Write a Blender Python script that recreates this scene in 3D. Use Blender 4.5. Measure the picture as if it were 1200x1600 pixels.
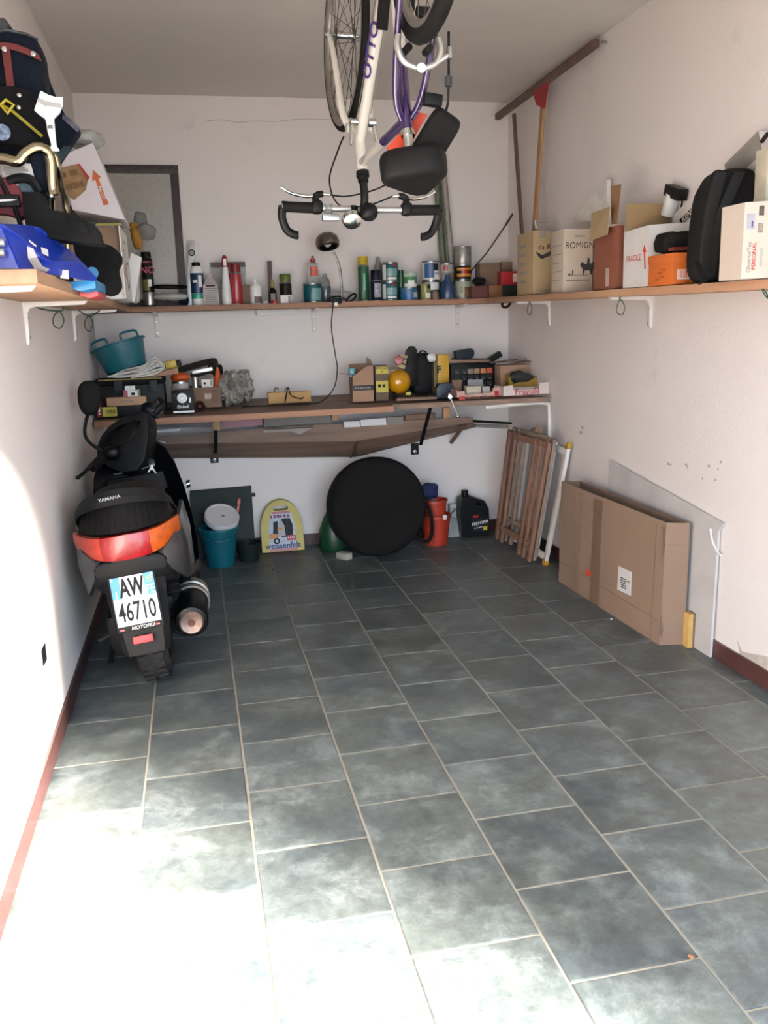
import bpy, bmesh, math, random
from mathutils import Vector, Matrix, noise as mnoise

for o in list(bpy.data.objects):
    bpy.data.objects.remove(o, do_unlink=True)
scene = bpy.context.scene
COL = scene.collection
random.seed(7)
R = math.radians

# ------------------------------------------------------------------ camera
CAM_POS = Vector((0.532, 0.0, 1.337))
RIGHT = Vector((0.97674148, -0.21229583, -0.03010917))
UP = Vector((0.07328863, 0.1985772, 0.97734123))
FWD = Vector((0.20150647, 0.95681637, -0.20951746))
FPX = 1362.58                       # focal length in pixels of the 1200 x 1600 frame
cd = bpy.data.cameras.new('camera')
cd.sensor_fit = 'VERTICAL'
cd.sensor_height = 36.0
cd.lens = FPX / 1600 * 36.0
cd.clip_start = 0.02
cam = bpy.data.objects.new('camera', cd)
COL.objects.link(cam)
m = Matrix.Identity(4)
for i in range(3):
    m[i][0] = RIGHT[i]; m[i][1] = UP[i]; m[i][2] = -FWD[i]; m[i][3] = CAM_POS[i]
cam.matrix_world = m
scene.camera = cam

# ------------------------------------------------------------------ light
w = bpy.data.worlds.new('world')
scene.world = w
w.use_nodes = True
bg = w.node_tree.nodes['Background']
bg.inputs[0].default_value = (0.62, 0.80, 1.0, 1)
bg.inputs[1].default_value = 18.5
sun_d = bpy.data.lights.new('sun', 'SUN')
sun_d.energy = 235.0
sun_d.angle = R(9.0)
sun_d.color = (1.0, 0.92, 0.82)
sun = bpy.data.objects.new('sun', sun_d)
COL.objects.link(sun)
SUN_DIR = Vector((-0.70, 0.714, -0.41)).normalized()      # travel of the light: in at the door, to the left wall
sun.rotation_euler = SUN_DIR.to_track_quat('-Z', 'Y').to_euler()
sun.location = (6, -6, 5)
por = bpy.data.lights.new('door_portal', 'AREA')
por.shape = 'RECTANGLE'; por.size = 2.3; por.size_y = 2.14
por.cycles.is_portal = True
po = bpy.data.objects.new('door_portal', por)
COL.objects.link(po)
po.location = (1.24, 0.12, 1.06)
po.rotation_euler = (R(90), 0, 0)
vs = scene.view_settings
vs.view_transform = 'Standard'
vs.look = 'None'
vs.gamma = 1.0
vs.use_curve_mapping = False
vs.exposure = -0.97

# ------------------------------------------------------------------ helpers
XR, YB, ZC = 2.486, 5.314, 2.614     # right wall, back wall, ceiling

def at(px, py, X=None, Y=None, Z=None):
    """point of the room seen at a photo position, on the plane X, Y or Z = const"""
    r = FWD + RIGHT * ((px - 600) / FPX) - UP * ((py - 800) / FPX)
    if X is not None: t = (X - CAM_POS.x) / r.x
    elif Y is not None: t = (Y - CAM_POS.y) / r.y
    else: t = (Z - CAM_POS.z) / r.z
    return CAM_POS + r * t

def lin(c):
    c = c / 255.0
    return c / 12.92 if c <= 0.04045 else ((c + 0.055) / 1.055) ** 2.4

def hexc(h):
    return tuple(lin(int(h[i:i + 2], 16)) for i in (0, 2, 4))

MATS = {}
def M(name, col='808080', rough=0.5, metal=0.0, var=0.12, scale=18.0, bump=0.0, spec=0.5, trans=0.0,
      stretch=None, coat=0.0, emit=None, alpha=1.0, bscale=None):
    """principled material with a soft procedural mottling and optional relief"""
    if name in MATS: return MATS[name]
    mt = bpy.data.materials.new(name)
    mt.use_nodes = True
    nt = mt.node_tree
    b = nt.nodes['Principled BSDF']
    c = hexc(col) if isinstance(col, str) else col
    k = 0.55 + 0.45 * min(c) / max(max(c), 1e-4)          # paint and plastic pigments are deeper than they look in daylight
    if name not in ('wall_paint', 'ceiling_paint', 'grout', 'baseboard_paint'): c = tuple(x * k for x in c)
    if max(c) < 0.03 and metal == 0: spec = min(spec, 0.16)
    b.inputs['Roughness'].default_value = rough
    b.inputs['Metallic'].default_value = metal
    b.inputs['Specular IOR Level'].default_value = spec
    if trans: b.inputs['Transmission Weight'].default_value = trans
    if coat: b.inputs['Coat Weight'].default_value = coat
    if alpha < 1: b.inputs['Alpha'].default_value = alpha
    tc = nt.nodes.new('ShaderNodeTexCoord')
    src = tc.outputs['Object']
    if stretch:
        mp = nt.nodes.new('ShaderNodeMapping')
        mp.inputs['Scale'].default_value = stretch
        nt.links.new(src, mp.inputs[0]); src = mp.outputs[0]
    n = nt.nodes.new('ShaderNodeTexNoise')
    n.inputs['Scale'].default_value = scale
    n.inputs['Detail'].default_value = 5
    nt.links.new(src, n.inputs['Vector'])
    if var:
        rp = nt.nodes.new('ShaderNodeValToRGB')
        rp.color_ramp.elements[0].position = 0.3
        rp.color_ramp.elements[1].position = 0.7
        rp.color_ramp.elements[0].color = tuple(x * (1 - var) for x in c) + (1,)
        rp.color_ramp.elements[1].color = tuple(min(1, x * (1 + var)) for x in c) + (1,)
        nt.links.new(n.outputs['Fac'], rp.inputs[0])
        nt.links.new(rp.outputs[0], b.inputs['Base Color'])
    else:
        b.inputs['Base Color'].default_value = c + (1,)
    if bump:
        n2 = n
        if bscale:
            n2 = nt.nodes.new('ShaderNodeTexNoise')
            n2.inputs['Scale'].default_value = bscale
            n2.inputs['Detail'].default_value = 4
            nt.links.new(src, n2.inputs['Vector'])
        bp = nt.nodes.new('ShaderNodeBump')
        bp.inputs['Strength'].default_value = bump
        bp.inputs['Distance'].default_value = 0.01
        nt.links.new(n2.outputs['Fac'], bp.inputs['Height'])
        nt.links.new(bp.outputs[0], b.inputs['Normal'])
    MATS[name] = mt
    return mt

def wm(o):
    """world matrix of an object that has not been through a depsgraph update"""
    mb = Matrix.LocRotScale(o.location, o.rotation_euler, o.scale)
    return wm(o.parent) @ mb if o.parent else mb

def tag(o, label, cat, group=None):
    o['label'] = label
    o['category'] = cat
    if group: o['group'] = group
    return o

def thing(name, label, cat, loc=(0, 0, 0), group=None, rot=(0, 0, 0)):
    o = bpy.data.objects.new(name, None)
    o.empty_display_size = 0.05
    COL.objects.link(o)
    o.location = loc
    o.rotation_euler = rot
    return tag(o, label, cat, group)

def frame(axis):
    a = Vector(axis).normalized()
    h = Vector((0, 0, 1)) if abs(a.z) < 0.9 else Vector((1, 0, 0))
    u = a.cross(h).normalized()
    return u, a.cross(u).normalized(), a

class MB:
    def __init__(s):
        s.v = []; s.f = []
    def add(s, vs, fs):
        k = len(s.v)
        s.v += [Vector(v) for v in vs]
        s.f += [tuple(i + k for i in f) for f in fs]
        return s
    def hexa(s, p):          # bottom ring 0-3, top ring 4-7
        return s.add(p, [(3, 2, 1, 0), (4, 5, 6, 7), (0, 1, 5, 4), (1, 2, 6, 5), (2, 3, 7, 6), (3, 0, 4, 7)])
    def box(s, a, b):
        x0, x1 = sorted((a[0], b[0])); y0, y1 = sorted((a[1], b[1])); z0, z1 = sorted((a[2], b[2]))
        return s.hexa([(x0, y0, z0), (x1, y0, z0), (x1, y1, z0), (x0, y1, z0), (x0, y0, z1), (x1, y0, z1), (x1, y1, z1), (x0, y1, z1)])
    def obox(s, c, d, rot=(0, 0, 0)):
        from mathutils import Euler
        e = Euler(rot).to_matrix(); c = Vector(c)
        q = [(-1, -1, -1), (1, -1, -1), (1, 1, -1), (-1, 1, -1), (-1, -1, 1), (1, -1, 1), (1, 1, 1), (-1, 1, 1)]
        return s.hexa([c + e @ Vector((a * d[0] / 2, b * d[1] / 2, g * d[2] / 2)) for a, b, g in q])
    def bar(s, a, b, w, t, up=(0, 0, 1)):   # rectangular bar from a to b: w across, t along up
        a = Vector(a); b = Vector(b); ax = (b - a).normalized()
        sd = ax.cross(Vector(up))
        if sd.length < 1e-4: sd = ax.cross(Vector((0, 1, 0)))
        sd.normalize(); u = sd.cross(ax).normalized()
        sd = sd * w / 2; u = u * t / 2
        return s.hexa([a - sd - u, a + sd - u, b + sd - u, b - sd - u, a - sd + u, a + sd + u, b + sd + u, b - sd + u])
    def cyl(s, a, b, r0, r1=None, n=16, caps=True):
        r1 = r0 if r1 is None else r1
        a = Vector(a); b = Vector(b); u, v, ax = frame(b - a)
        vs = []
        for c, r in ((a, r0), (b, r1)):
            for i in range(n):
                t = 2 * math.pi * i / n
                vs.append(c + u * math.cos(t) * r + v * math.sin(t) * r)
        fs = [(i, (i + 1) % n, n + (i + 1) % n, n + i) for i in range(n)]
        if caps: fs += [tuple(range(n))[::-1], tuple(range(n, 2 * n))]
        return s.add(vs, fs)
    def lathe(s, prof, c=(0, 0, 0), axis=(0, 0, 1), n=20, a0=0, a1=2 * math.pi):
        """profile of (radius, height) pairs around an axis through c"""
        c = Vector(c); u, v, ax = frame(axis)
        full = abs(a1 - a0 - 2 * math.pi) < 1e-6
        cols = n if full else n + 1
        vs = []; fs = []
        for r, z in prof:
            for i in range(cols):
                t = a0 + (a1 - a0) * i / n
                vs.append(c + ax * z + (u * math.cos(t) + v * math.sin(t)) * max(r, 1e-5))
        for j in range(len(prof) - 1):
            for i in range(n):
                k = (i + 1) % cols
                fs.append((j * cols + i, j * cols + k, (j + 1) * cols + k, (j + 1) * cols + i))
        return s.add(vs, fs)
    def tube(s, pts, r, n=8, sub=0, closed=False):
        pts = [Vector(p) for p in pts]
        rs = r if isinstance(r, (list, tuple)) else [r] * len(pts)
        if sub:
            q = []; qr = []; N = len(pts)
            seg = N if closed else N - 1
            for i in range(seg):
                p0 = pts[(i - 1) % N] if (closed or i > 0) else pts[i]
                p1 = pts[i]; p2 = pts[(i + 1) % N]
                p3 = pts[(i + 2) % N] if (closed or i + 2 < N) else p2
                for k in range(sub):
                    t = k / sub
                    q.append(0.5 * ((2 * p1) + (p2 - p0) * t + (2 * p0 - 5 * p1 + 4 * p2 - p3) * t * t + (3 * p1 - p0 - 3 * p2 + p3) * t ** 3))
                    qr.append(rs[i] * (1 - t) + rs[(i + 1) % N] * t)
            if not closed: q.append(pts[-1]); qr.append(rs[-1])
            pts, rs = q, qr
        N = len(pts); vs = []; fs = []
        prev = None
        for i, p in enumerate(pts):
            if closed: d = pts[(i + 1) % N] - pts[i - 1]
            else: d = pts[min(i + 1, N - 1)] - pts[max(i - 1, 0)]
            d.normalize()
            if prev is None: u = frame(d)[0]
            else:
                u = prev - d * prev.dot(d)
                if u.length < 1e-5: u = frame(d)[0]
                u.normalize()
            prev = u; v = d.cross(u)
            for k in range(n):
                t = 2 * math.pi * k / n
                vs.append(p + (u * math.cos(t) + v * math.sin(t)) * rs[i])
        for i in range(N if closed else N - 1):
            j = (i + 1) % N
            for k in range(n):
                l = (k + 1) % n
                fs.append((i * n + k, i * n + l, j * n + l, j * n + k))
        if not closed: fs += [tuple(range(n))[::-1], tuple(range((N - 1) * n, N * n))]
        return s.add(vs, fs)
    def prism(s, poly, vec):
        vec = Vector(vec); n = len(poly)
        vs = [Vector(p) for p in poly] + [Vector(p) + vec for p in poly]
        return s.add(vs, [tuple(range(n))[::-1], tuple(range(n, 2 * n))] + [(i, (i + 1) % n, n + (i + 1) % n, n + i) for i in range(n)])
    def loft(s, rings, caps=True, closed=True):
        n = len(rings[0]); vs = [p for r in rings for p in r]; fs = []
        for j in range(len(rings) - 1):
            for i in range(n if closed else n - 1):
                k = (i + 1) % n
                fs.append((j * n + i, j * n + k, (j + 1) * n + k, (j + 1) * n + i))
        if caps: fs += [tuple(range(n))[::-1], tuple(range((len(rings) - 1) * n, len(rings) * n))]
        return s.add(vs, fs)
    def soft(s, c, d, p=3.0, amp=0.0, freq=8.0, seed=0, rot=(0, 0, 0), nu=20, nv=12, fn=None):
        """superellipsoid (p = 2 round, larger = boxier) with crumples: bags, cloth, lumps"""
        from mathutils import Euler
        e = Euler(rot).to_matrix(); c = Vector(c)
        def sp(x, k): return math.copysign(abs(x) ** (2.0 / k), x)
        rings = []
        for j in range(nv + 1):
            ph = -math.pi / 2 + math.pi * j / nv
            ring = []
            for i in range(nu):
                th = 2 * math.pi * i / nu
                v = Vector((sp(math.cos(ph), p) * sp(math.cos(th), p), sp(math.cos(ph), p) * sp(math.sin(th), p), sp(math.sin(ph), p)))
                v = Vector((v.x * d[0] / 2, v.y * d[1] / 2, v.z * d[2] / 2))
                if fn: v = fn(v)
                if amp:
                    k = mnoise.noise(v * freq + Vector((seed * 3.1, seed * 1.7, 0)))
                    k2 = mnoise.noise(v * freq * 2.6 + Vector((seed * 1.3, 9, seed)))
                    v = v + v.normalized() * amp * (k + 0.5 * k2)
                ring.append(c + e @ v)
            rings.append(ring)
        return s.loft(rings, caps=True)
    def xf(s, mat):
        s.v = [mat @ v for v in s.v]; return s
    def bounds(s):
        return (Vector([min(v[i] for v in s.v) for i in range(3)]), Vector([max(v[i] for v in s.v) for i in range(3)]))
    def build(s, name, mat, parent=None, local=False, smooth=True, bevel=0.0, ang=38, kind=None):
        me = bpy.data.meshes.new(name)
        if parent is None:
            a, b = s.bounds()
            org = Vector(((a.x + b.x) / 2, (a.y + b.y) / 2, a.z))
            vs = [v - org for v in s.v]
        elif local:
            vs = s.v
        else:
            inv = wm(parent).inverted()
            vs = [inv @ v for v in s.v]
        me.from_pydata([tuple(v) for v in vs], [], s.f)
        bm = bmesh.new(); bm.from_mesh(me)
        bmesh.ops.remove_doubles(bm, verts=bm.verts, dist=1e-5)
        bmesh.ops.recalc_face_normals(bm, faces=bm.faces)
        if bevel:
            es = [e for e in bm.edges if len(e.link_faces) == 2 and e.calc_face_angle(0) > R(30)]
            bmesh.ops.bevel(bm, geom=es, offset=bevel, segments=2, affect='EDGES', profile=0.6, clamp_overlap=True)
        bm.to_mesh(me); bm.free()
        if smooth:
            me.polygons.foreach_set('use_smooth', [True] * len(me.polygons))
            me.set_sharp_from_angle(angle=R(ang))
        me.materials.append(mat if not isinstance(mat, str) else MATS[mat])
        o = bpy.data.objects.new(name, me)
        COL.objects.link(o)
        if parent is None: o.location = org
        else: o.parent = parent
        if kind: o['kind'] = kind
        return o

def text(body, parent, origin, right, up, size, mat, name='lettering', depth=0.0004, align='CENTER', lift=0.0008, sx=1.0, shear=0.0, bold=0.0):
    """flat lettering standing on a surface; origin in world space, right / up its directions"""
    cu = bpy.data.curves.new(name, 'FONT')
    cu.body = body; cu.size = 1.0; cu.align_x = align; cu.align_y = 'CENTER'
    cu.extrude = 0.0; cu.shear = shear; cu.offset = bold; cu.resolution_u = 3
    tmp = bpy.data.objects.new(name, cu)
    COL.objects.link(tmp)
    dg = bpy.context.evaluated_depsgraph_get()
    me = bpy.data.meshes.new_from_object(tmp.evaluated_get(dg))
    bpy.data.objects.remove(tmp, do_unlink=True)
    bpy.data.curves.remove(cu)
    r = Vector(right).normalized(); u = Vector(up); u = (u - r * u.dot(r)).normalized(); n = r.cross(u)
    mt = Matrix.Identity(4)
    og = Vector(origin) + n * lift
    for i in range(3):
        mt[i][0] = r[i] * size * sx; mt[i][1] = u[i] * size; mt[i][2] = n[i] * size; mt[i][3] = og[i]
    me.transform(wm(parent).inverted() @ mt)
    me.materials.clear(); me.materials.append(mat)
    me.name = name
    o = bpy.data.objects.new(name, me)
    COL.objects.link(o)
    o.parent = parent
    return o

def patch(name, parent, origin, right, up, w, h, mat, lift=0.0006, t=0.0006):
    """thin printed panel, sticker or label lying on a face"""
    r = Vector(right).normalized(); u = Vector(up); u = (u - r * u.dot(r)).normalized(); n = r.cross(u)
    o = Vector(origin) + n * lift
    b = MB().hexa([o - r * w / 2 - u * h / 2, o + r * w / 2 - u * h / 2, o + r * w / 2 + u * h / 2, o - r * w / 2 + u * h / 2,
                   o - r * w / 2 - u * h / 2 + n * t, o + r * w / 2 - u * h / 2 + n * t, o + r * w / 2 + u * h / 2 + n * t, o - r * w / 2 + u * h / 2 + n * t])
    return b.build(name, mat, parent, smooth=False)

def dashes(parent, origin, right, up, w, h, mat, n=5, lift=0.001):
    """a line of print too small to read"""
    r = Vector(right).normalized(); x = -w / 2
    for i in range(n):
        d = w / n * (0.55 + 0.3 * ((i * 7) % 3) / 2)
        patch('small_print', parent, Vector(origin) + r * (x + d / 2), right, up, d, h, mat, lift=lift)
        x += w / n

def struct(b, name, mat, parent=None, **k):
    o = b.build(name, mat, parent, smooth=k.pop('smooth', False), **k)
    if parent is None: o['kind'] = 'structure'
    return o

XV, YV, ZV = Vector((1, 0, 0)), Vector((0, 1, 0)), Vector((0, 0, 1))

# ------------------------------------------------------------------ materials
def wall_mat(name, col, dirt):
    mt = M(name, col, rough=0.9, var=0.03, scale=1.6, bump=0.12, spec=0.2, bscale=60)
    nt = mt.node_tree; b = nt.nodes['Principled BSDF']
    src = b.inputs['Base Color'].links[0].from_socket
    tc = next(n for n in nt.nodes if n.type == 'TEX_COORD')
    n = nt.nodes.new('ShaderNodeTexNoise'); n.inputs['Scale'].default_value = 2.3; n.inputs['Detail'].default_value = 9
    n.inputs['Roughness'].default_value = 0.68
    nt.links.new(tc.outputs['Object'], n.inputs['Vector'])
    rp = nt.nodes.new('ShaderNodeValToRGB')
    rp.color_ramp.elements[0].position = 0.62; rp.color_ramp.elements[0].color = (0, 0, 0, 1)
    rp.color_ramp.elements[1].position = 0.86; rp.color_ramp.elements[1].color = (dirt, dirt, dirt, 1)
    nt.links.new(n.outputs['Fac'], rp.inputs[0])
    mx = nt.nodes.new('ShaderNodeMixRGB'); mx.inputs[2].default_value = hexc('8a8078') + (1,)
    nt.links.new(rp.outputs[0], mx.inputs[0]); nt.links.new(src, mx.inputs[1])
    nt.links.new(mx.outputs[0], b.inputs['Base Color'])
    return mt

WALL = wall_mat('wall_paint', 'e4dad4', 0.45)
CEIL = wall_mat('ceiling_paint', 'd6cfc8', 0.25)
GROUT = M('grout', '7c776d', rough=0.9, var=0.12, scale=12, bump=0.2)
BASEB = M('baseboard_paint', '3a2220', rough=0.4, var=0.15, scale=8)
CONC = M('bounce_ground_grey', '5a5854', rough=0.9, var=0.08, scale=4)

def tile_mat():
    mt = bpy.data.materials.new('slate_tile'); mt.use_nodes = True
    nt = mt.node_tree; b = nt.nodes['Principled BSDF']
    tc = nt.nodes.new('ShaderNodeTexCoord'); oi = nt.nodes.new('ShaderNodeObjectInfo')
    mul = nt.nodes.new('ShaderNodeMath'); mul.operation = 'MULTIPLY'; mul.inputs[1].default_value = 40
    nt.links.new(oi.outputs['Random'], mul.inputs[0])
    ad = nt.nodes.new('ShaderNodeVectorMath'); ad.operation = 'ADD'
    nt.links.new(tc.outputs['Object'], ad.inputs[0]); nt.links.new(mul.outputs[0], ad.inputs[1])
    n1 = nt.nodes.new('ShaderNodeTexNoise'); n1.inputs['Scale'].default_value = 6.5; n1.inputs['Detail'].default_value = 10; n1.inputs['Roughness'].default_value = 0.72; n1.inputs['Distortion'].default_value = 0.35
    n2 = nt.nodes.new('ShaderNodeTexNoise'); n2.inputs['Scale'].default_value = 3.2; n2.inputs['Detail'].default_value = 3
    n3 = nt.nodes.new('ShaderNodeTexNoise'); n3.inputs['Scale'].default_value = 24; n3.inputs['Detail'].default_value = 9; n3.inputs['Roughness'].default_value = 0.78
    for n in (n1, n2, n3): nt.links.new(ad.outputs[0], n.inputs['Vector'])
    r1 = nt.nodes.new('ShaderNodeValToRGB')
    e = r1.color_ramp.elements
    e[0].position = 0.28; e[0].color = hexc('20292e') + (1,)
    e[1].position = 0.74; e[1].color = hexc('727c7e') + (1,)
    k = e.new(0.5); k.color = hexc('414b4e') + (1,)
    r2 = nt.nodes.new('ShaderNodeValToRGB')
    r2.color_ramp.elements[0].position = 0.35; r2.color_ramp.elements[0].color = hexc('44494e') + (1,)
    r2.color_ramp.elements[1].position = 0.65; r2.color_ramp.elements[1].color = hexc('5a5c54') + (1,)
    nt.links.new(n1.outputs['Fac'], r1.inputs[0]); nt.links.new(n2.outputs['Fac'], r2.inputs[0])
    mx = nt.nodes.new('ShaderNodeMixRGB'); mx.inputs[0].default_value = 0.3
    nt.links.new(r1.outputs[0], mx.inputs[1]); nt.links.new(r2.outputs[0], mx.inputs[2])
    ov = nt.nodes.new('ShaderNodeMixRGB'); ov.blend_type = 'OVERLAY'; ov.inputs[0].default_value = 0.8
    nt.links.new(mx.outputs[0], ov.inputs[1]); nt.links.new(n3.outputs['Fac'], ov.inputs[2])
    hs = nt.nodes.new('ShaderNodeHueSaturation')
    mr = nt.nodes.new('ShaderNodeMapRange'); mr.inputs[3].default_value = 0.74; mr.inputs[4].default_value = 1.04
    nt.links.new(oi.outputs['Random'], mr.inputs[0]); nt.links.new(mr.outputs[0], hs.inputs['Value'])
    nt.links.new(ov.outputs[0], hs.inputs['Color']); nt.links.new(hs.outputs[0], b.inputs['Base Color'])
    rr = nt.nodes.new('ShaderNodeMapRange'); rr.inputs[3].default_value = 0.3; rr.inputs[4].default_value = 0.55
    nt.links.new(n1.outputs['Fac'], rr.inputs[0]); nt.links.new(rr.outputs[0], b.inputs['Roughness'])
    bp = nt.nodes.new('ShaderNodeBump'); bp.inputs['Strength'].default_value = 0.25; bp.inputs['Distance'].default_value = 0.004
    nt.links.new(n1.outputs['Fac'], bp.inputs['Height']); nt.links.new(bp.outputs[0], b.inputs['Normal'])
    return mt
TILE = tile_mat()

def wood(name, c0, c1, rough=0.65, axis=0, sc=9):
    st = [26, 26, 26]; st[axis] = 1.6
    if name in MATS: return MATS[name]
    mt = M(name, c0, rough=rough, var=0.2, scale=1.0, bump=0.15, stretch=tuple(st))
    nt = mt.node_tree; b = nt.nodes['Principled BSDF']
    rp = next(n for n in nt.nodes if n.type == 'VALTORGB')
    rp.color_ramp.elements[0].color = hexc(c0) + (1,); rp.color_ramp.elements[1].color = hexc(c1) + (1,)
    return mt
W_SHELF = wood('shelf_wood', '6e4e3c', '8a664e', axis=0)
W_SHELFY = wood('shelf_wood_long', '84624c', 'a68264', axis=1)
W_OLD = wood('old_plank', '54443a', '786252', axis=0)
W_EDGE = wood('plank_raw_edge', '86604a', 'a27a60', axis=0)
W_DARK = wood('dark_batten', '40302a', '574238', axis=2)
W_PALE = wood('pale_batten', '785a3c', '92704e', axis=2)
W_RED = wood('red_brown_slat', '5a4034', '745646', axis=2)
CARD = M('cardboard', '9a7c66', rough=0.85, var=0.08, scale=6, bump=0.05)
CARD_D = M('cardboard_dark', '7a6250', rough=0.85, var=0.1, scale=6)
CARD_L = M('cardboard_pale', 'b49c86', rough=0.85, var=0.08, scale=6)
WHITEP = M('white_print_card', 'e2dcd6', rough=0.6, var=0.04)
WHITE = M('white_plastic', 'e6e2dc', rough=0.4, var=0.04)
WMETAL = M('white_enamel', 'e8e0d8', rough=0.35, var=0.05)
BLACK = M('black_plastic', '0c0d0e', rough=0.45, var=0.15, spec=.35)
BLACKM = M('black_matte', '09090a', rough=0.8, var=0.2, spec=.2)
RUBBER = M('black_rubber', '0d0d0d', spec=.25, rough=0.75, var=0.2, scale=40, bump=0.2)
CHROME = M('chrome', 'd0d0cc', rough=0.16, metal=1.0, var=0.06)
STEEL = M('steel', 'a0a09c', rough=0.35, metal=1.0, var=0.12)
ALU = M('aluminium', 'c4c2bc', rough=0.4, metal=0.8, var=0.08)
DGREY = M('dark_grey_plastic', '2b2d2f', rough=0.5, var=0.12)
MGREY = M('mid_grey', '6d6a66', rough=0.6, var=0.12)
LGREY = M('light_grey', 'aaa6a2', rough=0.6, var=0.1)
RED = M('red_plastic', 'b02026', rough=0.35, var=0.08)
ORANGE = M('orange_plastic', 'e4601e', rough=0.45, var=0.08)
YELLOW = M('yellow_plastic', 'e0c020', rough=0.4, var=0.08)
TEAL = M('teal_plastic', '0f7080', rough=0.4, var=0.08)
TEALC = M('teal_label', '10606c', rough=0.35, var=0.2, scale=30)
NAVY = M('navy_cloth', '0e1622', rough=0.9, var=0.25, scale=60, bump=0.2)
BLUE = M('blue_plastic', '1c44b0', rough=0.35, var=0.08)
GREEN = M('green_label', '14563a', rough=0.35, var=0.2, scale=30)
INK = M('dark_ink', '1c1a1a', rough=0.7, var=0.0)
INKR = M('red_ink', 'c8382e', rough=0.7, var=0.0)
INKO = M('orange_ink', 'e8743a', rough=0.7, var=0.0)
INKB = M('blue_ink', '1e2a78', rough=0.6, var=0.0)
INKG = M('grey_ink', '7c7670', rough=0.7, var=0.0)
CLEAR = M('clear_plastic', 'd8dcda', rough=0.12, var=0.0, trans=0.85)
BAGPL = M('cloudy_plastic_bag', 'c8c4be', rough=0.4, var=0.15, scale=20, bump=0.5, trans=0.35)

# ------------------------------------------------------------------ room shell
T = 0.15
struct(MB().box((-T, 0.12, -0.2), (0, YB + T, ZC + T)), 'wall_left', WALL)
wr = struct(MB().box((XR, 0.12, -0.2), (XR + T, YB + T, ZC + T)), 'wall_right', WALL)
wb = struct(MB().box((0, YB, -0.2), (XR, YB + T, ZC)), 'wall_back', WALL)
struct(MB().box((0, 0.12, ZC), (XR, YB + T, ZC + T)), 'ceiling', CEIL)
DX0, DX1, DZ = 0.1, 2.465, 2.12       # the open garage door
DY0, DY1 = 0.14, 0.32
struct(MB().box((0, DY0, -0.2), (DX0, DY1, ZC)), 'wall_front_left', WALL)
struct(MB().box((DX1, DY0, -0.2), (XR, DY1, ZC)), 'wall_front_right', WALL)
struct(MB().box((DX0, DY0, DZ), (DX1, DY1, ZC)), 'wall_front_lintel', WALL)
struct(MB().box((-8, -14, -0.12), (12, DY0 - 0.02, -0.012)), 'bounce_ground', CONC)  # unseen ground outside, added to bounce light in through the door

floor = struct(MB().box((-0.001, DY0 - 0.02, -0.2), (XR + 0.001, YB + 0.001, -0.0025)), 'floor', GROUT)
TW, TD, G = 0.300, 0.31412, 0.0068
tile_cache = {}
def tile_mesh(wd, dp):
    k = (round(wd, 3), round(dp, 3))
    if k in tile_cache: return tile_cache[k]
    a, b, e, h = wd / 2, dp / 2, 0.0022, 0.0025
    vs = [(-a, -b, -h * 2), (a, -b, -h * 2), (a, b, -h * 2), (-a, b, -h * 2), (-a, -b, -0.001), (a, -b, -0.001), (a, b, -0.001), (-a, b, -0.001),
          (-a + e, -b + e, 0), (a - e, -b + e, 0), (a - e, b - e, 0), (-a + e, b - e, 0)]
    fs = [(0, 1, 5, 4), (1, 2, 6, 5), (2, 3, 7, 6), (3, 0, 4, 7), (4, 5, 9, 8), (5, 6, 10, 9), (6, 7, 11, 10), (7, 4, 8, 11), (8, 9, 10, 11)]
    me = bpy.data.meshes.new('tile'); me.from_pydata(vs, [], fs); me.materials.append(TILE)
    tile_cache[k] = me
    return me
fo = floor.location.copy()
for c in range(9):
    x0 = max(0.0, c * TW - 0.003) + G / 2; x1 = min(XR, (c + 1) * TW - 0.003) - G / 2
    off = 0.187 if c % 2 == 0 else 0.033
    off += random.uniform(-0.004, 0.004)
    j = -1
    while True:
        y0 = off + j * TD; y1 = y0 + TD; j += 1
        if y0 > YB: break
        a = max(y0, DY0) + G / 2; b = min(y1, YB) - G / 2
        if b - a < 0.02: continue
        o = bpy.data.objects.new('tile', tile_mesh(x1 - x0, b - a))
        COL.objects.link(o); o.parent = floor
        o.location = Vector(((x0 + x1) / 2, (a + b) / 2, random.uniform(-0.0004, 0.0004))) - fo

BH = 0.072
def skirting(name, a, b):
    return struct(MB().box(a, b), name, BASEB, bevel=0.002)
skirting('baseboard_left', (0, DY1, 0), (0.011, YB, BH))
skirting('baseboard_right', (XR - 0.011, DY1, 0), (XR, YB, BH))
skirting('baseboard_back', (0.011, YB - 0.011, 0), (XR - 0.011, YB, BH))
# bare patches where the paint has come off above the right skirting, and a hairline crack on the back wall
PLASTER = M('bare_plaster', 'a69e96', rough=0.95, var=0.15, scale=30, bump=0.3)
def flake(pxs, name='bare_patch', mat=PLASTER, wall=wr, t=0.0012):
    MB().prism([at(x, y, X=XR) + Vector((0.0, 0, 0)) for x, y in pxs], (-t, 0, 0)).build(name, mat, wall, smooth=False)
flake([(1152, 1000), (1160, 1018), (1172, 1021), (1200, 1026), (1200, 1060), (1168, 1036), (1156, 1022)])
for k, (x, y, s) in enumerate([(1044, 724, 2.2), (1048, 725, 2), (1072, 726, 2.4), (1074, 730, 2), (1108, 728, 2.5), (1122, 733, 2), (1118, 750, 2.5), (910, 668, 2.6), (908, 675, 3), (1098, 748, 1.6), (1126, 722, 2)]):
    flake([(x + s * math.cos(t) * random.uniform(.3, 1), y + 1.6 * s * math.sin(t) * random.uniform(.4, 1)) for t in [i * 0.9 for i in range(7)]], 'paint_chip', mat=M('chip_grey', 'aea49c', rough=.95, var=.2), t=0.0006)
cr = [at(x, y, Y=YB - 0.0003) for x, y in ((318, 190), (345, 187), (372, 191), (400, 189), (430, 190), (470, 186), (520, 187))]
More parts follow.
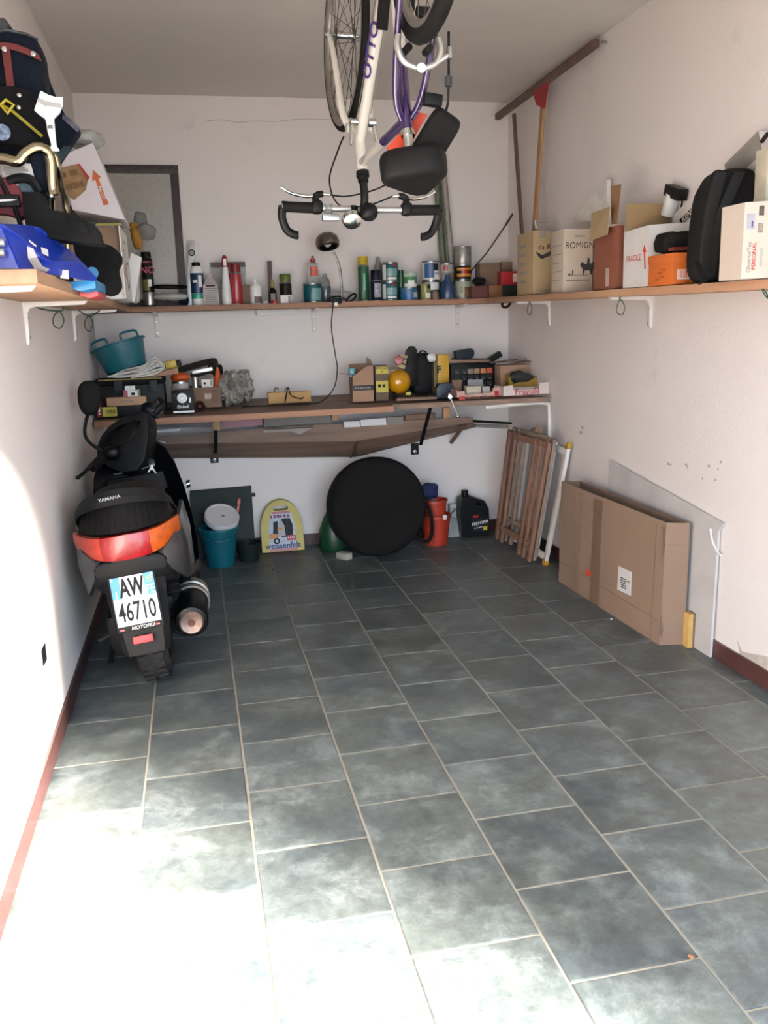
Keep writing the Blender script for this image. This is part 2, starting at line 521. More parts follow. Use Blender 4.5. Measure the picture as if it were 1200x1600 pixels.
MB().tube(cr, 0.0009, n=4, sub=3).build('hairline_crack', INKG, wb)

so = thing('wall_socket', 'small white wall socket low on the sunlit left wall', 'socket', at(68, 1030, X=0.0))
MB().box(at(62, 1054, X=0.0), at(62, 1054, X=0.0) + Vector((0.008, 0.115, 0.085))).build('cover_plate', WHITE, so, bevel=0.002)
p = at(62, 1054, X=0.0)
MB().box(p + Vector((0.007, 0.022, 0.014)), p + Vector((0.0095, 0.093, 0.071))).build('socket_insert', BLACK, so)

# ------------------------------------------------------------------ wall shelves
SZ0, SZ = 1.446, 1.476               # underside and top of the shelf boards
def bracket(par, p, out, along, L=0.19, H=0.14, wd=0.024, mat=WMETAL):
    p = Vector(p); out = Vector(out); al = Vector(along)
    prof = [(0, 0), (L, 0), (L - 0.012, -0.012), (0.034, -0.016), (0.02, -0.022), (0.013, -0.036), (0.01, -H + 0.01), (0.004, -H), (0, -H)]
    b = MB().prism([p + out * d + ZV * z - al * wd / 2 for d, z in prof], al * wd)
    o = b.build('bracket', mat, par, bevel=0.0015)
    for z in (-0.05, -0.115):
        MB().cyl(p + out * 0.012 + ZV * z, p + out * 0.0145 + ZV * z, 0.004, n=8).build('screw', STEEL, o)
    return o

sb = thing('wall_shelf', 'long brown wooden shelf across the back wall above the workbench', 'shelf', (1.243, 5.2, SZ0))
MB().box((0.0, 5.09, SZ0), (XR, YB, SZ)).build('board', W_SHELF, sb, bevel=0.002)
for x in (0.345, 1.257, 2.151):
    bracket(sb, (x, YB, SZ0), (0, -1, 0), (1, 0, 0))
sl = thing('wall_shelf', 'loaded wooden shelf board on white brackets along the left wall', 'shelf', (0.11, 3.5, SZ0))
MB().box((0.0, 2.03, SZ0), (0.222, 5.088, SZ)).build('board', W_SHELFY, sl, bevel=0.002)
for y in (2.12, 3.13, 4.37):
    bracket(sl, (0, y, SZ0), (1, 0, 0), (0, 1, 0), L=0.205)
sr = thing('wall_shelf', 'wooden shelf on white brackets along the right wall, holding boxes', 'shelf', (2.37, 3.5, 1.42))
def rz(y): return SZ0 - 0.036 * (5.088 - y) / 2.6      # the right board sags towards the door
MB().hexa([(2.262, 1.75, rz(1.75)), (XR, 1.75, rz(1.75)), (XR, 5.088, SZ0), (2.262, 5.088, SZ0),
           (2.262, 1.75, rz(1.75) + .03), (XR, 1.75, rz(1.75) + .03), (XR, 5.088, SZ), (2.262, 5.088, SZ)]).build('board', W_SHELFY, sr, bevel=0.002)
for y in (2.36, 3.54, 4.655):
    bracket(sr, (XR, y, rz(y)), (-1, 0, 0), (0, 1, 0), L=0.2, H=0.135)
def rtop(y): return rz(y) + 0.0305

# wire and string loops hanging from the side shelves
GWIRE = M('green_wire', '18402a', rough=0.5, var=0.1)
def loop(pxs, top, Y, label, mat=GWIRE):
    b = MB().tube([at(x, y, Y=Y) for x, y in pxs], 0.0022, n=6, sub=5, closed=True)
    if top: b.tube([at(x, y, Y=Y) for x, y in top], 0.003, n=6, sub=4)
    o = b.build('wire_loop', mat)
    return tag(o, label, 'wire loop', 'wire loops under the side shelves')
loop([(93, 487), (100, 500), (94, 513), (84, 508), (84, 495)], [(45, 470), (62, 482), (92, 486), (100, 482), (103, 466)], 3.16, 'green wire loop under the left shelf, nearer the door')
loop([(139, 494), (145, 505), (140, 518), (133, 512), (133, 502)], [(122, 484), (138, 494), (152, 488), (158, 482)], 4.32, 'green wire loop under the left shelf, nearer the back wall')
loop([(828, 472), (831, 482), (828, 493), (824, 487), (825, 478)], [(829, 463), (827, 470), (828, 474)], 4.6, 'grey wire loop under the right shelf beside the corner')
loop([(970, 468), (976, 480), (972, 492), (964, 488), (965, 476)], [(975, 458), (968, 466), (971, 470)], 3.5, 'thin wire loop hanging under the right shelf below the backpack side')
loop([(1196, 455), (1201, 466), (1196, 462), (1191, 452)], None, 2.45, 'green wire knot under the right shelf at the picture edge')

# ------------------------------------------------------------------ workbench along the back wall
wbn = thing('workbench', 'long rough plank workbench fixed to the back wall, loaded with tools', 'workbench', (1.2, 5.0, 0.86))
def bz(y): return 0.897 + 0.033 * (y - 4.7) / 0.61       # the top leans slightly forward
PY = [(4.72, 4.918), (4.921, 5.115), (5.118, 5.31)]
for i, (a, b) in enumerate(PY):
    x0, x1 = ((0.012, 1.60), (0.012, 2.44), (0.012, 2.44))[i]
    th = 0.032
    MB().hexa([(x0, a, bz(a) - th), (x1, a, bz(a) - th), (x1, b, bz(b) - th), (x0, b, bz(b) - th),
               (x0, a, bz(a)), (x1, a, bz(a)), (x1, b, bz(b)), (x0, b, bz(b))]).build('plank', W_OLD, wbn, bevel=0.003)
MB().hexa([(0.012, 4.7, bz(4.7) - .034), (1.60, 4.712, bz(4.7) - .03), (1.60, 4.719, bz(4.7) - .03), (0.012, 4.719, bz(4.7) - .034),
           (0.012, 4.7, bz(4.7) - .002), (1.60, 4.712, bz(4.7) + .001), (1.60, 4.719, bz(4.7) + .001), (0.012, 4.719, bz(4.7) - .002)]).build('front_lath', W_EDGE, wbn, bevel=0.002)
MB().hexa([(1.604, 4.78, bz(4.78) - .03), (2.45, 4.57, bz(4.7) - .005), (2.45, 4.917, bz(4.9) - .02), (1.604, 4.917, bz(4.9) - .03),
           (1.604, 4.78, bz(4.78)), (2.45, 4.57, bz(4.7) + .022), (2.45, 4.917, bz(4.9) + .002), (1.604, 4.917, bz(4.9))]).build('plank', W_OLD, wbn, bevel=0.003)
# right hand end is carried by a white angle on the wall
MB().tube([(2.1, 4.63, 0.872), (2.36, 4.62, 0.884), (2.455, 4.62, 0.878), (2.474, 4.62, 0.85), (2.476, 4.62, 0.62)], 0.011, n=8, sub=5).build('angle_iron', WMETAL, wbn)
# black struts from the wall up to the front of the bench, and the slanting board they carry
STRUT = []
for px_, py_, fx in ((335, 716, 0.63), (648, 703, 1.83)):
    f = at(px_, py_, Y=YB - 0.007)
    tp = Vector((fx, 4.80, 0.868))
    kn = Vector((f.x * .55 + fx * .45, 5.10, f.z + .062))
    b = MB().bar(f + Vector((0, -0.004, 0.035)), kn, 0.02, 0.006, up=(0, 0, 1)).bar(kn + Vector((0, .002, -.002)), tp, 0.02, 0.006, up=(0, 0, 1))
    b.box(f + Vector((-0.024, -0.006, -0.028)), f + Vector((0.024, 0.004, 0.042)))
    o = b.build('strut', BLACK, wbn)
    MB().lathe([(0.001, 0), (0.011, 0), (0.011, 0.004), (0.004, 0.006)], f + Vector((0, -0.006, -0.01)), (0, -1, 0), n=12).build('washer', ALU, o)
    STRUT.append((f, tp))
def slant(a0, a1, b1, b0, t=0.018, name='slanting_board', mat=W_OLD):
    n = (a1 - a0).cross(b0 - a0).normalized() * t
    MB().hexa([a0, a1, b1, b0, a0 + n, a1 + n, b1 + n, b0 + n]).build(name, mat, wbn, bevel=0.002)
slant(at(256, 712, Y=5.285), at(556, 710, Y=5.285), at(556, 684, Y=5.12), at(246, 690, Y=5.12))
slant(at(556, 710, Y=5.28), at(742, 664, Y=5.28), at(733, 655, Y=5.115), at(556, 684, Y=5.115))
for pa, pb in (((250, 688.5), (556, 682.5)), ((556, 682.5), (734, 653.5))):
    MB().bar(at(pa[0], pa[1], Y=5.1), at(pb[0], pb[1], Y=5.1), .02, .016).build('lit_edge_strip', W_EDGE, wbn, bevel=.002)  # paler strips put the lit look of the boards' top edges into colour
for (x0, y0), (x1, y1) in (((549, 712), (560, 682)), ((706, 690), (727, 662))):
    a = at(x0, y0, Y=5.265); b = at(x1, y1, Y=5.095)
    MB().bar(a, b, 0.034, 0.022, up=(0, -1, 1)).build('cleat', W_DARK, wbn, bevel=0.002)
for x, y0, y1 in ((338, 651, 672), (523, 641, 656), (697, 636, 653)):
    a = at(x, y0, Y=4.82); b = at(x, y1, Y=4.82)
    MB().bar(a, b, 0.04, 0.04, up=(0, 1, 0)).build('post_block', W_PALE, wbn, bevel=0.002)

# sheets, boards and boxes stored on the slanting board
def bz_low(y): return 0.60 + 0.26 * (5.22 - y) / 0.42
def flat(name, label, cat, pxs, Y, mat, dy=0.2, t=0.004, group='flat stock under the bench top'):
    if Y < 5.08: Y = 5.05; dy = .03
    dy = min(dy, 5.305 - Y)
    pts = [at(x, y, Y=Y) for x, y in pxs]
    o = MB().prism(pts, (0, dy, 0)).build(name, mat, smooth=False)
    return tag(o, label, cat, group)
GREYB = M('grey_sheet', '6c6a68', rough=0.7, var=0.1)
PANEL = M('pale_panel', 'b6b4b8', rough=0.5, var=0.06)
flat('timber_offcut', 'thin dark board running the whole length under the bench top', 'board', [(246, 682), (470, 665), (740, 652), (738, 660), (556, 689), (250, 694)], 5.085, W_OLD, 0.004)
flat('panel_sheet', 'pale blue-grey panel lying under the left end of the bench', 'panel', [(238, 672), (280, 669), (282, 673), (240, 677)], 4.93, PANEL, 0.2)
flat('panel_sheet', 'dark grey sheet lying behind the pale panel under the bench', 'panel', [(243, 654), (334, 657), (334, 668), (286, 668), (243, 668)], 5.13, GREYB, 0.1)
flat('document_folder', 'magenta plastic folder tucked under the bench top', 'folder', [(345, 653), (408, 651), (411, 664), (346, 670)], 4.98, M('magenta_folder', '8c2444', rough=0.4, var=0.15), 0.2)
flat('panel_sheet', 'grey board with a bent corner under the middle of the bench', 'panel', [(412, 672), (490, 668), (468, 679), (456, 674), (413, 676)], 4.96, M('grey_card', '8f8884', rough=0.8, var=0.08), 0.2)
flat('panel_sheet', 'brown-grey board in shadow under the middle of the bench', 'panel', [(412, 652), (516, 646), (520, 664), (470, 664), (412, 668)], 5.13, GREYB, 0.1)
flat('cardboard_carton', 'flat white carton lying under the bench top', 'carton', [(563, 656), (603, 653), (604, 664), (564, 666)], 4.97, WHITEP, 0.15)
flat('cardboard_carton', 'white carton end beside the flat white carton under the bench', 'carton', [(537, 659), (562, 658), (563, 667), (538, 668)], 4.98, WHITEP, 0.15)
flat('cardboard_carton', 'grey carton to the right of the white ones under the bench', 'carton', [(604, 652), (630, 651), (631, 662), (605, 664)], 5.0, M('grey_carton', '7d7670', rough=0.8), 0.12)
flat('timber_offcut', 'red-brown board stored under the right part of the bench', 'board', [(634, 649), (680, 645), (680, 653), (634, 657)], 5.02, W_RED, 0.12)
flat('timber_offcut', 'long grey strip poking out under the bench towards the right corner', 'board', [(735, 662), (795, 664), (795, 670), (735, 667)], 5.292, GREYB, 0.01)
flat('timber_offcut', 'dark steel bar poking out under the bench towards the right corner', 'bar', [(738, 656), (800, 660), (800, 663), (738, 660)], 5.1, BLACKM, 0.02)
# stacked sheets at the left end behind the scooter's steering
for k in range(5):
    flat('panel_sheet', ('grey sheet on top of the stack behind the scooter dashboard', 'second sheet from the top behind the scooter dashboard', 'middle sheet of the stack behind the scooter dashboard', 'second lowest sheet behind the scooter dashboard', 'lowest sheet of the stack behind the scooter dashboard')[k],
         'panel', [(228, 684 + 4.6 * k), (258 - 2 * k, 690 + 4.6 * k), (258 - 2 * k, 693 + 4.6 * k), (228, 687.5 + 4.6 * k)], 5.06, (LGREY, GREYB, LGREY, MGREY, GREYB)[k], 0.045, group='sheets stacked behind the scooter')

# ------------------------------------------------------------------ round containers
def xr(xc, wpx, y, Y):
    a = at(xc - wpx / 2, y, Y=Y); b = at(xc + wpx / 2, y, Y=Y)
    return (a.x + b.x) / 2, (b.x - a.x) / 2
def round_thing(name, label, cat, xc, wpx, ytop, Y, zb, segs, patches=(), group=None, n=24):
    """segs: (part name, material, [(r, z)]) in units of radius and height; the first becomes the thing itself"""
    ymid = ytop + 20
    cx, rad = xr(xc, wpx, ymid, Y)
    H = at(xc, ytop, Y=Y).z - zb
    base = Vector((cx, Y, zb))
    root = None
    for nm, mt, prof in segs:
        b = MB().lathe([(r * rad, z * H) for r, z in prof], base, n=n)
        o = b.build(nm if root else name, mt, root)
        if root is None: root = tag(o, label, cat, group)
    for nm, mt, a0, a1, z0, z1, rr in patches:
        b = MB()
        u, v, ax = frame((0, 0, 1))
        # angle 0 looks at the door (-Y), positive to the right
        k = 8; ring = []
        pts = []
        for i in range(k + 1):
            t = R(a0 + (a1 - a0) * i / k)
            d = Vector((math.sin(t), -math.cos(t), 0)) * rad * rr
            pts.append(d)
        vs = [base + d + ZV * z0 * H for d in pts] + [base + d + ZV * z1 * H for d in pts]
        vs += [base + d * 0.985 + ZV * z0 * H for d in pts] + [base + d * 0.985 + ZV * z1 * H for d in pts]
        m_ = k + 1
        fs = [(i, i + 1, m_ + i + 1, m_ + i) for i in range(k)] + [(2 * m_ + i + 1, 2 * m_ + i, 3 * m_ + i, 3 * m_ + i + 1) for i in range(k)]
        fs += [(i + 1, i, 2 * m_ + i, 2 * m_ + i + 1) for i in range(k)] + [(m_ + i, m_ + i + 1, 3 * m_ + i + 1, 3 * m_ + i) for i in range(k)]
        fs += [(0, m_, 3 * m_, 2 * m_), (k, 2 * m_ + k, 3 * m_ + k, m_ + k)]
        b.add(vs, fs).build(nm, mt, root)
    return root
def paint_can(label, xc, wpx, ytop, Y, zb, band, patches=(), lid=STEEL, group='paint cans on the back shelf'):
    return round_thing('paint_can', label, 'paint can', xc, wpx, ytop, Y, zb,
        [('body', STEEL, [(0, 0), (.99, 0), (1, .015), (1, .035), (.965, .05), (.965, .92), (1, .935), (1, .97), (.97, .985), (.93, .985), (.9, .96), (0, .96)]),
         ('label_band', band, [(.972, .07), (.978, .075), (.978, .895), (.972, .9)]),
         ('lid', lid, [(.90, .955), (.88, .975), (.84, .975), (.8, .962), (0, .962)])], patches, group)
def spray_can(label, xc, wpx, ytop, Y, zb, body, cap, capz=0.8, patches=(), cat='spray can', group='spray cans and bottles on the shelves', shoulder=STEEL):
    c = capz
    return round_thing('spray_can', label, cat, xc, wpx, ytop, Y, zb,
        [('body', body, [(0, 0), (.95, 0), (1, .012), (1, c - .05), (.97, c - .035), (.86, c - .005)]),
         ('base_ring', shoulder, [(.96, 0.0), (1.02, .004), (1.02, .02), (1.0, .026)]),
         ('shoulder_ring', shoulder, [(1.0, c - .05), (1.02, c - .046), (1.0, c - .03), (.9, c - .004)]),
         ('cap', cap, [(.9, c - .004), (.93, c), (.92, .985), (.88, 1), (0, 1)])], patches, group)
ZB = SZ
YS = 5.19
BOT = 'spray cans and bottles on the shelves'
# bottles, left to right along the back shelf
round_thing('squeeze_bottle', 'white bottle with blue and green label and black spout on the back shelf', 'bottle', 307, 21, 406, YS, ZB,
    [('body', WHITE, [(0, 0), (.9, 0), (.98, .02), (.98, .72), (.9, .8), (.62, .86), (.55, .88)]),
     ('label_band', M('blue_label', '1c3460', rough=.35, var=.35, scale=40), [(.985, .27), (1.0, .275), (1.0, .7), (.985, .705)]),
     ('green_band', M('aqua_label', '2fae94', rough=.35, var=.1), [(.985, .15), (1.0, .155), (1.0, .26), (.985, .265)]),
     ('collar', BLACK, [(.6, .86), (.64, .865), (.64, .94), (.4, .95)]),
     ('spout', WHITE, [(.35, .94), (.3, .97), (.25, 1), (0, 1)])],
    [('print', WHITE, 10, 42, .4, .66, 1.02), ('print', WHITE, -40, 0, .5, .56, 1.02)], BOT)
# paper bag with folded gable top
g0 = at(318, 474, Y=5.15); g1 = at(343, 474, Y=5.15); gt = at(330, 427, Y=5.15).z
b = MB(); xa, xb_ = g0.x, g1.x; xm = (xa + xb_) / 2
b.loft([[(xa, 5.15, ZB), (xb_, 5.15, ZB), (xb_, 5.25, ZB), (xa, 5.25, ZB)],
        [(xa + .004, 5.15, ZB + .11), (xb_ - .004, 5.15, ZB + .11), (xb_ - .004, 5.25, ZB + .11), (xa + .004, 5.25, ZB + .11)],
        [(xm - .014, 5.195, gt - .02), (xm + .014, 5.195, gt - .02), (xm + .014, 5.21, gt - .02), (xm - .014, 5.21, gt - .02)],
        [(xm - .014, 5.2, gt), (xm + .014, 5.2, gt), (xm + .014, 5.206, gt), (xm - .014, 5.206, gt)]])
pb = tag(b.build('paper_bag', M('grey_paper', 'b4aaa6', rough=.8, var=.08), smooth=False), 'grey paper bag with folded gable top standing on the back shelf', 'bag')
for k in range(7):
    patch('print', pb, (xm, 5.1495, ZB + .02 + .012 * k), XV, ZV, .072 - .006 * (k % 3), .004, INKG)
patch('print', pb, (xm, 5.149, ZB + .105), XV, ZV, .05, .007, INK)
round_thing('squeeze_bottle', 'tall white tapering bottle with red-rimmed spout on the back shelf', 'bottle', 351.5, 15, 399, 5.16, ZB,
    [('body', WHITE, [(0, 0), (.95, 0), (1, .02), (.97, .25), (.8, .55), (.6, .74), (.55, .77)]),
     ('cap', RED, [(.58, .765), (.6, .79), (.6, .9), (.5, .97), (.25, 1), (0, 1)]),
     ('nozzle', WHITE, [(.3, .9), (.3, .93), (0, .94)])], [('spout_face', WHITE, -30, 30, .79, .93, .63)], BOT)
spray_can('red spray can with dark red cap on the back shelf', 368, 18.5, 412, 5.17, ZB, M('red_tin', 'b03038', rough=.3, var=.06, coat=.3), M('dark_red_cap', '8a1420', rough=.4), .8)
# steel plastering float leaning on the wall behind the bottles
tr = thing('plastering_float', 'steel plastering float with dark back strip leaning on the wall behind the red can', 'trowel', at(356, 474, Y=5.27))
MB().hexa([at(330, 452, Y=5.285), at(384, 450, Y=5.285), at(384, 450, Y=5.289), at(330, 452, Y=5.289), at(330, 416, Y=5.298), at(384, 414, Y=5.298), at(384, 414, Y=5.302), at(330, 416, Y=5.302)]).build('blade', LGREY, tr)
MB().bar(at(329, 414, Y=5.29), at(383, 413, Y=5.29), .012, .028, up=(0, 0, 1)).build('back_strip', M('brown_strip', '40332e', rough=.5), tr)
MB().soft(at(362, 440, Y=5.27), (.12, .04, .1), 2.4).build('handle', BLACK, tr)
MB().bar(at(356, 475, Y=5.28), at(356, 450, Y=5.29), .03, .006, up=(0, 1, 0)).build('stem', STEEL, tr)
def pbox(name, label, cat, x0, x1, ytop, Y, depth, zb, mat, group=None, bevel=.0025, parent=None):
    a = at(x0, ytop + 10, Y=Y); b = at(x1, ytop + 10, Y=Y); zt = at((x0 + x1) / 2, ytop, Y=Y).z
    o = MB().box((a.x, Y, zb), (b.x, Y + depth, zt)).build(name, mat, parent, bevel=bevel)
    if parent is None: tag(o, label, cat, group)
    o['w'] = b.x - a.x; o['h'] = zt - zb; o['cx'] = (a.x + b.x) / 2
    return o
def clean(o):
    for k in ('w', 'h', 'cx'):
        if k in o: del o[k]
pbox('carton', 'small brown carton against the wall right of the red can', 'box', 374, 391, 446, 5.19, .05, ZB, CARD_D)
round_thing('plastic_bottle', 'small white ribbed bottle with round stopper on the back shelf', 'bottle', 399.5, 19, 436, 5.17, ZB,
    [('body', WHITE, [(0, 0), (.9, 0), (1, .03), (1, .2), (.93, .24), (1, .3), (1, .5), (.92, .54), (.97, .6), (.9, .7), (.55, .8), (.25, .85)]),
     ('stopper', WHITE, [(.24, .84), (.3, .88), (.33, .94), (.2, 1), (0, 1)])], [('label', M('brown_label', '6a5a50', rough=.6, var=.4, scale=60), -20, 60, .04, .3, 1.02)], BOT)
# dark bottle with a wooden stick behind it
round_thing('glass_bottle', 'small dark bottle with yellow-green neck on the back shelf', 'bottle', 426, 12, 437, 5.16, ZB,
    [('body', M('dark_glass', '16100c', rough=.15, var=.2), [(0, 0), (.95, 0), (1, .03), (1, .45), (.7, .6), (.4, .68)]),
     ('neck', M('olive_neck', '7c7828', rough=.4), [(.42, .62), (.45, .7), (.35, 1), (0, 1)])], [('label', MGREY, -40, 40, .1, .42, 1.03)], BOT)
tag(MB().bar(at(423, 474, Y=5.24), at(421, 408, Y=5.25), .026, .012, up=(0, 1, 0)).build('wooden_stick', W_DARK, bevel=.003), 'brown wooden stick standing behind the small dark bottle', 'stick')
round_thing('bottle_cap', 'small grey screw cap lying on the back shelf', 'cap', 416, 9, 470, 5.12, ZB, [('body', LGREY, [(0, 0), (1, 0), (1, .9), (.9, 1), (0, 1)])], n=14)
round_thing('bottle_cap', 'flat red lid lying on the back shelf', 'lid', 430, 14, 469.5, 5.12, ZB, [('body', RED, [(0, 0), (1, 0), (1, .3), (.8, .4), (.8, .9), (.7, 1), (0, 1)])], n=16)
spray_can('black spray can with green and gold cap on the back shelf', 446, 19, 428, 5.19, ZB, M('black_tin', '1c1816', rough=.35, var=.3, scale=40), M('green_gold_cap', '5a6a28', rough=.35, var=.5, scale=50), .72)
wc = pbox('sticker_card', 'white card with grey print standing in front of the black spray can', 'card', 438.5, 457, 461, 5.12, .008, ZB, WHITEP)
patch('print', wc, at(453, 468, Y=5.1195), XV, ZV, .018, .036, INKG)
# teal paint tin with a clear squeeze bottle on it
tp_ = paint_can('dark teal paint can with a clear squeeze bottle on top', 489, 30, 442, 5.18, ZB, TEALC, [('label', M('pale_teal', '6a9a98', rough=.4), -10, 48, .12, .72, .99)])
zt = at(489, 444, Y=5.18).z
round_thing('squeeze_bottle', 'clear squeeze bottle with red cap standing on the teal paint can', 'bottle', 489, 18, 400, 5.18, zt,
    [('body', CLEAR, [(0, 0), (.9, 0), (1, .03), (1, .6), (.85, .74), (.3, .8)]),
     ('cap', RED, [(.32, .79), (.42, .8), (.42, .9), (.2, .92), (.26, .97), (.15, 1), (0, 1)])], [('label', M('pink_label', 'd86a60', rough=.5, var=.4, scale=50), -40, 45, .28, .62, 1.02)], BOT)
round_thing('plastic_bottle', 'clear bottle with dark liquid behind the teal paint can', 'bottle', 508, 17, 427, 5.24, ZB,
    [('body', CLEAR, [(0, 0), (.95, 0), (1, .03), (1, .55), (.8, .78), (.4, .88), (.4, 1), (0, 1)]),
     ('contents', M('dark_liquid', '15181c', rough=.2), [(0, .02), (.93, .02), (.94, .55), (0, .55)])], (), BOT)
# desk lamp clamped to the shelf
lm = thing('desk_lamp', 'desk lamp with round pewter shade on a bent stem clamped to the back shelf', 'lamp', at(535, 472, Y=5.12))
PEW = M('pewter_enamel', '787470', rough=.3, metal=1.0, var=.1)
hd = at(511.5, 378, Y=5.1)
hr = xr(511.5, 38, 378, 5.1)[1]
ax = Vector((.06, -.28, -.96)).normalized()
hs = MB().lathe([(.25 * hr, -.62 * hr), (.62 * hr, -.6 * hr), (.9 * hr, -.35 * hr), (hr, .05 * hr), (.93 * hr, .4 * hr), (.78 * hr, .5 * hr), (.74 * hr, .46 * hr), (.86 * hr, .25 * hr), (.9 * hr, 0), (.8 * hr, -.3 * hr), (.3 * hr, -.52 * hr), (0, -.52 * hr), ], hd, ax, n=28)
sh = hs.build('lamp_shade', PEW, lm)
MB().lathe([(0, -.6 * hr), (.3 * hr, -.62 * hr), (.3 * hr, -.7 * hr), (0, -.72 * hr)], hd, ax, n=16).build('shade_cap', CHROME, lm)
MB().soft(hd + ax * .005, (.045, .045, .05), 2).build('bulb', M('bulb_glass', 'd0ccc4', rough=.2), lm)
MB().tube([at(534, 470, Y=5.13), at(534, 450, Y=5.13), at(531, 420, Y=5.12), at(526, 404, Y=5.115), at(521, 394, Y=5.11)], .0075, n=8, sub=6).build('stem', STEEL, lm)
MB().box(at(520, 474, Y=5.082) + Vector((0, 0, -.002)), at(534, 466, Y=5.082) + Vector((0, .04, 0))).build('clamp', BLACK, lm, bevel=.003)
MB().cyl(at(525, 475.5, Y=5.08), at(525, 475.5, Y=5.07), .012, n=14).build('clamp_knob', WHITE, lm)
MB().tube([at(521, 474, Y=5.06), at(519, 490, Y=5.05), at(518, 515, Y=5.06), at(524, 555, Y=5.12), at(527, 575, Y=5.16), at(524, 600, Y=5.1), at(515, 616, Y=5.0), (1.2, 4.9, bz(4.9) + .012), (1.02, 4.87, bz(4.87) + .012), (.78, 4.9, bz(4.9) + .012)], .0034, n=6, sub=6).build('cord', BLACK, lm)
tag(MB().soft(at(532, 461, Y=5.22) , (.13, .08, .055), 2.2, .012, 22, 3).build('plastic_wrap', BAGPL), 'crumpled clear wrap behind the desk lamp clamp', 'plastic bag')
gl = [at(541, 471, Y=5.14), at(546, 464, Y=5.14), at(553, 459, Y=5.14), at(556, 463, Y=5.14), at(549, 470, Y=5.14)]
tag(MB().tube(gl, .0055, n=8, sub=5, closed=True).build('rubber_loop', BLACKM), 'black rubber loop on the shelf right of the desk lamp', 'strap')
tag(MB().tube([(p.x, p.y, p.z) for p in (at(511, 470, Y=5.12), at(518, 465, Y=5.12), at(530, 463, Y=5.13), at(540, 469, Y=5.12))], .0045, n=6, sub=5).build('cable_scrap', BLACKM), 'short black cable in front of the crumpled wrap', 'cable')
spray_can('tall green spray can with yellow cap on the back shelf', 567.5, 17, 401, 5.17, ZB, GREEN, YELLOW, .82, [('print', M('pale_green', '7fb89a', rough=.5), -12, 8, .25, .62, 1.015)])
spray_can('short navy spray can with silver label on the back shelf', 587.5, 17, 422, 5.16, ZB, M('navy_tin', '161c30', rough=.35, var=.2), M('navy_cap', '12162a', rough=.4), .68, [('label', M('silver_label', '8d8f94', rough=.4, var=.4, scale=70), -30, 50, .12, .58, 1.015)])
tag(MB().lathe([(.0, .0), (.034, .0), (.034, .12), (.012, .2), (.008, .23), (0, .23)], (at(592, 440, Y=5.26).x, 5.265, ZB + .03), n=16).lathe([(0, 0), (.034, 0), (.034, .031), (0, .031)], (at(592, 440, Y=5.26).x, 5.265, ZB), n=16).build('funnel_bottle', MGREY), 'grey bottle with pointed top behind the navy spray can', 'bottle', BOT)
TL = [('label', M('teal_pale_label', '7aa2a0', rough=.4), -38, 40, .3, .66, .99), ('label', WHITE, -30, 36, .12, .24, .99), ('logo', RED, 0, 30, .78, .9, .99), ('side_flash', WHITE, -75, -42, .1, .85, .985)]
z1 = at(609.5, 440, Y=5.18).z
paint_can('dark teal paint can, lower of the two stacked on the back shelf', 609.5, 26, 440, 5.18, ZB, TEALC, TL)
paint_can('dark teal paint can, upper of the two stacked on the back shelf', 609.5, 26, 409.5, 5.18, z1 - .004, TEALC, TL)
z1 = at(639, 450, Y=5.17).z
paint_can('low blue paint can with silver band under the green jar', 639, 27, 449, 5.17, ZB, M('blue_tin_label', '3a6a90', rough=.35, var=.4, scale=40), [('label', M('bright_blue', '2068b0', rough=.35), -60, 60, .05, .5, .99), ('label', LGREY, 20, 60, .2, .6, .995)])
round_thing('jar', 'white and green jar standing on the low blue paint can', 'jar', 641, 20, 426, 5.17, z1 - .004,
    [('body', WHITE, [(0, 0), (.95, 0), (1, .04), (1, .75), (.9, .8)]), ('label_band', M('jar_green', '4c8a5c', rough=.4, var=.3, scale=40), [(1.0, .3), (1.02, .32), (1.02, .72), (1.0, .74)]),
     ('lid', M('jar_lid', 'b8c8b4', rough=.4), [(.95, .78), (1.0, .8), (1.0, .97), (.9, 1), (0, 1)])], [('label', WHITE, -35, 25, .1, .5, 1.03)])
tag(MB().cyl((at(627, 450, Y=5.26).x, 5.265, ZB), (at(627, 450, Y=5.26).x, 5.265, at(627, 428, Y=5.26).z), .033, n=16).cyl((at(627, 450, Y=5.26).x, 5.265, at(627, 428, Y=5.26).z), (at(627, 450, Y=5.26).x, 5.265, at(627, 422, Y=5.26).z), .018, n=14).build('plastic_bottle', M('green_bottle', '2c5c34', rough=.3)), 'green bottle with narrow cap half hidden behind the white jar', 'bottle', BOT)
round_thing('small_tin', 'slim dark green tin between the blue can and the olive tin', 'tin', 653, 11, 446, 5.2, ZB, [('body', M('dark_green_tin', '1f3028', rough=.4), [(0, 0), (1, 0), (1, .97), (.95, 1), (0, 1)])], n=16)
round_thing('small_tin', 'olive and cream tin in front of the white paint cans', 'tin', 665, 16, 443.5, 5.13, ZB,
    [('body', M('olive_tin', '8c8a50', rough=.35, var=.15), [(0, 0), (1, 0), (1, .03), (.97, .05), (.97, .93), (1, .95), (1, .99), (.9, 1), (0, .98)])], [('label', WHITE, -10, 55, .1, .42, 1.0), ('print', INK, 10, 50, .7, .88, 1.0)])
round_thing('small_tin', 'small brown jar beside the olive tin', 'jar', 680, 13, 455, 5.13, ZB, [('body', M('brown_jar', '6a5446', rough=.5, var=.2), [(0, 0), (1, 0), (1, .85), (.9, .9), (.9, 1), (0, 1)])], n=16)
z1 = at(673, 438, Y=5.19).z
paint_can('white paint can with dark base, lower one of the pair behind the olive tin', 673, 26, 438, 5.195, ZB, M('white_dark_label', '50403c', rough=.4), [('label', WHITE, -70, 70, .5, .88, .99)])
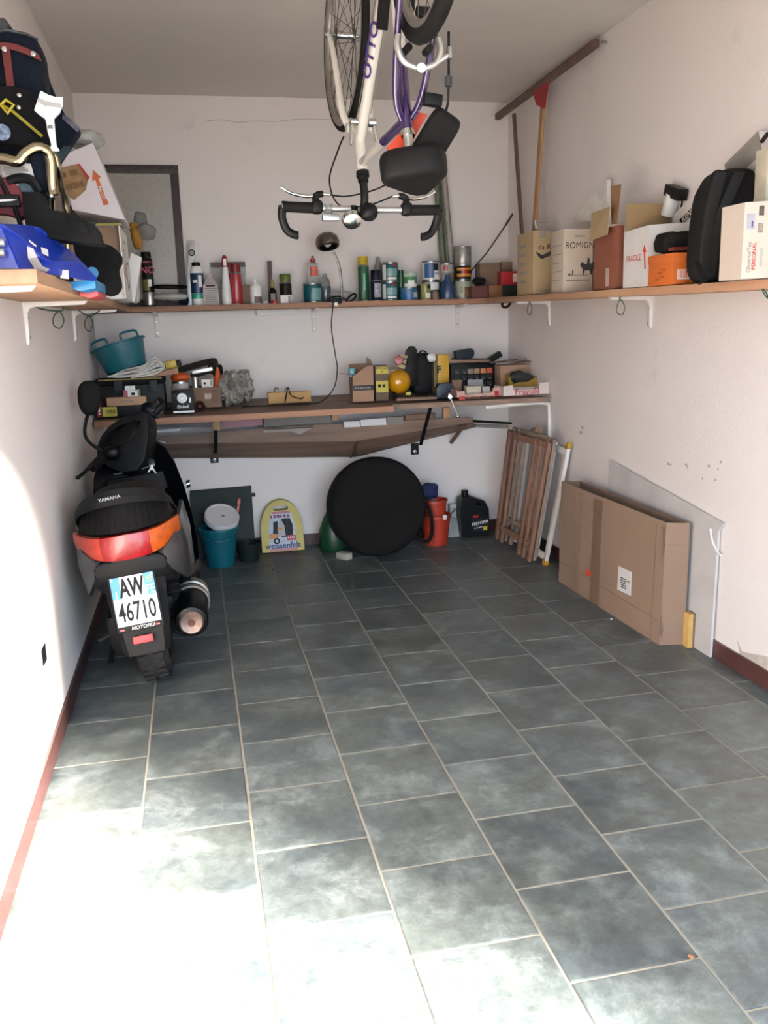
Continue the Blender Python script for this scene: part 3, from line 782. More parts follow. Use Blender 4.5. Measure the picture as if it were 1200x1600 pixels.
paint_can('white paint can with blue picture label, on top of the pair', 673, 27, 407.5, 5.195, z1 - .005, WHITE, [('label', M('sky_label', '2a5a94', rough=.4, var=.3, scale=30), -60, 8, .15, .86, .99), ('logo', INK, 5, 45, .5, .85, .995), ('label', LGREY, 10, 50, .3, .42, .995)])
z1 = at(697.5, 441, Y=5.22).z
paint_can('dark grey paint can, lower one behind the blue funnel', 697.5, 24, 441, 5.22, ZB, DGREY)
paint_can('grey paint can with red lettering on cream, above the blue funnel', 697.5, 24, 411, 5.22, z1 - .005, M('cream_grey_label', 'a09a92', rough=.4, var=.15), [('logo', RED, -40, -5, .62, .85, .99), ('label', M('mottled', '6a665e', rough=.5, var=.5, scale=50), -60, 60, .08, .5, .99)])
tag(MB().lathe([(0, 0), (.041, 0), (.044, .01), (.044, .05), (.035, .085), (.018, .115), (.012, .14), (0, .14)], (at(699, 460, Y=5.13).x, 5.125, ZB), n=24).build('plastic_funnel', M('dark_blue_plastic', '20406a', rough=.35)), 'dark blue rounded funnel standing upside down between the cans', 'funnel')
z1 = at(723, 437, Y=5.18).z; z2 = at(723, 414, Y=5.18).z
paint_can('pale green and brown paint can, lowest of the three-can stack', 723, 25, 437, 5.18, ZB, M('pale_green_label', '9aa08c', rough=.4, var=.1), [('label', M('brown_pic', '6a4c38', rough=.5, var=.3, scale=40), -5, 60, .08, .6, .99), ('print', INKG, -40, -15, .3, .6, .99)])
paint_can('black can with orange flame label, middle of the three-can stack', 723, 25.5, 414, 5.18, z1 - .004, BLACK, [('flame', M('orange_flame', 'e09028', rough=.4), -60, 60, .22, .42, .99), ('flame', M('orange_flame', 'e09028', rough=.4), -60, 60, .62, .8, .99), ('label', RED, -24, 24, .42, .64, .992)])
paint_can('bare silver tin, top of the three-can stack', 723, 26, 384.5, 5.18, z2 - .004, M('dull_tin', '8c8a86', rough=.35, metal=.6, var=.3, scale=25))
# spirit level and the dark framed frosted pane leaning on the wall
sp = thing('spirit_level', 'aluminium spirit level with round vial standing against the back wall', 'spirit level', at(299, 474, Y=5.27))
MB().hexa([(at(293, 474, Y=5.265).x, 5.262, ZB), (at(306, 474, Y=5.265).x, 5.262, ZB), (at(306, 474, Y=5.265).x, 5.284, ZB), (at(293, 474, Y=5.265).x, 5.284, ZB),
           at(293, 377, Y=5.285), at(305, 377, Y=5.285), at(305, 377, Y=5.307), at(293, 377, Y=5.307)]).build('body', ALU, sp, bevel=.001)
c = at(299.5, 395, Y=5.281)
MB().cyl(c, c + Vector((0, -.004, 0)), .019, n=20).build('vial_ring', INK, sp)
MB().cyl(c + Vector((0, -.003, 0)), c + Vector((0, -.006, 0)), .013, n=18).build('vial', M('vial_glass', '8a8270', rough=.1), sp)
fp = thing('framed_pane', 'frosted glass pane in a dark speckled frame leaning on the back wall', 'window pane', at(230, 476, Y=5.2))
FRM = M('speckled_dark_frame', '3a302e', rough=.6, var=.6, scale=90)
TLc = at(120, 256, Y=5.296); TRc = at(278, 258, Y=5.296)
BR_ = Vector((at(293, 476, Y=5.27).x, 5.27, ZB + .001)); BL_ = Vector((at(140, 478, Y=5.27).x, 5.27, ZB + .001))
TLc.x = BL_.x
wq = .045
rv = (TRc - TLc).normalized(); dv = (BR_ - TRc).normalized(); nn = rv.cross(-dv).normalized() * .024
def rail(a, b, c_, d):
    MB().hexa([a, b, c_, d, a - nn, b - nn, c_ - nn, d - nn]).build('frame_rail', FRM, fp, bevel=.002)
dl = (BL_ - TLc).normalized()
rail(TLc, TRc, TRc + dv * wq, TLc + dl * wq)
rail(BL_ - dl * wq, BR_ - dv * wq, BR_, BL_)
rail(TRc + dv * wq - rv * wq, TRc + dv * wq, BR_ - dv * wq, BR_ - dv * wq - rv * wq)
rail(TLc + dl * wq, TLc + dl * wq + rv * wq, BL_ - dl * wq + rv * wq, BL_ - dl * wq)
gl_ = [TLc + dl * wq + rv * wq, TRc + dv * wq - rv * wq, BR_ - dv * wq - rv * wq, BL_ - dl * wq + rv * wq]
MB().hexa([p - nn * .3 for p in gl_] + [p - nn * .5 for p in gl_]).build('pane', M('frosted_glass', 'a8a096', rough=.35, var=.08, scale=60, bump=.25, spec=.6), fp, smooth=False)
# wheel rim shaped trim and its wrap, right of the spray can
tag(MB().soft(at(267, 464, Y=5.15) , (.19, .12, .045), 2.2, .012, 14, 5).build('plastic_bag', BAGPL), 'crumpled clear bag lying on the shelf before the frosted pane', 'plastic bag')
tag(MB().lathe([(.095, 0), (.1, .004), (.098, .012), (.09, .01)], at(264, 450, Y=5.145), (.03, -.12, .99), n=32).build('rubber_ring', BLACKM), 'thin black ring lying on the clear bag before the frosted pane', 'ring')
tag(MB().soft(at(288, 469, Y=5.2), (.05, .08, .05), 3).build('small_pouch', NAVY), 'small dark pouch at the foot of the frosted pane', 'pouch')
# the right part of the back shelf: rolls, rod, boxes
def roll(label, a, b, r, mat, wrap):
    t = thing('film_roll', label, 'roll', (a.x, a.y, a.z), 'rolls leaning against the back wall')
    d = (b - a).normalized()
    MB().cyl(a, b, r, n=18).build('roll_body', mat, t)
    MB().cyl(b - d * .002, b + d * .01, r * .55, n=14).build('roll_core', CARD_D, t)
    if wrap: MB().tube([a + d * .05, a + d * .05 + (b - a) * .4, b - d * .06], r * 1.06, n=18).build('wrapper', wrap, t)
    return t
PATT = M('green_pattern', '46503c', rough=.4, var=.6, scale=70)
z3 = at(697, 412, Y=5.22).z
roll('green patterned roll leaning behind the grey paint can', Vector((at(694, 412, Y=5.25).x, 5.255, z3 - .03)), at(679, 235, Y=5.285), .021, PATT, None)
roll('clear wrapped grey roll leaning beside the green patterned roll', Vector((at(707, 412, Y=5.26).x, 5.268, z3 - .03)), at(690, 236, Y=5.288), .019, M('grey_roll', '86807a', rough=.3, var=.25, scale=40), None)
tag(MB().tube([Vector((at(737, 422, Y=5.2).x, 5.2, at(737, 422, Y=5.2).z)), at(760, 396, Y=5.2), at(790, 352, Y=5.2)], .0045, n=6).tube([at(790, 352, Y=5.2), at(801, 334, Y=5.2)], .007, n=6).tube([at(737, 422, Y=5.2), Vector((at(728, 434, Y=5.27).x, 5.27, ZB + .01))], .0045, n=6).build('metal_rod', M('rusty_rod', '3e2c28', rough=.6)), 'thin dark rod leaning from the can stack towards the right corner', 'rod')
bx = pbox('carton', 'plain brown carton standing at the right end of the back shelf', 'box', 750, 782, 411, 5.21, .1, ZB, CARD_D); clean(bx)
bx = pbox('carton', 'wide brown carton in the corner behind the red packet', 'box', 783, 822, 409, 5.24, .07, ZB, CARD_D); clean(bx)
bx = pbox('carton', 'dark red open carton right of the can stack', 'box', 737, 763, 447, 5.12, .06, ZB, M('maroon_card', '5a2a26', rough=.7)); clean(bx)
tag(MB().soft(at(748, 441, Y=5.15) + Vector((0, 0, .006)), (.08, .055, .045), 2.2, .008, 20, 4).build('black_rag', BLACKM), 'black lump of rag lying on the dark red carton', 'rag')
bx = pbox('carton', 'orange-brown small carton between the red carton and the corner', 'box', 764, 786, 446, 5.13, .07, ZB, M('tan_card', '8a5a34', rough=.7)); clean(bx)
gp = pbox('packet', 'dark green packet on the shelf under the red packet', 'packet', 786, 808, 445, 5.12, .08, ZB, M('dark_green_pack', '24302a', rough=.5)); clean(gp)
rp_ = pbox('packet', 'red and white packet lying on the dark green packet', 'packet', 783, 811, 424, 5.12, .07, at(797, 445, Y=5.12).z, RED); clean(rp_)
patch('print', rp_, at(805, 434, Y=5.1195), XV, ZV, .03, .05, WHITEP)
hk = thing('strap_loop', 'dark brown webbing loop hanging over the right end of the back shelf', 'strap', at(794, 480, Y=5.06))
MB().tube([at(799, 462, Y=5.07), at(797, 474, Y=5.065), at(791, 480, Y=5.06), at(785, 478, Y=5.06), at(786, 470, Y=5.065), at(790, 461, Y=5.07)], .0085, n=8, sub=5).build('webbing', M('brown_strap', '2a1c1a', rough=.8), hk)
# socket strip under the shelf
ss = thing('socket_strip', 'white four-way socket strip screwed to the wall under the back shelf', 'power strip', at(429, 490, Y=YB))
a = at(400, 492.5, Y=YB); b_ = at(459, 484, Y=YB)
MB().box((a.x, YB - .04, a.z - .004), (b_.x, YB, b_.z + .008)).build('strip_body', WHITE, ss, bevel=.004)
for k in range(4):
    cx = a.x + .03 + k * .052
    MB().box((cx - .022, YB - .047, a.z), (cx + .022, YB - .04, b_.z)).build('socket_cover', WHITEP, ss, bevel=.002)

# ------------------------------------------------------------------ things on the workbench, left end
def bt(y): return bz(min(y + .14, 5.31)) + 0.0015
def quadbox(name, label, cat, pxs, Y, dy, mat, group=None, parent=None, bevel=.002):
    """solid with the outline seen in the photo as its front face, dy deep"""
    o = MB().prism([at(x, y, Y=Y) for x, y in pxs], (0, dy, 0)).build(name, mat, parent, smooth=False, bevel=bevel)
    if parent is None: tag(o, label, cat, group)
    return o
tb = thing('tool_box', 'large black tool box with yellow lid edge on the left end of the bench', 'tool box', (at(205, 640, Y=4.86).x, 4.98, bt(4.98)))
x0 = at(150, 620, Y=4.86).x; x1 = at(258, 620, Y=4.86).x; zt = at(205, 592, Y=4.86).z
x0 = max(x0, .012)
MB().box((x0, 4.86, bt(4.965)), (x1, 5.1, zt - .03)).build('body', BLACK, tb, bevel=.008)
MB().box((x0 - .004, 4.85, zt - .03), (x1 + .004, 5.11, zt)).build('lid', BLACKM, tb, bevel=.006)
MB().box((x0 + .02, 4.847, zt - .004), (x1 - .01, 4.86, zt + .002)).build('lid_edge', M('dull_yellow', 'a08a34', rough=.6), tb)
for xx in (185, 240):
    c = at(xx, 603, Y=4.85)
    MB().box(c + Vector((-.022, -.012, -.03)), c + Vector((.022, 0, .03))).build('latch', DGREY, tb, bevel=.003)
# teal tub lying tilted on the tool box
tub = thing('plastic_tub', 'teal plastic tub with two loop handles tilted on the black tool box', 'tub', (at(187, 588, Y=4.98).x, 4.98, zt))
a = (at(160, 588, Y=4.9) + at(222, 574, Y=4.9)) / 2; b_ = (at(148, 550, Y=4.9) + at(219, 529, Y=4.9)) / 2
up = Vector((-.27, .08, .96)).normalized()
a = Vector((a.x + .02, 4.985, zt + .046)); r0, r1 = .105, .142; h = (b_ - a).length * .9
u, v, axv = frame(up)
bot = a
MB().lathe([(0, 0), (r0, 0), (r0 + .004, .006), (r1, h), (r1 + .008, h), (r1 + .008, h - .008), (r1 + .002, h - .01), (r1 - .004, h - .004), (r0 - .002, .01), (0, .008)], bot, up, n=36).build('tub_wall', TEAL, tub)
rt = Vector((1, 0, .28)).normalized()
for sgn in (-1, 1):
    base = bot + up * h
    side = (rt * sgn * .55 + Vector((0, -.83, 0)))
    side = (side - up * side.dot(up)).normalized()
    tang = up.cross(side)
    c = base + side * (r1 + .002)
    MB().tube([c - tang * .05 - up * .005, c - tang * .045 + up * .028, c + up * .034, c + tang * .045 + up * .028, c + tang * .05 - up * .005], .0065, n=8, sub=5).build('handle', TEAL, tub)
# coil of white cable and tools on the box lid
b = MB()
for k in range(6):
    f = k / 5
    pts = [at(168 + 8 * f, 589 - 2 * f, Y=4.88), at(195, 588 - 8 * f + 3 * math.sin(k * 2), Y=4.87 + .012 * k), at(225, 584 - 13 * f, Y=4.87 + .012 * k), at(248 + 6 * math.sin(k * 2.2), 571 - 6 * f + 6 * math.cos(k * 1.9), Y=4.9 + .014 * k), at(255, 576, Y=4.92 + .012 * k), at(240, 585 - 4 * f, Y=4.88 + .012 * k), at(205, 591 - 5 * f, Y=4.87 + .01 * k)]
    pts = [Vector((p.x, p.y, max(p.z, zt + .006))) for p in pts]
    b.tube(pts, .0046, n=6, sub=4)
tag(b.build('cable_coil', M('white_cable', 'dcd6cc', rough=.5)), 'coil of white cable spilling over the black tool box', 'cable')
wd = quadbox('wooden_board', 'orange-brown board slanting beside the white cable coil', 'board', [(222, 592), (278, 584), (278, 574), (250, 582)], 4.9, .06, W_EDGE)
yt = thing('power_tool', 'yellow and black power tool behind the white cable coil', 'power tool', at(268, 574, Y=5.0))
MB().bar(at(258, 571, Y=5.0), at(276, 568, Y=5.0), .05, .045).build('tool_body', YELLOW, yt, bevel=.008)
MB().bar(at(276, 568, Y=5.0), at(283, 566, Y=5.0), .035, .035).build('tool_head', BLACK, yt, bevel=.006)
MB().bar(at(243, 572, Y=5.0), at(258, 571, Y=5.0), .035, .03).build('tool_grip', BLACKM, yt, bevel=.006)
# boxes in front of the tool box
yb = thing('drawer_box', 'black box with yellow end label in front of the tool box', 'box', (at(198, 650, Y=4.76).x, 4.79, bt(4.79)))
x0 = at(160, 640, Y=4.76).x; x1 = at(236, 640, Y=4.76).x; zt2 = at(198, 634, Y=4.76).z
MB().box((x0, 4.76, bt(4.76)), (x1, 4.845, zt2)).build('body', BLACK, yb, bevel=.003)
MB().box((x0 - .001, 4.758, bt(4.76) + .004), (x0 + .072, 4.762, zt2 - .002)).build('yellow_label', M('label_yellow', 'd8cc40', rough=.5), yb)
text('088', yb, (x0 + .042, 4.758, (bt(4.76) + zt2) / 2), XV, ZV, .03, INK)
MB().hexa([at(226, 634, Y=4.757), at(237, 637, Y=4.757), at(237, 637, Y=4.76), at(226, 634, Y=4.76), at(226, 633, Y=4.757), at(237, 633, Y=4.757), at(237, 633, Y=4.76), at(226, 633, Y=4.76)]).build('yellow_corner', MATS['label_yellow'], yb)
pw = pbox('wooden_box', 'pale flat wooden box lying on the black and yellow box', 'box', 167, 229, 620.5, 4.765, .075, zt2 + .0005, M('pale_wood_box', 'c09a78', rough=.6, var=.06)); 
dashes(pw, at(198, 626.5, Y=4.7645), XV, ZV, .07, .007, INKG, 6)
zt3 = wm(pw).translation.z + pw['h']; clean(pw)
p_ = pbox('small_carton', 'small red and white carton on the pale wooden box', 'box', 193, 219, 610, 4.775, .05, zt3 + .0005, WHITEP)
zt4 = wm(p_).translation.z + p_['h']; clean(p_)
patch('red_end', p_, at(196, 615, Y=4.7745), XV, ZV, .022, .032, RED)
patch('print', p_, at(208, 615.5, Y=4.7745), XV, ZV, .018, .014, INK)
patch('green_end', p_, at(217, 615, Y=4.7745), XV, ZV, .012, .03, M('leaf_green', '5a7a3a', rough=.5))
q = thing('terminal_strip', 'row of four small white connectors on the red and white carton', 'connector', (at(201, 609, Y=4.79).x, 4.79, zt4))
for k in range(4):
    c = at(195 + 4 * k, 607, Y=4.79); MB().box((c.x, 4.785, zt4 + .0005), (c.x + .013, 4.81, at(200, 603, Y=4.79).z)).build('connector_block', WHITE, q, bevel=.002)
rb_ = pbox('book', 'thin red book standing at the left end of the bench', 'book', 150, 158, 622, 4.765, .1, bt(4.765), M('red_cover', 'a0202c', rough=.5)); 
dashes(rb_, (rb_['cx'], 4.7645, bt(4.76) + rb_['h'] / 2), ZV, -XV, .07, .009, WHITEP, 5); clean(rb_)
# battery charger
ch = thing('battery_charger', 'black battery charger with a white dial standing on the bench', 'charger', (at(285, 642, Y=4.78).x, 4.84, bt(4.84)))
x0 = at(268, 625, Y=4.78).x; x1 = at(303, 625, Y=4.78).x; zc1 = at(285, 611, Y=4.78).z
MB().box((x0, 4.78, bt(4.78)), (x1, 4.9, zc1)).build('case', BLACK, ch, bevel=.005)
MB().box((x0 + .005, 4.776, bt(4.78) + .002), (x1 - .002, 4.781, bt(4.78) + .012)).build('base_strip', WHITE, ch)
c = at(284.5, 622, Y=4.779)
MB().lathe([(0, 0), (.026, 0), (.026, .006), (.012, .008), (.01, .018), (0, .018)], c, (0, -1, 0), n=20).build('dial', WHITE, ch)
patch('switch', ch, at(297, 625, Y=4.779), XV, ZV, .011, .026, WHITE, t=.004)
patch('indicator', ch, at(272, 618, Y=4.779), XV, ZV, .012, .012, DGREY, t=.003)
text('Einhell', ch, at(286, 635.5, Y=4.779), XV, ZV, .024, WHITE, shear=.2, bold=.01)
tag(MB().tube([at(312 + 9 * math.cos(t) * (1 - .02 * k), 634 + 8.5 * math.sin(t) * (1 - .02 * k), Y=4.79 + .004 * k) for k, t in enumerate([i * .55 for i in range(36)])], .0045, n=6).build('cable_coil', M('dark_red_cable', '3a1a18', rough=.5)), 'small coil of dark red cable beside the battery charger', 'cable')
# cardboard tray heaped with small things
ty = thing('cardboard_tray', 'open cardboard tray full of tins and tools behind the battery charger', 'box', (at(310, 630, Y=4.95).x, 4.98, bt(4.98)))
x0 = at(268, 620, Y=4.92).x; x1 = at(346, 620, Y=4.92).x; ztr = at(310, 606, Y=4.92).z; zb0 = bt(5.0)
MB().box((x0, 4.92, zb0), (x1, 4.925, ztr)).build('side_wall', CARD_D, ty)
MB().box((x0, 5.13, zb0), (x1, 5.135, ztr)).build('side_wall', CARD_D, ty)
MB().box((x0, 4.925, zb0), (x0 + .005, 5.13, ztr)).build('side_wall', CARD_D, ty)
MB().box((x1 - .005, 4.925, zb0), (x1, 5.13, ztr)).build('side_wall', CARD_D, ty)
MB().box((x0, 4.925, ztr - .012), (x1, 5.13, ztr - .008)).build('tray_base', CARD_D, ty)
patch('label', ty, at(327, 619, Y=4.9195), XV, ZV, .05, .03, M('beige_label', 'b4a294', rough=.6))
MB().hexa([at(330, 628, Y=4.918), at(345, 628, Y=4.918), at(345, 628, Y=4.921), at(330, 628, Y=4.921), at(331, 612, Y=4.9), at(345, 612, Y=4.9), at(345, 612, Y=4.903), at(331, 612, Y=4.903)]).build('flap', CARD_D, ty)
round_thing('tin', 'round metal tin with white label in the cardboard tray', 'tin', 283, 27, 595, 4.97, ztr - .0075, [('body', STEEL, [(0, 0), (1, 0), (1, .95), (.95, 1), (.9, .95), (0, .93)]), ('label_band', LGREY, [(1, .1), (1.01, .12), (1.01, .7), (1, .72)])])
tag(MB().soft(at(281, 590, Y=4.97), (.1, .07, .05), 2.2, .012, 18, 2).build('orange_cord', ORANGE), 'tangle of orange cord on the round metal tin', 'cord')
round_thing('tin', 'small plain steel can in the cardboard tray', 'can', 306, 11, 589, 4.95, ztr - .0075, [('body', STEEL, [(0, 0), (1, 0), (1, .97), (.9, 1), (.88, .95), (0, .94)])])
p_ = pbox('small_carton', 'small white carton with green edge in the cardboard tray', 'box', 315, 333, 593, 4.945, .05, ztr - .0075, WHITEP); clean(p_)
patch('print', p_, at(330, 598, Y=4.944), XV, ZV, .008, .03, M('leaf_green', '5a7a3a')); patch('print', p_, at(320, 599, Y=4.944), XV, ZV, .012, .012, INK)
tag(MB().lathe([(.028, 0), (.03, .004), (.006, .11), (0, .112), ], (at(341, 600, Y=5.0).x, 5.0, ztr - .0075), n=16).build('warning_cone', ORANGE), 'small orange cone in the right corner of the cardboard tray', 'cone')
tag(MB().bar(at(280, 578, Y=5.06), at(327, 565, Y=5.02), .06, .035).bar(at(298, 588, Y=5.04), at(334, 577, Y=5.04), .07, .03).soft(at(333, 572, Y=5.06), (.06, .07, .09), 3).build('tool_case', M('black_fabric', '26231f', rough=.9, var=.3), bevel=.008), 'black folded tool case lying across the top of the cardboard tray', 'tool case')
tag(MB().bar(at(300, 582, Y=5.0), at(332, 576, Y=5.0), .03, .02).build('silver_bracket', ALU, bevel=.003), 'silver bracket under the black folded tool case', 'bracket')
tag(MB().soft(at(340, 579, Y=5.08), (.06, .07, .07), 3.5).build('black_box', BLACK), 'small black case at the right end of the tray', 'case')
GB = M('grey_plastic_bag', '9a948a', rough=.35, var=.35, scale=24, bump=1.0, trans=.3)
tag(MB().soft((at(361, 620, Y=4.97).x + .004, 4.98, bt(4.98) + .1), (.12, .14, .17), 2.6, .034, 26, 11, nu=56, nv=36).build('plastic_bag', GB), 'crumpled grey plastic bag beside the cardboard tray', 'plastic bag')
tag(MB().soft((at(381, 615, Y=5.05).x + .01, 5.09, bt(5.05) + .1), (.085, .1, .17), 2.6, .03, 28, 21, nu=56, nv=36).build('plastic_bag', GB), 'taller crumpled plastic bag right of the first grey bag', 'plastic bag')
# yellow wood block with hooks
yw = thing('wood_block', 'pale yellow wooden block with metal hooks on the middle of the bench', 'wood block', (at(452, 622, Y=5.0).x, 5.0, bt(5.0)))
x0 = at(419, 618, Y=4.98).x; x1 = at(486, 618, Y=4.98).x
MB().box((x0, 4.98, bt(4.98)), (x1, 5.04, at(452, 612.5, Y=4.98).z)).build('block', M('yellow_pine', 'c49a58', rough=.6, var=.1), yw, bevel=.004)
for xx in (429, 446):
    c = at(xx, 612, Y=5.0)
    MB().tube([c + Vector((.0, 0, -.01)), c + Vector((0, 0, .012)), c + Vector((.012, 0, .022)), c + Vector((.024, 0, .01))], .005, n=6, sub=4).build('hook', STEEL, yw)
tag(MB().tube([(at(445, 620, Y=4.95).x, 4.955, bt(4.95) + .004), at(450, 606, Y=4.97), at(455, 618, Y=4.94), at(470, 623, Y=4.93), at(474, 621, Y=4.96)], .0035, n=6, sub=5).build('black_cord', BLACK), 'short black cord lying over the yellow wooden block', 'cord')  # plain black cord, its use is not known

# ------------------------------------------------------------------ things on the workbench, right end
bx = thing('carton', 'brown open carton with cut-away flaps standing on the bench', 'box', (at(565, 622, Y=4.88).x, 4.93, bt(4.93)))
zb1 = bt(4.9)
MB().prism([(at(551, 620, Y=4.88).x, 4.88, bt(4.88)), (at(584, 620, Y=4.88).x, 4.88, bt(4.88)), at(583, 571, Y=4.88), at(573, 572, Y=4.88), at(551, 589, Y=4.88)], (0, .005, 0)).build('front_wall', CARD, bx, smooth=False)
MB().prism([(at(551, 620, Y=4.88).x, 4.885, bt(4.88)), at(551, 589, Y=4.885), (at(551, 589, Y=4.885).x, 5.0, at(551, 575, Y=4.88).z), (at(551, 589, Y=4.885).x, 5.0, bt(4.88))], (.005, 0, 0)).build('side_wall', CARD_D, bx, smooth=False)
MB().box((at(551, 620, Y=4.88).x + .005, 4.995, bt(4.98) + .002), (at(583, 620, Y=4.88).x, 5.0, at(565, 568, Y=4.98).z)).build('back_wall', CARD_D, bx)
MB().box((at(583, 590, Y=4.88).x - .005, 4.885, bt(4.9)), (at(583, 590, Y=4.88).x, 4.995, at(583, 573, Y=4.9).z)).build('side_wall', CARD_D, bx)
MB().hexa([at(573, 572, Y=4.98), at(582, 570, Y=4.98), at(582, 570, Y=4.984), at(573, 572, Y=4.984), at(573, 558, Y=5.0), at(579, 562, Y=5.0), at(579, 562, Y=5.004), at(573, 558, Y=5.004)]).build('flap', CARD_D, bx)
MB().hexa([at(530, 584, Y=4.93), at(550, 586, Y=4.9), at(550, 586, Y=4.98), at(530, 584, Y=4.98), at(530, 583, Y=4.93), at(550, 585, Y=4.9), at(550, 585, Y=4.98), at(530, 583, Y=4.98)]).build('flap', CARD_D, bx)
patch('label_strip', bx, at(568, 606, Y=4.8795), XV, ZV, .118, .028, DGREY)
dashes(bx, at(568, 606, Y=4.8785), XV, ZV, .095, .012, MGREY, 7)
cy = round_thing('spool', 'pale cyan plastic spool poking out of the open carton', 'spool', 550, 11, 575, 4.94, at(551, 589, Y=4.94).z, [('body', M('cyan_plastic', '70b4c0', rough=.35), [(0, 0), (.8, 0), (1, .1), (1, .9), (.8, 1), (0, 1)])], n=18)
sy = thing('tool_carton', 'yellow and black tool carton beside the open carton', 'box', (at(596, 622, Y=4.88).x, 4.93, bt(4.93)))
x0 = at(587, 600, Y=4.88).x; x1 = at(607, 600, Y=4.88).x; zs = at(596, 571, Y=4.88).z
MB().box((x0, 4.88, bt(4.88)), (x1, 4.98, zs)).build('body', M('dark_brown_card', '5a4a3a', rough=.7), sy, bevel=.002)
for (ya, yb_) in ((573, 584), (595, 613)):
    c = at(597, (ya + yb_) / 2, Y=4.8795); hh = at(597, ya, Y=4.88).z - at(597, yb_, Y=4.88).z
    patch('yellow_panel', sy, c, XV, ZV, x1 - x0 - .004, hh, M('panel_yellow', 'd8c43c', rough=.5), t=.001)
text('STANLEY', sy, at(597, 575.5, Y=4.878), XV, ZV, .018, INK, bold=.01)
patch('print', sy, at(593, 603, Y=4.8785), XV, ZV, .018, .018, INK); patch('print', sy, at(600, 603, Y=4.8785), XV, ZV, .016, .018, INK)
text('A', sy, at(597, 581, Y=4.878), XV, ZV, .02, INK)
# yellow round-ended compressor with its black motor housing
yc = thing('air_compressor', 'small air compressor with a yellow round tank end and black housing', 'compressor', (at(636, 616, Y=4.9).x, 4.98, bt(4.98)))
YEL = M('tank_yellow', 'e0a010', rough=.22, var=.05, coat=.4)
c = at(626, 597, Y=4.9); rr = xr(626, 38, 597, 4.9)[1]
prof = [(0, -.92 * rr), (.45 * rr, -.84 * rr), (.75 * rr, -.62 * rr), (.94 * rr, -.3 * rr), (rr, .05 * rr), (rr, .2)]
prof += [(.9 * rr, .2 + .4 * rr), (.5 * rr, .2 + .7 * rr), (0, .2 + .8 * rr)]
MB().lathe(prof, c + Vector((0, .045, 0)), (.02, 1, .0), n=36).build('tank', YEL, yc)
MB().prism([at(x, y, Y=5.0) for x, y in ((632, 604), (629, 580), (634, 549), (640, 541), (648, 541), (653, 548), (654, 604))], (0, .02, 0)).build('motor_housing', BLACK, yc, bevel=.008)
MB().prism([at(620, 572, Y=4.94), at(632, 577, Y=4.94), at(637, 556, Y=4.94), at(625, 554, Y=4.94)], (0, .03, 0)).build('gauge_panel', M('gauge_panel', 'a89668', rough=.5), yc, smooth=False)
MB().lathe([(0, -.02), (.024, -.02), (.026, 0), (.022, .02), (0, .022)], at(623, 563, Y=4.925), (-.2, -1, .1), n=18).build('pressure_knob', RED, yc)
MB().lathe([(.016, 0), (.02, .002), (.02, .008), (.014, .01)], at(632, 565, Y=4.938), (0, -1, 0), n=18).build('gauge', BLACK, yc)
for xx in (617, 637):
    cc = at(xx, 615, Y=4.93); MB().cyl((cc.x, 4.93, bt(4.93)), (cc.x, 4.93, c.z - rr * .5), .012, n=10).build('foot', BLACKM, yc)
patch('warning_label', yc, at(638, 615, Y=4.905), XV, ZV, .03, .018, M('label_yellow'))
# black round case
tag(MB().soft((at(666, 590, Y=5.0).x - .012, 5.09, .006 + (bt(5.0) + at(666, 553, Y=5.0).z) / 2), (.125, .13, at(666, 553, Y=5.0).z - bt(5.0)), 5.5).tube([at(656, 555, Y=5.0), at(657, 549, Y=5.0), at(664, 549, Y=5.0), at(667, 555, Y=5.0)], .005, n=6, sub=4).build('tool_bag', M('black_bag', '15171a', rough=.7, var=.2)), 'black rounded tool bag with a top loop behind the compressor', 'bag')
yf = thing('drill_case', 'upright yellow case with black print behind the blue vice', 'case', (at(690, 600, Y=4.98).x, 5.0, bt(5.0)))
x0 = at(681, 580, Y=4.97).x; x1 = at(702, 580, Y=4.97).x; zf = at(690, 554, Y=4.97).z
MB().box((x0 + .012, 4.97, bt(4.97)), (x1, 5.06, zf)).build('case_front', M('case_yellow', 'd8a818', rough=.5, var=.12), yf, bevel=.004)
MB().box((x0 - .01, 4.975, bt(4.97)), (x0 + .0115, 5.06, zf + .002)).build('case_spine', M('olive_spine', '5c5230', rough=.6), yf, bevel=.003)
text('F', yf, at(686, 578, Y=4.969), XV, ZV, .06, INK, bold=.02)
tag(MB().soft((at(672.5, 560, Y=4.99).x, 4.965, at(672.5, 558, Y=4.99).z), (.055, .04, .05), 2.2, .006, 30, 3).build('white_plug', WHITE), 'white plug resting against the yellow case', 'plug')
# blue vice
vc = thing('bench_vice', 'dark blue bench vice with a steel handle at the bench edge', 'vice', (at(695, 625, Y=4.84).x, 4.86, bt(4.86)))
VB = M('vice_blue', '1c2c40', rough=.5, var=.25, scale=30)
c0 = at(695, 627, Y=4.82)
MB().box((c0.x - .05, 4.84, bt(4.86)), (c0.x + .05, 4.93, bt(4.86) + .025)).build('base', VB, vc, bevel=.005)
MB().prism([at(683, 620, Y=4.82), at(705, 620, Y=4.82), at(709, 602, Y=4.82), at(703, 598, Y=4.82), at(687, 600, Y=4.82), at(682, 607, Y=4.82)], (0, .05, 0)).build('front_jaw', VB, vc, bevel=.004)
MB().prism([at(683, 618, Y=4.885), at(705, 619, Y=4.885), at(706, 600, Y=4.885), at(685, 600, Y=4.885)], (0, .05, 0)).build('rear_jaw', VB, vc, bevel=.004)
sc = at(703, 616, Y=4.8)
MB().cyl(Vector((at(702.5, 618, Y=4.64).x, 4.63, sc.z)), sc + Vector((0, .1, 0)), .012, n=12).build('screw', STEEL, vc)
MB().tube([at(702, 617, Y=4.64), at(715, 650, Y=4.64)], .005, n=8).build('handle_bar', CHROME, vc)
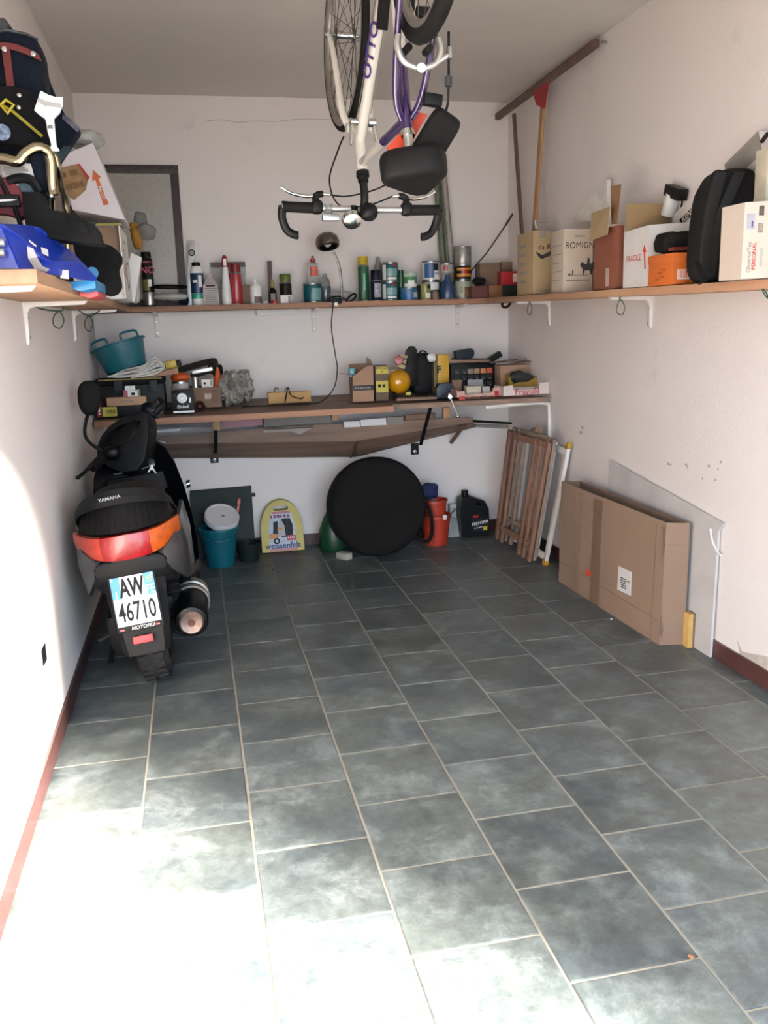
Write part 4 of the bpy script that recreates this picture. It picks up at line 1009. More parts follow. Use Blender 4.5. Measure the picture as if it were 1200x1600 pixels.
for xk, yk_ in ((715, 650.5), (702, 616.5)): MB().soft(at(xk, yk_, Y=4.64), (.02, .02, .02), 2, nu=10, nv=8).build('handle_knob', CHROME, vc)
tag(MB().hexa([(at(618, 628, Y=4.86).x, 4.83, bt(4.83)), (at(680, 628, Y=4.86).x, 4.83, bt(4.83)), (at(690, 622, Y=4.86).x, 4.885, bt(4.885)), (at(622, 622, Y=4.86).x, 4.885, bt(4.885)),
     (at(618, 628, Y=4.86).x, 4.83, bt(4.83) + .014), (at(680, 628, Y=4.86).x, 4.83, bt(4.83) + .014), (at(690, 622, Y=4.86).x, 4.885, bt(4.885) + .014), (at(622, 622, Y=4.86).x, 4.885, bt(4.885) + .014)]).build('timber_offcut', W_OLD, bevel=.002), 'short rough offcut lying on the bench left of the vice', 'board')
# dark drawer cabinet full of small parts
dc = thing('parts_cabinet', 'black parts cabinet with small drawers at the right of the bench', 'cabinet', (at(742, 605, Y=5.0).x, 5.08, bt(5.08)))
x0 = at(706, 590, Y=5.02).x; x1 = at(776, 590, Y=5.02).x; zk = at(742, 568, Y=5.02).z
MB().box((x0, 5.03, bt(5.03)), (x1, 5.18, zk)).build('cabinet_body', BLACK, dc, bevel=.003)
DRC = [MGREY, M('tan_part', 'a08058', rough=.6), M('pale_orange', 'c88a5c', rough=.6), M('orange_red', 'd04a28', rough=.5)]
for r_ in range(4):
    for c_ in range(6):
        xx0 = x0 + .02 + c_ * (x1 - x0 - .04) / 6; xx1 = xx0 + (x1 - x0 - .04) / 6 - .006
        zz1 = zk - .03 - r_ * .038; zz0 = zz1 - .03
        dr = MB().box((xx0, 5.02, zz0), (xx1, 5.03, zz1)).build('drawer', DRC[c_ - 2] if (r_ == 0 and c_ > 1) else DGREY, dc, bevel=.0015)
        MB().box((xx0 + .012, 5.012, zz0 + .006), (xx1 - .012, 5.02, zz0 + .012)).build('pull', MGREY, dr)
tag(MB().hexa([at(705, 566, Y=5.0), at(765, 566, Y=5.0), at(768, 562, Y=5.16), at(706, 560, Y=5.16), at(705, 562, Y=5.0), at(765, 562, Y=5.0), at(768, 560, Y=5.16), at(706, 559, Y=5.16)]).build('flat_carton', CARD_D, bevel=.002), 'flat brown carton lying on the parts cabinet', 'box')
tag(MB().bar(at(711, 556, Y=5.08), at(735, 552, Y=5.08), .07, .06).soft(at(733, 552, Y=5.08), (.06, .07, .06), 2.5).build('blue_tool', M('dark_blue_tool', '1c2a38', rough=.5), bevel=.008), 'dark blue tool lying on top of the flat carton', 'tool')
tag(MB().bar(at(760, 566, Y=5.05), at(782, 552, Y=5.05), .05, .035).build('tool_handle', BLACK, bevel=.008), 'black tool handle slanting on the parts cabinet', 'tool')  # only a black handle, the tool it belongs to is not known
for k in range(5):      # pliers lying on the corner carton
    a0 = at(786 + 11 * k, 566 - 1.5 * (k % 3), Y=4.96 + .02 * (k % 3)); ta = .5 * math.sin(k * 1.7)
    dv_ = Vector((math.cos(ta), .35 * math.sin(k * 2.1), .05)).normalized(); sv_ = dv_.cross(ZV).normalized()
    b = MB().bar(a0, a0 + dv_ * .05 + sv_ * .008, .012, .008).bar(a0, a0 + dv_ * .05 - sv_ * .008, .012, .009).bar(a0, a0 - dv_ * .07 + sv_ * .022, .009, .008).bar(a0, a0 - dv_ * .07 - sv_ * .022, .009, .008)
    b.v = [Vector((v.x, v.y, v.z + .004)) for v in b.v]
    tag(b.build('pliers', M('rusty_tools', '5c4038', rough=.5, metal=.3, var=.4)), ('leftmost', 'second from left of the', 'middle', 'second from right of the', 'rightmost')[k] + ' rusty pliers lying on the corner carton', 'pliers', 'pliers on the corner carton')
tag(MB().bar(at(838, 563, Y=4.93), at(850, 554, Y=4.93), .014, .012).bar(at(822, 566, Y=4.93), at(840, 564, Y=4.93), .03, .006).build('wood_scraper', M('grey_scraper', '6c6258', rough=.6)), 'grey scraper with dark handle lying on the corner carton', 'scraper')
cc_ = pbox('carton', 'brown open carton in the right corner of the bench', 'box', 782, 842, 570, 4.93, .14, bt(4.93), CARD); clean(cc_)
ys = thing('paper_sack', 'yellow torn sack of dark rags in front of the corner carton', 'sack', (at(817, 600, Y=4.83).x, 4.86, bt(4.83)))
MB().prism([(at(796, 605, Y=4.83).x, 4.83, bt(4.83)), (at(842, 605, Y=4.83).x, 4.83, bt(4.83)), at(841, 588, Y=4.83), at(833, 592, Y=4.83), at(825, 597, Y=4.83), at(812, 597, Y=4.83), at(802, 600, Y=4.83), at(795, 586, Y=4.83)], (0, .06, 0)).build('sack', M('yellow_paper', 'b08a30', rough=.7, var=.15), ys, smooth=False)
MB().soft(at(812, 590, Y=4.86), (.14, .06, .07), 2.3, .02, 22, 8).build('rags', DGREY, ys)
def fruit_tray(label, pts_px, Y, dep, word, mat, ink, wx, wy, ws):
    """shallow printed fruit box with raised corners"""
    t = thing('fruit_tray', label, 'fruit box', at((pts_px[0][0] + pts_px[1][0]) / 2, pts_px[0][1], Y=Y), 'printed fruit boxes on the bench')
    fr = [at(x, y, Y=Y) for x, y in pts_px]
    fr = [Vector((p.x, p.y, max(p.z, .929))) for p in fr]
    MB().prism(fr, (0, .006, 0)).build('front_wall', mat, t, smooth=False)
    z0 = min(fr[0].z, fr[1].z); L = fr[0]; Rr = fr[1]; hz = (fr[0] - fr[-1]).length * .6
    MB().box((L.x, Y + .006, L.z), (L.x + .006, Y + dep, L.z + hz + .02)).build('side_wall', mat, t)
    MB().box((Rr.x - .006, Y + .006, Rr.z), (Rr.x, Y + dep, Rr.z + hz + .02)).build('side_wall', mat, t)
    MB().box((L.x + .006, Y + dep - .006, Rr.z), (Rr.x - .006, Y + dep, Rr.z + hz)).build('back_wall', mat, t)
    d = (Rr - L).normalized()
    text(word, t, at(wx, wy, Y=Y - .001), d, ZV, ws, ink, bold=.008)
    return t
WP = M('fruit_box_white', 'd8c8c0', rough=.6, var=.06)
ft = fruit_tray('white fruit box printed Fragole at the right end of the bench', [(787, 620), (858, 615), (857.5, 597), (843, 598), (842, 608), (803, 610), (801, 602), (787, 604)], 4.64, .16, 'Fragole', WP, M('fruit_red', 'b8424a', rough=.6, var=0), 824, 612, .05)
ft2 = fruit_tray('pink printed fruit box with cherries left of the Fragole box', [(714, 627), (784, 621), (783, 605), (771, 606), (769, 613), (727, 617), (726, 611), (714, 612)], 4.7, .12, 'Golden Cherry', M('fruit_box_pink', 'c09c92', rough=.6, var=.1), M('fruit_brown', '8a5048', rough=.6, var=0), 751, 620, .028)
patch('picture', ft2, at(722, 622, Y=4.6995), XV, ZV, .035, .022, RED); patch('picture', ft2, at(776, 615, Y=4.6995), XV, ZV, .026, .03, RED)
p_ = pbox('small_carton', 'cream printed carton lying in the pink fruit box', 'box', 729, 752, 603.5, 4.74, .06, bt(4.74) + .03, M('cream_carton', 'b8b09c', rough=.6, var=.15)); clean(p_)
p_ = pbox('small_carton', 'small grey carton standing in the pink fruit box', 'box', 754, 766, 604, 4.76, .05, bt(4.74) + .03, LGREY); clean(p_)
p_ = pbox('small_carton', 'grey folded card standing between the vice and the fruit box', 'box', 707, 722, 594, 4.86, .05, bt(4.86), CARD_D); clean(p_)
p_ = pbox('leaflet', 'grey printed leaflet standing before the parts cabinet', 'leaflet', 731, 755, 593, 4.96, .006, bt(4.96), LGREY); clean(p_)

# ------------------------------------------------------------------ floor, along the back wall
db = thing('slate_board', 'dark green-grey panel leaning on the back wall behind the teal bucket', 'panel', at(345, 868, Y=5.2))
BRD = M('dark_slate', '24302f', rough=.5, var=.2, scale=10)
pA = [Vector((at(300, 862, Y=5.16).x, 5.16, .003)), Vector((at(400, 862, Y=5.16).x, 5.16, .003)), at(392.5, 760, Y=5.285), at(297, 768, Y=5.285)]
MB().hexa(pA + [p + Vector((0, .018, .003)) for p in pA]).build('panel', BRD, db, smooth=False, bevel=.002)
for f in (.33, .66):
    a = pA[0].lerp(pA[3], f); b_ = pA[1].lerp(pA[2], f); MB().bar(a + Vector((.01, -.0005, 0)), b_ + Vector((-.01, -.0005, 0)), .003, .002).build('groove', INK, db)
MB().box(at(394, 776, Y=5.27), at(399, 771, Y=5.27) + Vector((0, .02, 0))).build('peg', BLACK, db)
BKY = 5.0
bk = thing('bucket', 'teal plastic bucket on the floor behind the scooter', 'bucket', (at(343, 875, Z=0.0).x, 5.0, 0))
cx = at(344, 860, Y=BKY).x; rt_ = xr(346, 60, 820, BKY)[1]; rb_2 = xr(342, 42, 870, BKY)[1]; hb = at(346, 822, Y=BKY).z
MB().lathe([(0, .004), (rb_2 * .9, .004), (rb_2, 0), (rb_2 * 1.02, .004), (rt_, hb), (rt_ + .006, hb), (rt_ + .006, hb - .012), (rt_ + .001, hb - .013), (rt_ - .004, hb - .004), (rb_2 - .003, .012), (0, .01)], (cx, BKY, 0), n=36).build('bucket_wall', TEAL, bk)
MB().tube([(cx - rt_, BKY, hb - .02), (cx - rt_ * .75, BKY - rt_ * .75, hb - .05), (cx, BKY - rt_ * 1.06, hb - .065), (cx + rt_ * .75, BKY - rt_ * .75, hb - .05), (cx + rt_, BKY, hb - .02)], .003, n=6, sub=5).build('bail_handle', TEAL, bk)
pl = thing('paint_pail', 'paint pail with a white lid sitting tilted in the teal bucket', 'pail', (cx, BKY, hb - .1))
up = Vector((.16, -.52, .84)).normalized()
c = at(347, 806, Y=BKY - .03); rl = xr(347, 56, 806, 4.9)[1]
MB().lathe([(0, -.1), (rl * .68, -.1), (rl * .72, -.09), (rl * .92, -.03), (rl * .94, -.02)], c, up, n=32).build('pail_wall', M('black_pail_label', '1e1e1e', rough=.4, var=.3), pl)
MB().lathe([(rl * .93, -.032), (rl * .99, -.03), (rl, 0), (rl * .97, .006), (rl * .9, .006), (rl * .88, 0), (0, 0)], c, up, n=36).build('lid', M('lid_white', 'cfc9c6', rough=.4, var=.05), pl)
u_, v_, a_ = frame(up)
patch('lid_mark', pl, c + up * .0005 + Vector((.005, 0, 0)), XV, Vector((0, .8, .5)), .018, .012, MGREY)
tag(MB().bar(at(371, 800, Y=5.02), at(373, 788, Y=5.03), .014, .01, up=(0, 1, 0)).bar(at(373, 788, Y=5.03), at(374, 779, Y=5.04), .017, .014, up=(0, 1, 0)).bar(Vector((at(371, 800, Y=5.02).x, 5.02, at(371, 800, Y=5.02).z)), Vector((cx + .05, BKY + .03, hb - .06)), .012, .008, up=(0, 1, 0)).build('paint_brush', M('brush_orange', 'c8583c', rough=.4), bevel=.002), 'orange-handled brush standing in the teal bucket', 'brush')
tag(MB().lathe([(0, 0), (.055, 0), (.075, .11), (.08, .11), (.08, .1), (.072, .1), (.05, .01), (0, .01)], (at(388, 855, Y=5.07).x, 5.06, 0), n=24).build('flower_pot', M('dark_green_pot', '18241f', rough=.6)), 'dark empty pot on the floor right of the teal bucket', 'pot')
# yellow snow chain case
yk = thing('chain_case', 'yellow snow chain case with printed front leaning on the back wall', 'case', at(443, 857, Y=5.2))
def arch(Y, dx=0.0, s=1.0, n=26):
    pts = []
    for i in range(n + 1):
        t = math.pi * i / n
        x = math.cos(t); z = math.sin(t)
        pts.append((x * (1 - .13 * z), z))
    return pts
YB0 = Vector((at(443, 856, Y=5.18).x, 5.18, .004)); topz = at(438, 779, Y=5.25).z
hw = xr(443, 67, 845, 5.18)[1]; hh = topz - .004
rdir = Vector((1, 0, 0)); udir = Vector((0, .075, hh)).normalized()
def cp(x, z, d=0): return YB0 + rdir * x * hw + udir * z * hh + Vector((0, 1, 0)) * d
out = [(-1, 0), (1, 0), (1.0, .18)]
for i in range(17):
    t = math.pi * i / 16
    out.append((math.cos(t) * (.98 - .0 * i), .42 + .58 * math.sin(t) ** .9 if 0 < i < 16 else .42))
out.append((-1.0, .18))
hole = [(-.3 + .0, .80), (.3, .80), (.36, .84), (.3, .885), (-.3, .885), (-.36, .84)]
bmx = bmesh.new()
def face_with_hole(d):
    ov = [bmx.verts.new(cp(x, z, d)) for x, z in out]; hv = [bmx.verts.new(cp(x, z, d)) for x, z in hole]
    es = [bmx.edges.new((ov[i], ov[(i + 1) % len(ov)])) for i in range(len(ov))] + [bmx.edges.new((hv[i], hv[(i + 1) % len(hv)])) for i in range(len(hv))]
    bmesh.ops.triangle_fill(bmx, use_beauty=True, edges=es)
    return ov, hv
o1, h1 = face_with_hole(0); o2, h2 = face_with_hole(.05)
for A, B_ in ((o1, o2), (h1, h2)):
    for i in range(len(A)):
        j = (i + 1) % len(A)
        try: bmx.faces.new((A[i], A[j], B_[j], B_[i]))
        except ValueError: pass
mbx = MB(); bmx.verts.index_update(); mbx.add([v.co.copy() for v in bmx.verts], [tuple(v.index for v in f.verts) for f in bmx.faces]); bmx.free()
mbx.build('case_shell', M('chain_case_yellow', 'd4c040', rough=.45, var=.06), yk, smooth=False, bevel=.002)
fu = udir
def cpat(nm, x, z, w_, h_, mat, lift=.0008): patch(nm, yk, cp(x, z), rdir, fu, w_ * hw, h_ * hh, mat, lift=lift)
MB().prism([cp(-.62, .06, -.001), cp(.62, .06, -.001), cp(.62, .45, -.001), cp(.5, .74, -.001), (cp(-.5, .74, -.001)), cp(-.62, .45, -.001)], (0, -.001, 0)).build('printed_sheet', M('sheet_bluewhite', 'b4bcc8', rough=.5, var=.2, scale=30), yk, smooth=False)
MB().prism([cp(-.05, .28, -.0022), cp(.5, .28, -.0022), cp(.52, .5, -.0022), cp(.4, .64, -.0022), cp(.0, .64, -.0022)], (0, -.0006, 0)).build('tyre_picture', M('tyre_print', '2a2e34', rough=.6, var=.4, scale=40), yk, smooth=False)
MB().prism([cp(-.45, .3, -.0022), cp(-.2, .28, -.0022), cp(-.18, .6, -.0022), cp(-.38, .58, -.0022)], (0, -.0006, 0)).build('tyre_picture', MATS['tyre_print'], yk, smooth=False)
MB().prism([cp(-.2, .3, -.003), cp(.15, .3, -.003), cp(.12, .5, -.003), cp(-.02, .62, -.003), cp(-.18, .55, -.003)], (0, -.0004, 0)).build('chain_picture', LGREY, yk, smooth=False)
cpat('red_band', 0, .755, .84, .045, RED, .003); cpat('red_band', .02, .035, 1.3, .05, RED, .003)
cpat('red_flash', .42, .255, .42, .1, M('flash_red', 'c04050', rough=.5), .0045); cpat('orange_flash', -.42, .3, .4, .1, M('flash_orange', 'e0964c', rough=.5), .0045)
cpat('orange_flash', -.1, .44, .22, .05, MATS['flash_orange'], .0045)
MB().lathe([(.01, 0), (.019, .001), (.01, .002)], cp(-.28, .21, -.004), (0, -1, .2), n=16).build('wheel_picture', INK, yk)
text('weissenfels', yk, cp(0, .115, -.003), rdir, fu, .048, INKB, bold=.02)
dashes(yk, cp(-.05, .685, -.003), rdir, fu, .12, .018, M('purple_ink', '8c2a5a', rough=.6, var=0), 6)
dashes(yk, cp(.42, .265, -.006), rdir, fu, .045, .007, WHITEP, 4)
# green watering can half hidden, and the big black disc bag
wg = thing('watering_can', 'green plastic watering can half hidden behind the black disc bag', 'watering can', (at(512, 850, Y=5.1).x, 5.13, 0))
MB().lathe([(0, 0), (.085, 0), (.095, .02), (.09, .12), (.06, .2), (.02, .27), (0, .275)], (at(524, 850, Y=5.12).x, 5.16, 0), n=28).build('can_body', M('garden_green', '164832', rough=.4, var=.1), wg)
MB().tube([(at(517, 850, Y=5.12).x, 5.12, .18), (at(525, 800, Y=5.12).x, 5.12, .27), (at(540, 800, Y=5.12).x, 5.13, .2)], .012, n=8, sub=4).build('handle', MATS['garden_green'], wg)
tag(MB().bar(Vector((at(517, 853, Z=.0).x, 4.93, .022)), Vector((at(536, 860, Z=0).x, 4.86, .022)), .05, .04).build('wooden_wedge', M('pale_wedge', 'a09c94', rough=.7), bevel=.008), 'pale wedge on the floor at the left foot of the black disc bag', 'wedge')
dk = thing('disc_bag', 'big round black fabric bag leaning on the wall under the bench', 'bag', (at(588, 868, Y=4.95).x, 4.98, 0))
FAB = M('black_fabric_disc', '0c0c0d', rough=.85, var=.2, scale=5, bump=.3, bscale=9)
cD = at(587.5, 796, Y=5.0); rD = at(587, 722, Y=5.06).z / 2 * 1.0
rD = (at(664, 796, Y=5.0).x - at(510, 796, Y=5.0).x) / 2
nD = Vector((-.06, -1, .17)).normalized()
rD *= .975
cD = Vector((cD.x - .005, 4.965, rD * .985))
uD, vD, aD = frame(nD)
prof = [(0, .075), (rD * .5, .075), (rD * .86, .066), (rD * .955, .055), (rD * .985, .04), (rD, .0), (rD * .985, -.035), (rD * .9, -.05), (0, -.05)]
bb = MB().lathe(prof, cD, nD, n=64)
for i, v in enumerate(bb.v):
    k = mnoise.noise(v * 5.0) * .010
    bb.v[i] = v + nD * k
bb.build('bag_body', FAB, dk)
MB().lathe([(rD * .965, .05), (rD * .985, .058), (rD * 1.0, .048), (rD * .99, .04)], cD, nD, n=64).build('piping', M('black_piping', '131314', rough=.6), dk)
MB().lathe([(rD * .985, -.038), (rD * 1.008, -.034), (rD * 1.0, -.026)], cD, nD, n=64).build('piping', MATS['black_piping'], dk)
MB().tube([at(662, 780, Y=4.97), at(672, 800, Y=4.95), at(675, 830, Y=4.94), at(668, 846, Y=4.94), at(655, 842, Y=4.95), at(648, 828, Y=4.95)], .011, n=8, sub=5).build('strap', BLACKM, dk)
# red buckets nested, with a blue bag
rbk = thing('bucket', 'orange-red bucket on the floor right of the black disc bag', 'bucket', (at(682, 848, Y=5.05).x, 5.08, 0))
ORR = M('orange_red_plastic', 'b83c26', rough=.4, var=.08)
cx = at(681, 830, Y=5.08).x; hb = at(681, 803, Y=5.08).z; r1_ = xr(681, 46, 803, 5.08)[1]; r0_ = xr(681, 34, 845, 5.08)[1]
MB().lathe([(0, .004), (r0_, 0), (r1_, hb), (r1_ + .006, hb), (r1_ + .006, hb - .012), (r1_, hb - .013), (r1_ - .004, hb - .003), (r0_ - .003, .01), (0, .01)], (cx, 5.08, 0), n=32).build('bucket_wall', ORR, rbk)
MB().tube([(cx + r1_, 5.08, hb - .01), (cx + r1_ * 1.25, 5.06, hb + .02), (cx + r1_ * 1.1, 5.03, hb + .035)], .004, n=6, sub=4).build('bail_handle', M('blue_handle', '202c50', rough=.4), rbk)
MB().soft((cx + r1_ * .35, 5.08 - r1_ * .95, hb - .005), (.03, .02, .035), 2.4).build('handle_lug', WHITE, rbk)
rb2 = thing('bucket', 'second orange-red bucket nested tilted in the one beside the disc bag', 'bucket', (cx, 5.09, .03))
up = Vector((-.02, .02, .999)).normalized(); h2_ = at(676, 777, Y=5.1).z - .05
MB().lathe([(0, 0), (r0_ * .8, 0), (r1_ * .86, h2_), (r1_ * .86 + .006, h2_), (r1_ * .86 + .006, h2_ - .012), (r1_ * .86 - .004, h2_ - .004), (r0_ * .76, .01), (0, .01)], (cx - .003, 5.085, .04), up, n=32).build('bucket_wall', ORR, rb2)
tag(MB().soft((at(670, 772, Y=5.12).x, 5.13, at(670, 771, Y=5.12).z + .01), (.14, .12, .1), 2.3, .02, 14, 6, nu=28, nv=18).build('cloth_bundle', M('blue_cloth', '1c2c64', rough=.7, var=.2)), 'blue cloth bundle lying in the nested buckets', 'cloth')
# marble tile and oil can
tag(MB().hexa([Vector((at(697, 834, Y=5.22).x, 5.2, .001)), Vector((at(720, 834, Y=5.22).x, 5.2, .001)), Vector((at(720, 834, Y=5.22).x, 5.215, .003)), Vector((at(697, 834, Y=5.22).x, 5.215, .003)),
     at(703, 795, Y=5.27), at(720, 794, Y=5.27), at(720, 794, Y=5.285), at(703, 795, Y=5.285)]).build('marble_slab', M('grey_marble', '8a8a8c', rough=.4, var=.15, scale=12), bevel=.001), 'small grey marble slab leaning on the wall behind the red bucket', 'slab')
pbx = pbox('paint_patch_box', 'small grey block on the floor between the marble slab and the oil can', 'block', 703, 714, 788, 5.25, .04, .002, LGREY); clean(pbx)
oc = thing('oil_can', 'black plastic motor oil can with a printed label beside the corner', 'oil can', (at(741, 833, Y=5.16).x, 5.2, 0))
OIL = M('oil_black', '121315', rough=.35, var=.1)
Yo = 5.16
def OP(x, y): return at(x, y, Y=Yo)
sh_ = [Vector((OP(721, 832).x, Yo, .002)), Vector((OP(764, 832).x, Yo, .002)), OP(765.5, 824), OP(764, 795), OP(758, 783), OP(745, 779), OP(738, 776), OP(734, 775), OP(733, 776), OP(721, 780), OP(719, 800)]
def with_hole(outer, inner, dy):
    bmx = bmesh.new()
    rings = []
    for d in (0, dy):
        ov = [bmx.verts.new(p + Vector((0, d, 0))) for p in outer]; hv = [bmx.verts.new(p + Vector((0, d, 0))) for p in inner]
        es = [bmx.edges.new((ov[i], ov[(i + 1) % len(ov)])) for i in range(len(ov))] + [bmx.edges.new((hv[i], hv[(i + 1) % len(hv)])) for i in range(len(hv))]
        bmesh.ops.triangle_fill(bmx, use_beauty=True, edges=es); rings.append((ov, hv))
    for k in (0, 1):
        A, B_ = rings[0][k], rings[1][k]
        for i in range(len(A)):
            j = (i + 1) % len(A); bmx.faces.new((A[i], A[j], B_[j], B_[i]))
    bmx.verts.index_update()
    mb = MB().add([v.co.copy() for v in bmx.verts], [tuple(v.index for v in f.verts) for f in bmx.faces]); bmx.free()
    return mb
with_hole(sh_, [OP(740, 788), OP(752, 790), OP(751, 786), OP(741, 784)], .1).build('can_body', OIL, oc, smooth=False, bevel=.004)
cc = OP(730, 777); MB().cyl((cc.x, Yo + .05, cc.z - .01), (cc.x, Yo + .05, OP(730, 768).z), .022, n=18).build('screw_cap', BLACK, oc)
patch('label', oc, OP(750, 820), XV, Vector((0.05, 0, 1)), .105, .085, M('oil_label', '20222c', rough=.4, var=.3))
text('PERFORM', oc, OP(750, 817) + Vector((0, -.0015, 0)), Vector((1, 0, .16)), ZV, .026, WHITEP, bold=.015)
dashes(oc, OP(748, 824) + Vector((0, -.0015, 0)), Vector((1, 0, .16)), ZV, .06, .009, LGREY, 4)
patch('red_badge', oc, OP(743, 807) + Vector((0, -.0012, 0)), XV, ZV, .036, .014, RED); patch('yellow_badge', oc, OP(758, 825) + Vector((0, -.0012, 0)), XV, ZV, .026, .024, YELLOW)

# ------------------------------------------------------------------ folded drying racks leaning in the right corner
def rack(label, foot_near, foot_far, top_near, top_far, mat, slats, rails, caps=None):
    t = thing('folding_rack', label, 'folding rack', foot_near, 'folded racks in the right corner')
    fn, ff, tn, tf = foot_near, foot_far, top_near, top_far
    n = (ff - fn).cross(tn - fn).normalized()
    for k, f in enumerate(slats):
        MB().bar(fn.lerp(ff, f), tn.lerp(tf, f), .032 if k in (0, len(slats) - 1) else .026, .02, up=n).build('slat', mat, t, bevel=.002)
    for f in rails:
        MB().bar(fn.lerp(tn, f), ff.lerp(tf, f), .036, .014, up=n).build('cross_rail', mat, t, bevel=.002)
    if caps:
        for p, d in ((fn.lerp(tn, .01), fn - tn), (tn, tn - fn)):
            MB().lathe([(.005, -.012), (.019, -.012), (.021, 0), (.019, .012), (.005, .012)], p, n, n=16).build('end_cap', caps, t)
    return t
def F(x, y): p = at(x, y, Z=.012); return p
Xt = 2.40
rA = F(826, 876); rB = F(776, 842)
topn = at(858, 690, X=2.36); topf = at(797, 672, X=2.33)
rack('red-brown wooden folding rack leaning in the right corner, front one', rA, rB, topn, topf, W_RED, (0, .16, .30, .84, 1), (.13, .965))
rack('greyed wooden folding rack behind the red-brown one', rA + Vector((.034, .012, 0)), rB + Vector((.034, .012, 0)), topn + Vector((.034, .012, .012)), topf + Vector((.034, .012, .012)), M('grey_wood', '7c6c60', rough=.7, var=.2, scale=20), (0, .12, .7, .86, 1), (.2, .98))
rack('white enamelled folding rack with yellow end caps nearest the wall', F(852, 880), F(804, 846), at(888, 697, X=2.455), at(826, 676, X=2.455), WMETAL, (0, .3, .42, .52, 1), (.05, .95), M('cap_yellow', 'd0a020', rough=.4))
tag(MB().cyl(at(832, 676, X=2.40), at(842, 672, X=2.40) + Vector((0, .0, 0)), .022, n=16).build('paper_roll', CARD_D), 'short brown cardboard tube lying on top of the folded racks', 'tube')

# ------------------------------------------------------------------ cardboard carton and plasterboard against the right wall
CTN = M('carton_grey_brown', '766254', rough=.85, var=.07, scale=5, bump=.05)
CTN_D = M('carton_crease', '5a4a3e', rough=.85, var=.1)
cb = thing('flat_carton', 'large flat brown carton, open at the top, standing along the right wall', 'carton', at(1040, 1010, Z=0))
c1 = at(1030, 1008, Z=.001); c0_ = at(873, 908, Z=.001); c2 = at(1074, 1006, Z=.001); c2.x = min(c2.x, 2.44)
dD = (c2 - c1); 
hC = at(1036, 815, X=c1.x + .01).z
hC2 = at(879, 754, X=c0_.x).z
t0 = Vector((c0_.x + .01, c0_.y, hC2)); t1 = Vector((c1.x + .012, c1.y, hC)); t2 = Vector((c2.x + .002, c2.y, hC - .004)); c3 = Vector((min((c0_ + dD).x, 2.45), (c0_ + dD).y, .001)); t3 = Vector((c3.x, c3.y, hC2))
def wall4(a, b, c, d, nm, mat=CTN, t=.005):
    n = (b - a).cross(d - a).normalized() * t
    if n.dot(CAM_POS - a) > 0: n = -n
    return MB().hexa([a, b, c, d, a + n, b + n, c + n, d + n]).build(nm, mat, cb, smooth=False)
wall4(c0_, c1, t1, t0, 'front_panel'); wall4(c1, c2, t2, t1, 'end_panel'); wall4(c2, c3, t3, t2, 'back_panel'); wall4(c3, c0_, t0, t3, 'end_panel')
wall4(c0_ + ZV * .004, c3 + ZV * .004, c2 + ZV * .004, c1 + ZV * .004, 'base_panel')
e_ = (c1 - c0_).normalized()
def onf(s, z): return c0_.lerp(c1, s) + (t0 - c0_).normalized() * z
nf = (c1 - c0_).cross(ZV).normalized()
nf = -nf if nf.x > 0 else nf
for s_, w_, mt in ((.36, .09, M('brown_tape', '6a5646', rough=.4)), (.17, .07, M('brown_tape2', '7e6858', rough=.5))):
    hz = (t0 - c0_).length * .96
    a = c0_.lerp(c1, s_); MB().hexa([a + nf * .0003, a + e_ * w_ + nf * .0003, a + e_ * w_ + nf * .0012, a + nf * .0012] + [p + (t0 - c0_).normalized() * hz for p in (a + nf * .0003, a + e_ * w_ + nf * .0003, a + e_ * w_ + nf * .0012, a + nf * .0012)]).build('tape_strip', mt, cb, smooth=False)
MB().bar(onf(.02, .11) + nf * .0006, onf(.98, .1) + nf * .0006, .0008, .002).build('crease', CTN_D, cb)
MB().bar(onf(.93, .0) + nf * .0006, onf(.93, .5) + nf * .0006, .0008, .002).build('crease', CTN_D, cb)
LB = c0_.lerp(c1, .0)
def fp_(x, y):
    r = FWD + RIGHT * ((x - 600) / FPX) - UP * ((y - 800) / FPX)
    nn_ = (c1 - c0_).cross(t0 - c0_); t = (c0_ - CAM_POS).dot(nn_) / r.dot(nn_); return CAM_POS + r * t
def fquad(nm, pxs, mt, d=.0015):
    MB().prism([fp_(x, y) + nf * .0004 for x, y in pxs], nf * d).build(nm, mt, cb, smooth=False)
fquad('shipping_label', [(967, 884), (987, 894), (986, 931), (965, 921)], WHITEP)
for k in range(5): fquad('barcode', [(970 + .2 * k, 901 + 3.6 * k), (978 + .2 * k, 905 + 3.6 * k), (978 + .2 * k, 906.6 + 3.6 * k), (970 + .2 * k, 902.6 + 3.6 * k)], INK, .002)
fquad('barcode', [(979.5, 906), (985, 909), (985, 912), (979.5, 909)], INKG, .002)
fquad('red_mark', [(916, 890), (923, 892), (924, 899), (920, 901), (916, 898)], M('red_marker', 'd8482c', rough=.6, var=0))
def ep_(x, y):
    r = FWD + RIGHT * ((x - 600) / FPX) - UP * ((y - 800) / FPX)
    nn_ = (c2 - c1).cross(t1 - c1); t = (c1 - CAM_POS).dot(nn_) / r.dot(nn_); return CAM_POS + r * t
ne = (c2 - c1).cross(ZV).normalized(); ne = ne if ne.y < 0 else -ne
def equad(nm, pxs, mt, d=.0012): MB().prism([ep_(x, y) + ne * .0003 for x, y in pxs], ne * d).build(nm, mt, cb, smooth=False)
equad('torn_edge', [(1033, 822), (1036, 826), (1035, 860), (1032, 880), (1032, 850)], CTN_D); equad('torn_edge', [(1029, 990), (1033, 960), (1036, 985), (1034, 998)], CTN_D)
equad('crease', [(1033, 851), (1077, 851), (1077, 852), (1033, 852)], CTN_D)
pbd = thing('plaster_panel', 'thin white plaster panel with a cut corner leaning on the right wall', 'panel', at(1119, 1027, Z=0))
q0 = at(1119, 1026, Z=.001); q0 = Vector((2.452, q0.y, .001))
PLB = M('plaster_panel', 'b4b0ae', rough=.7, var=.12, scale=5)
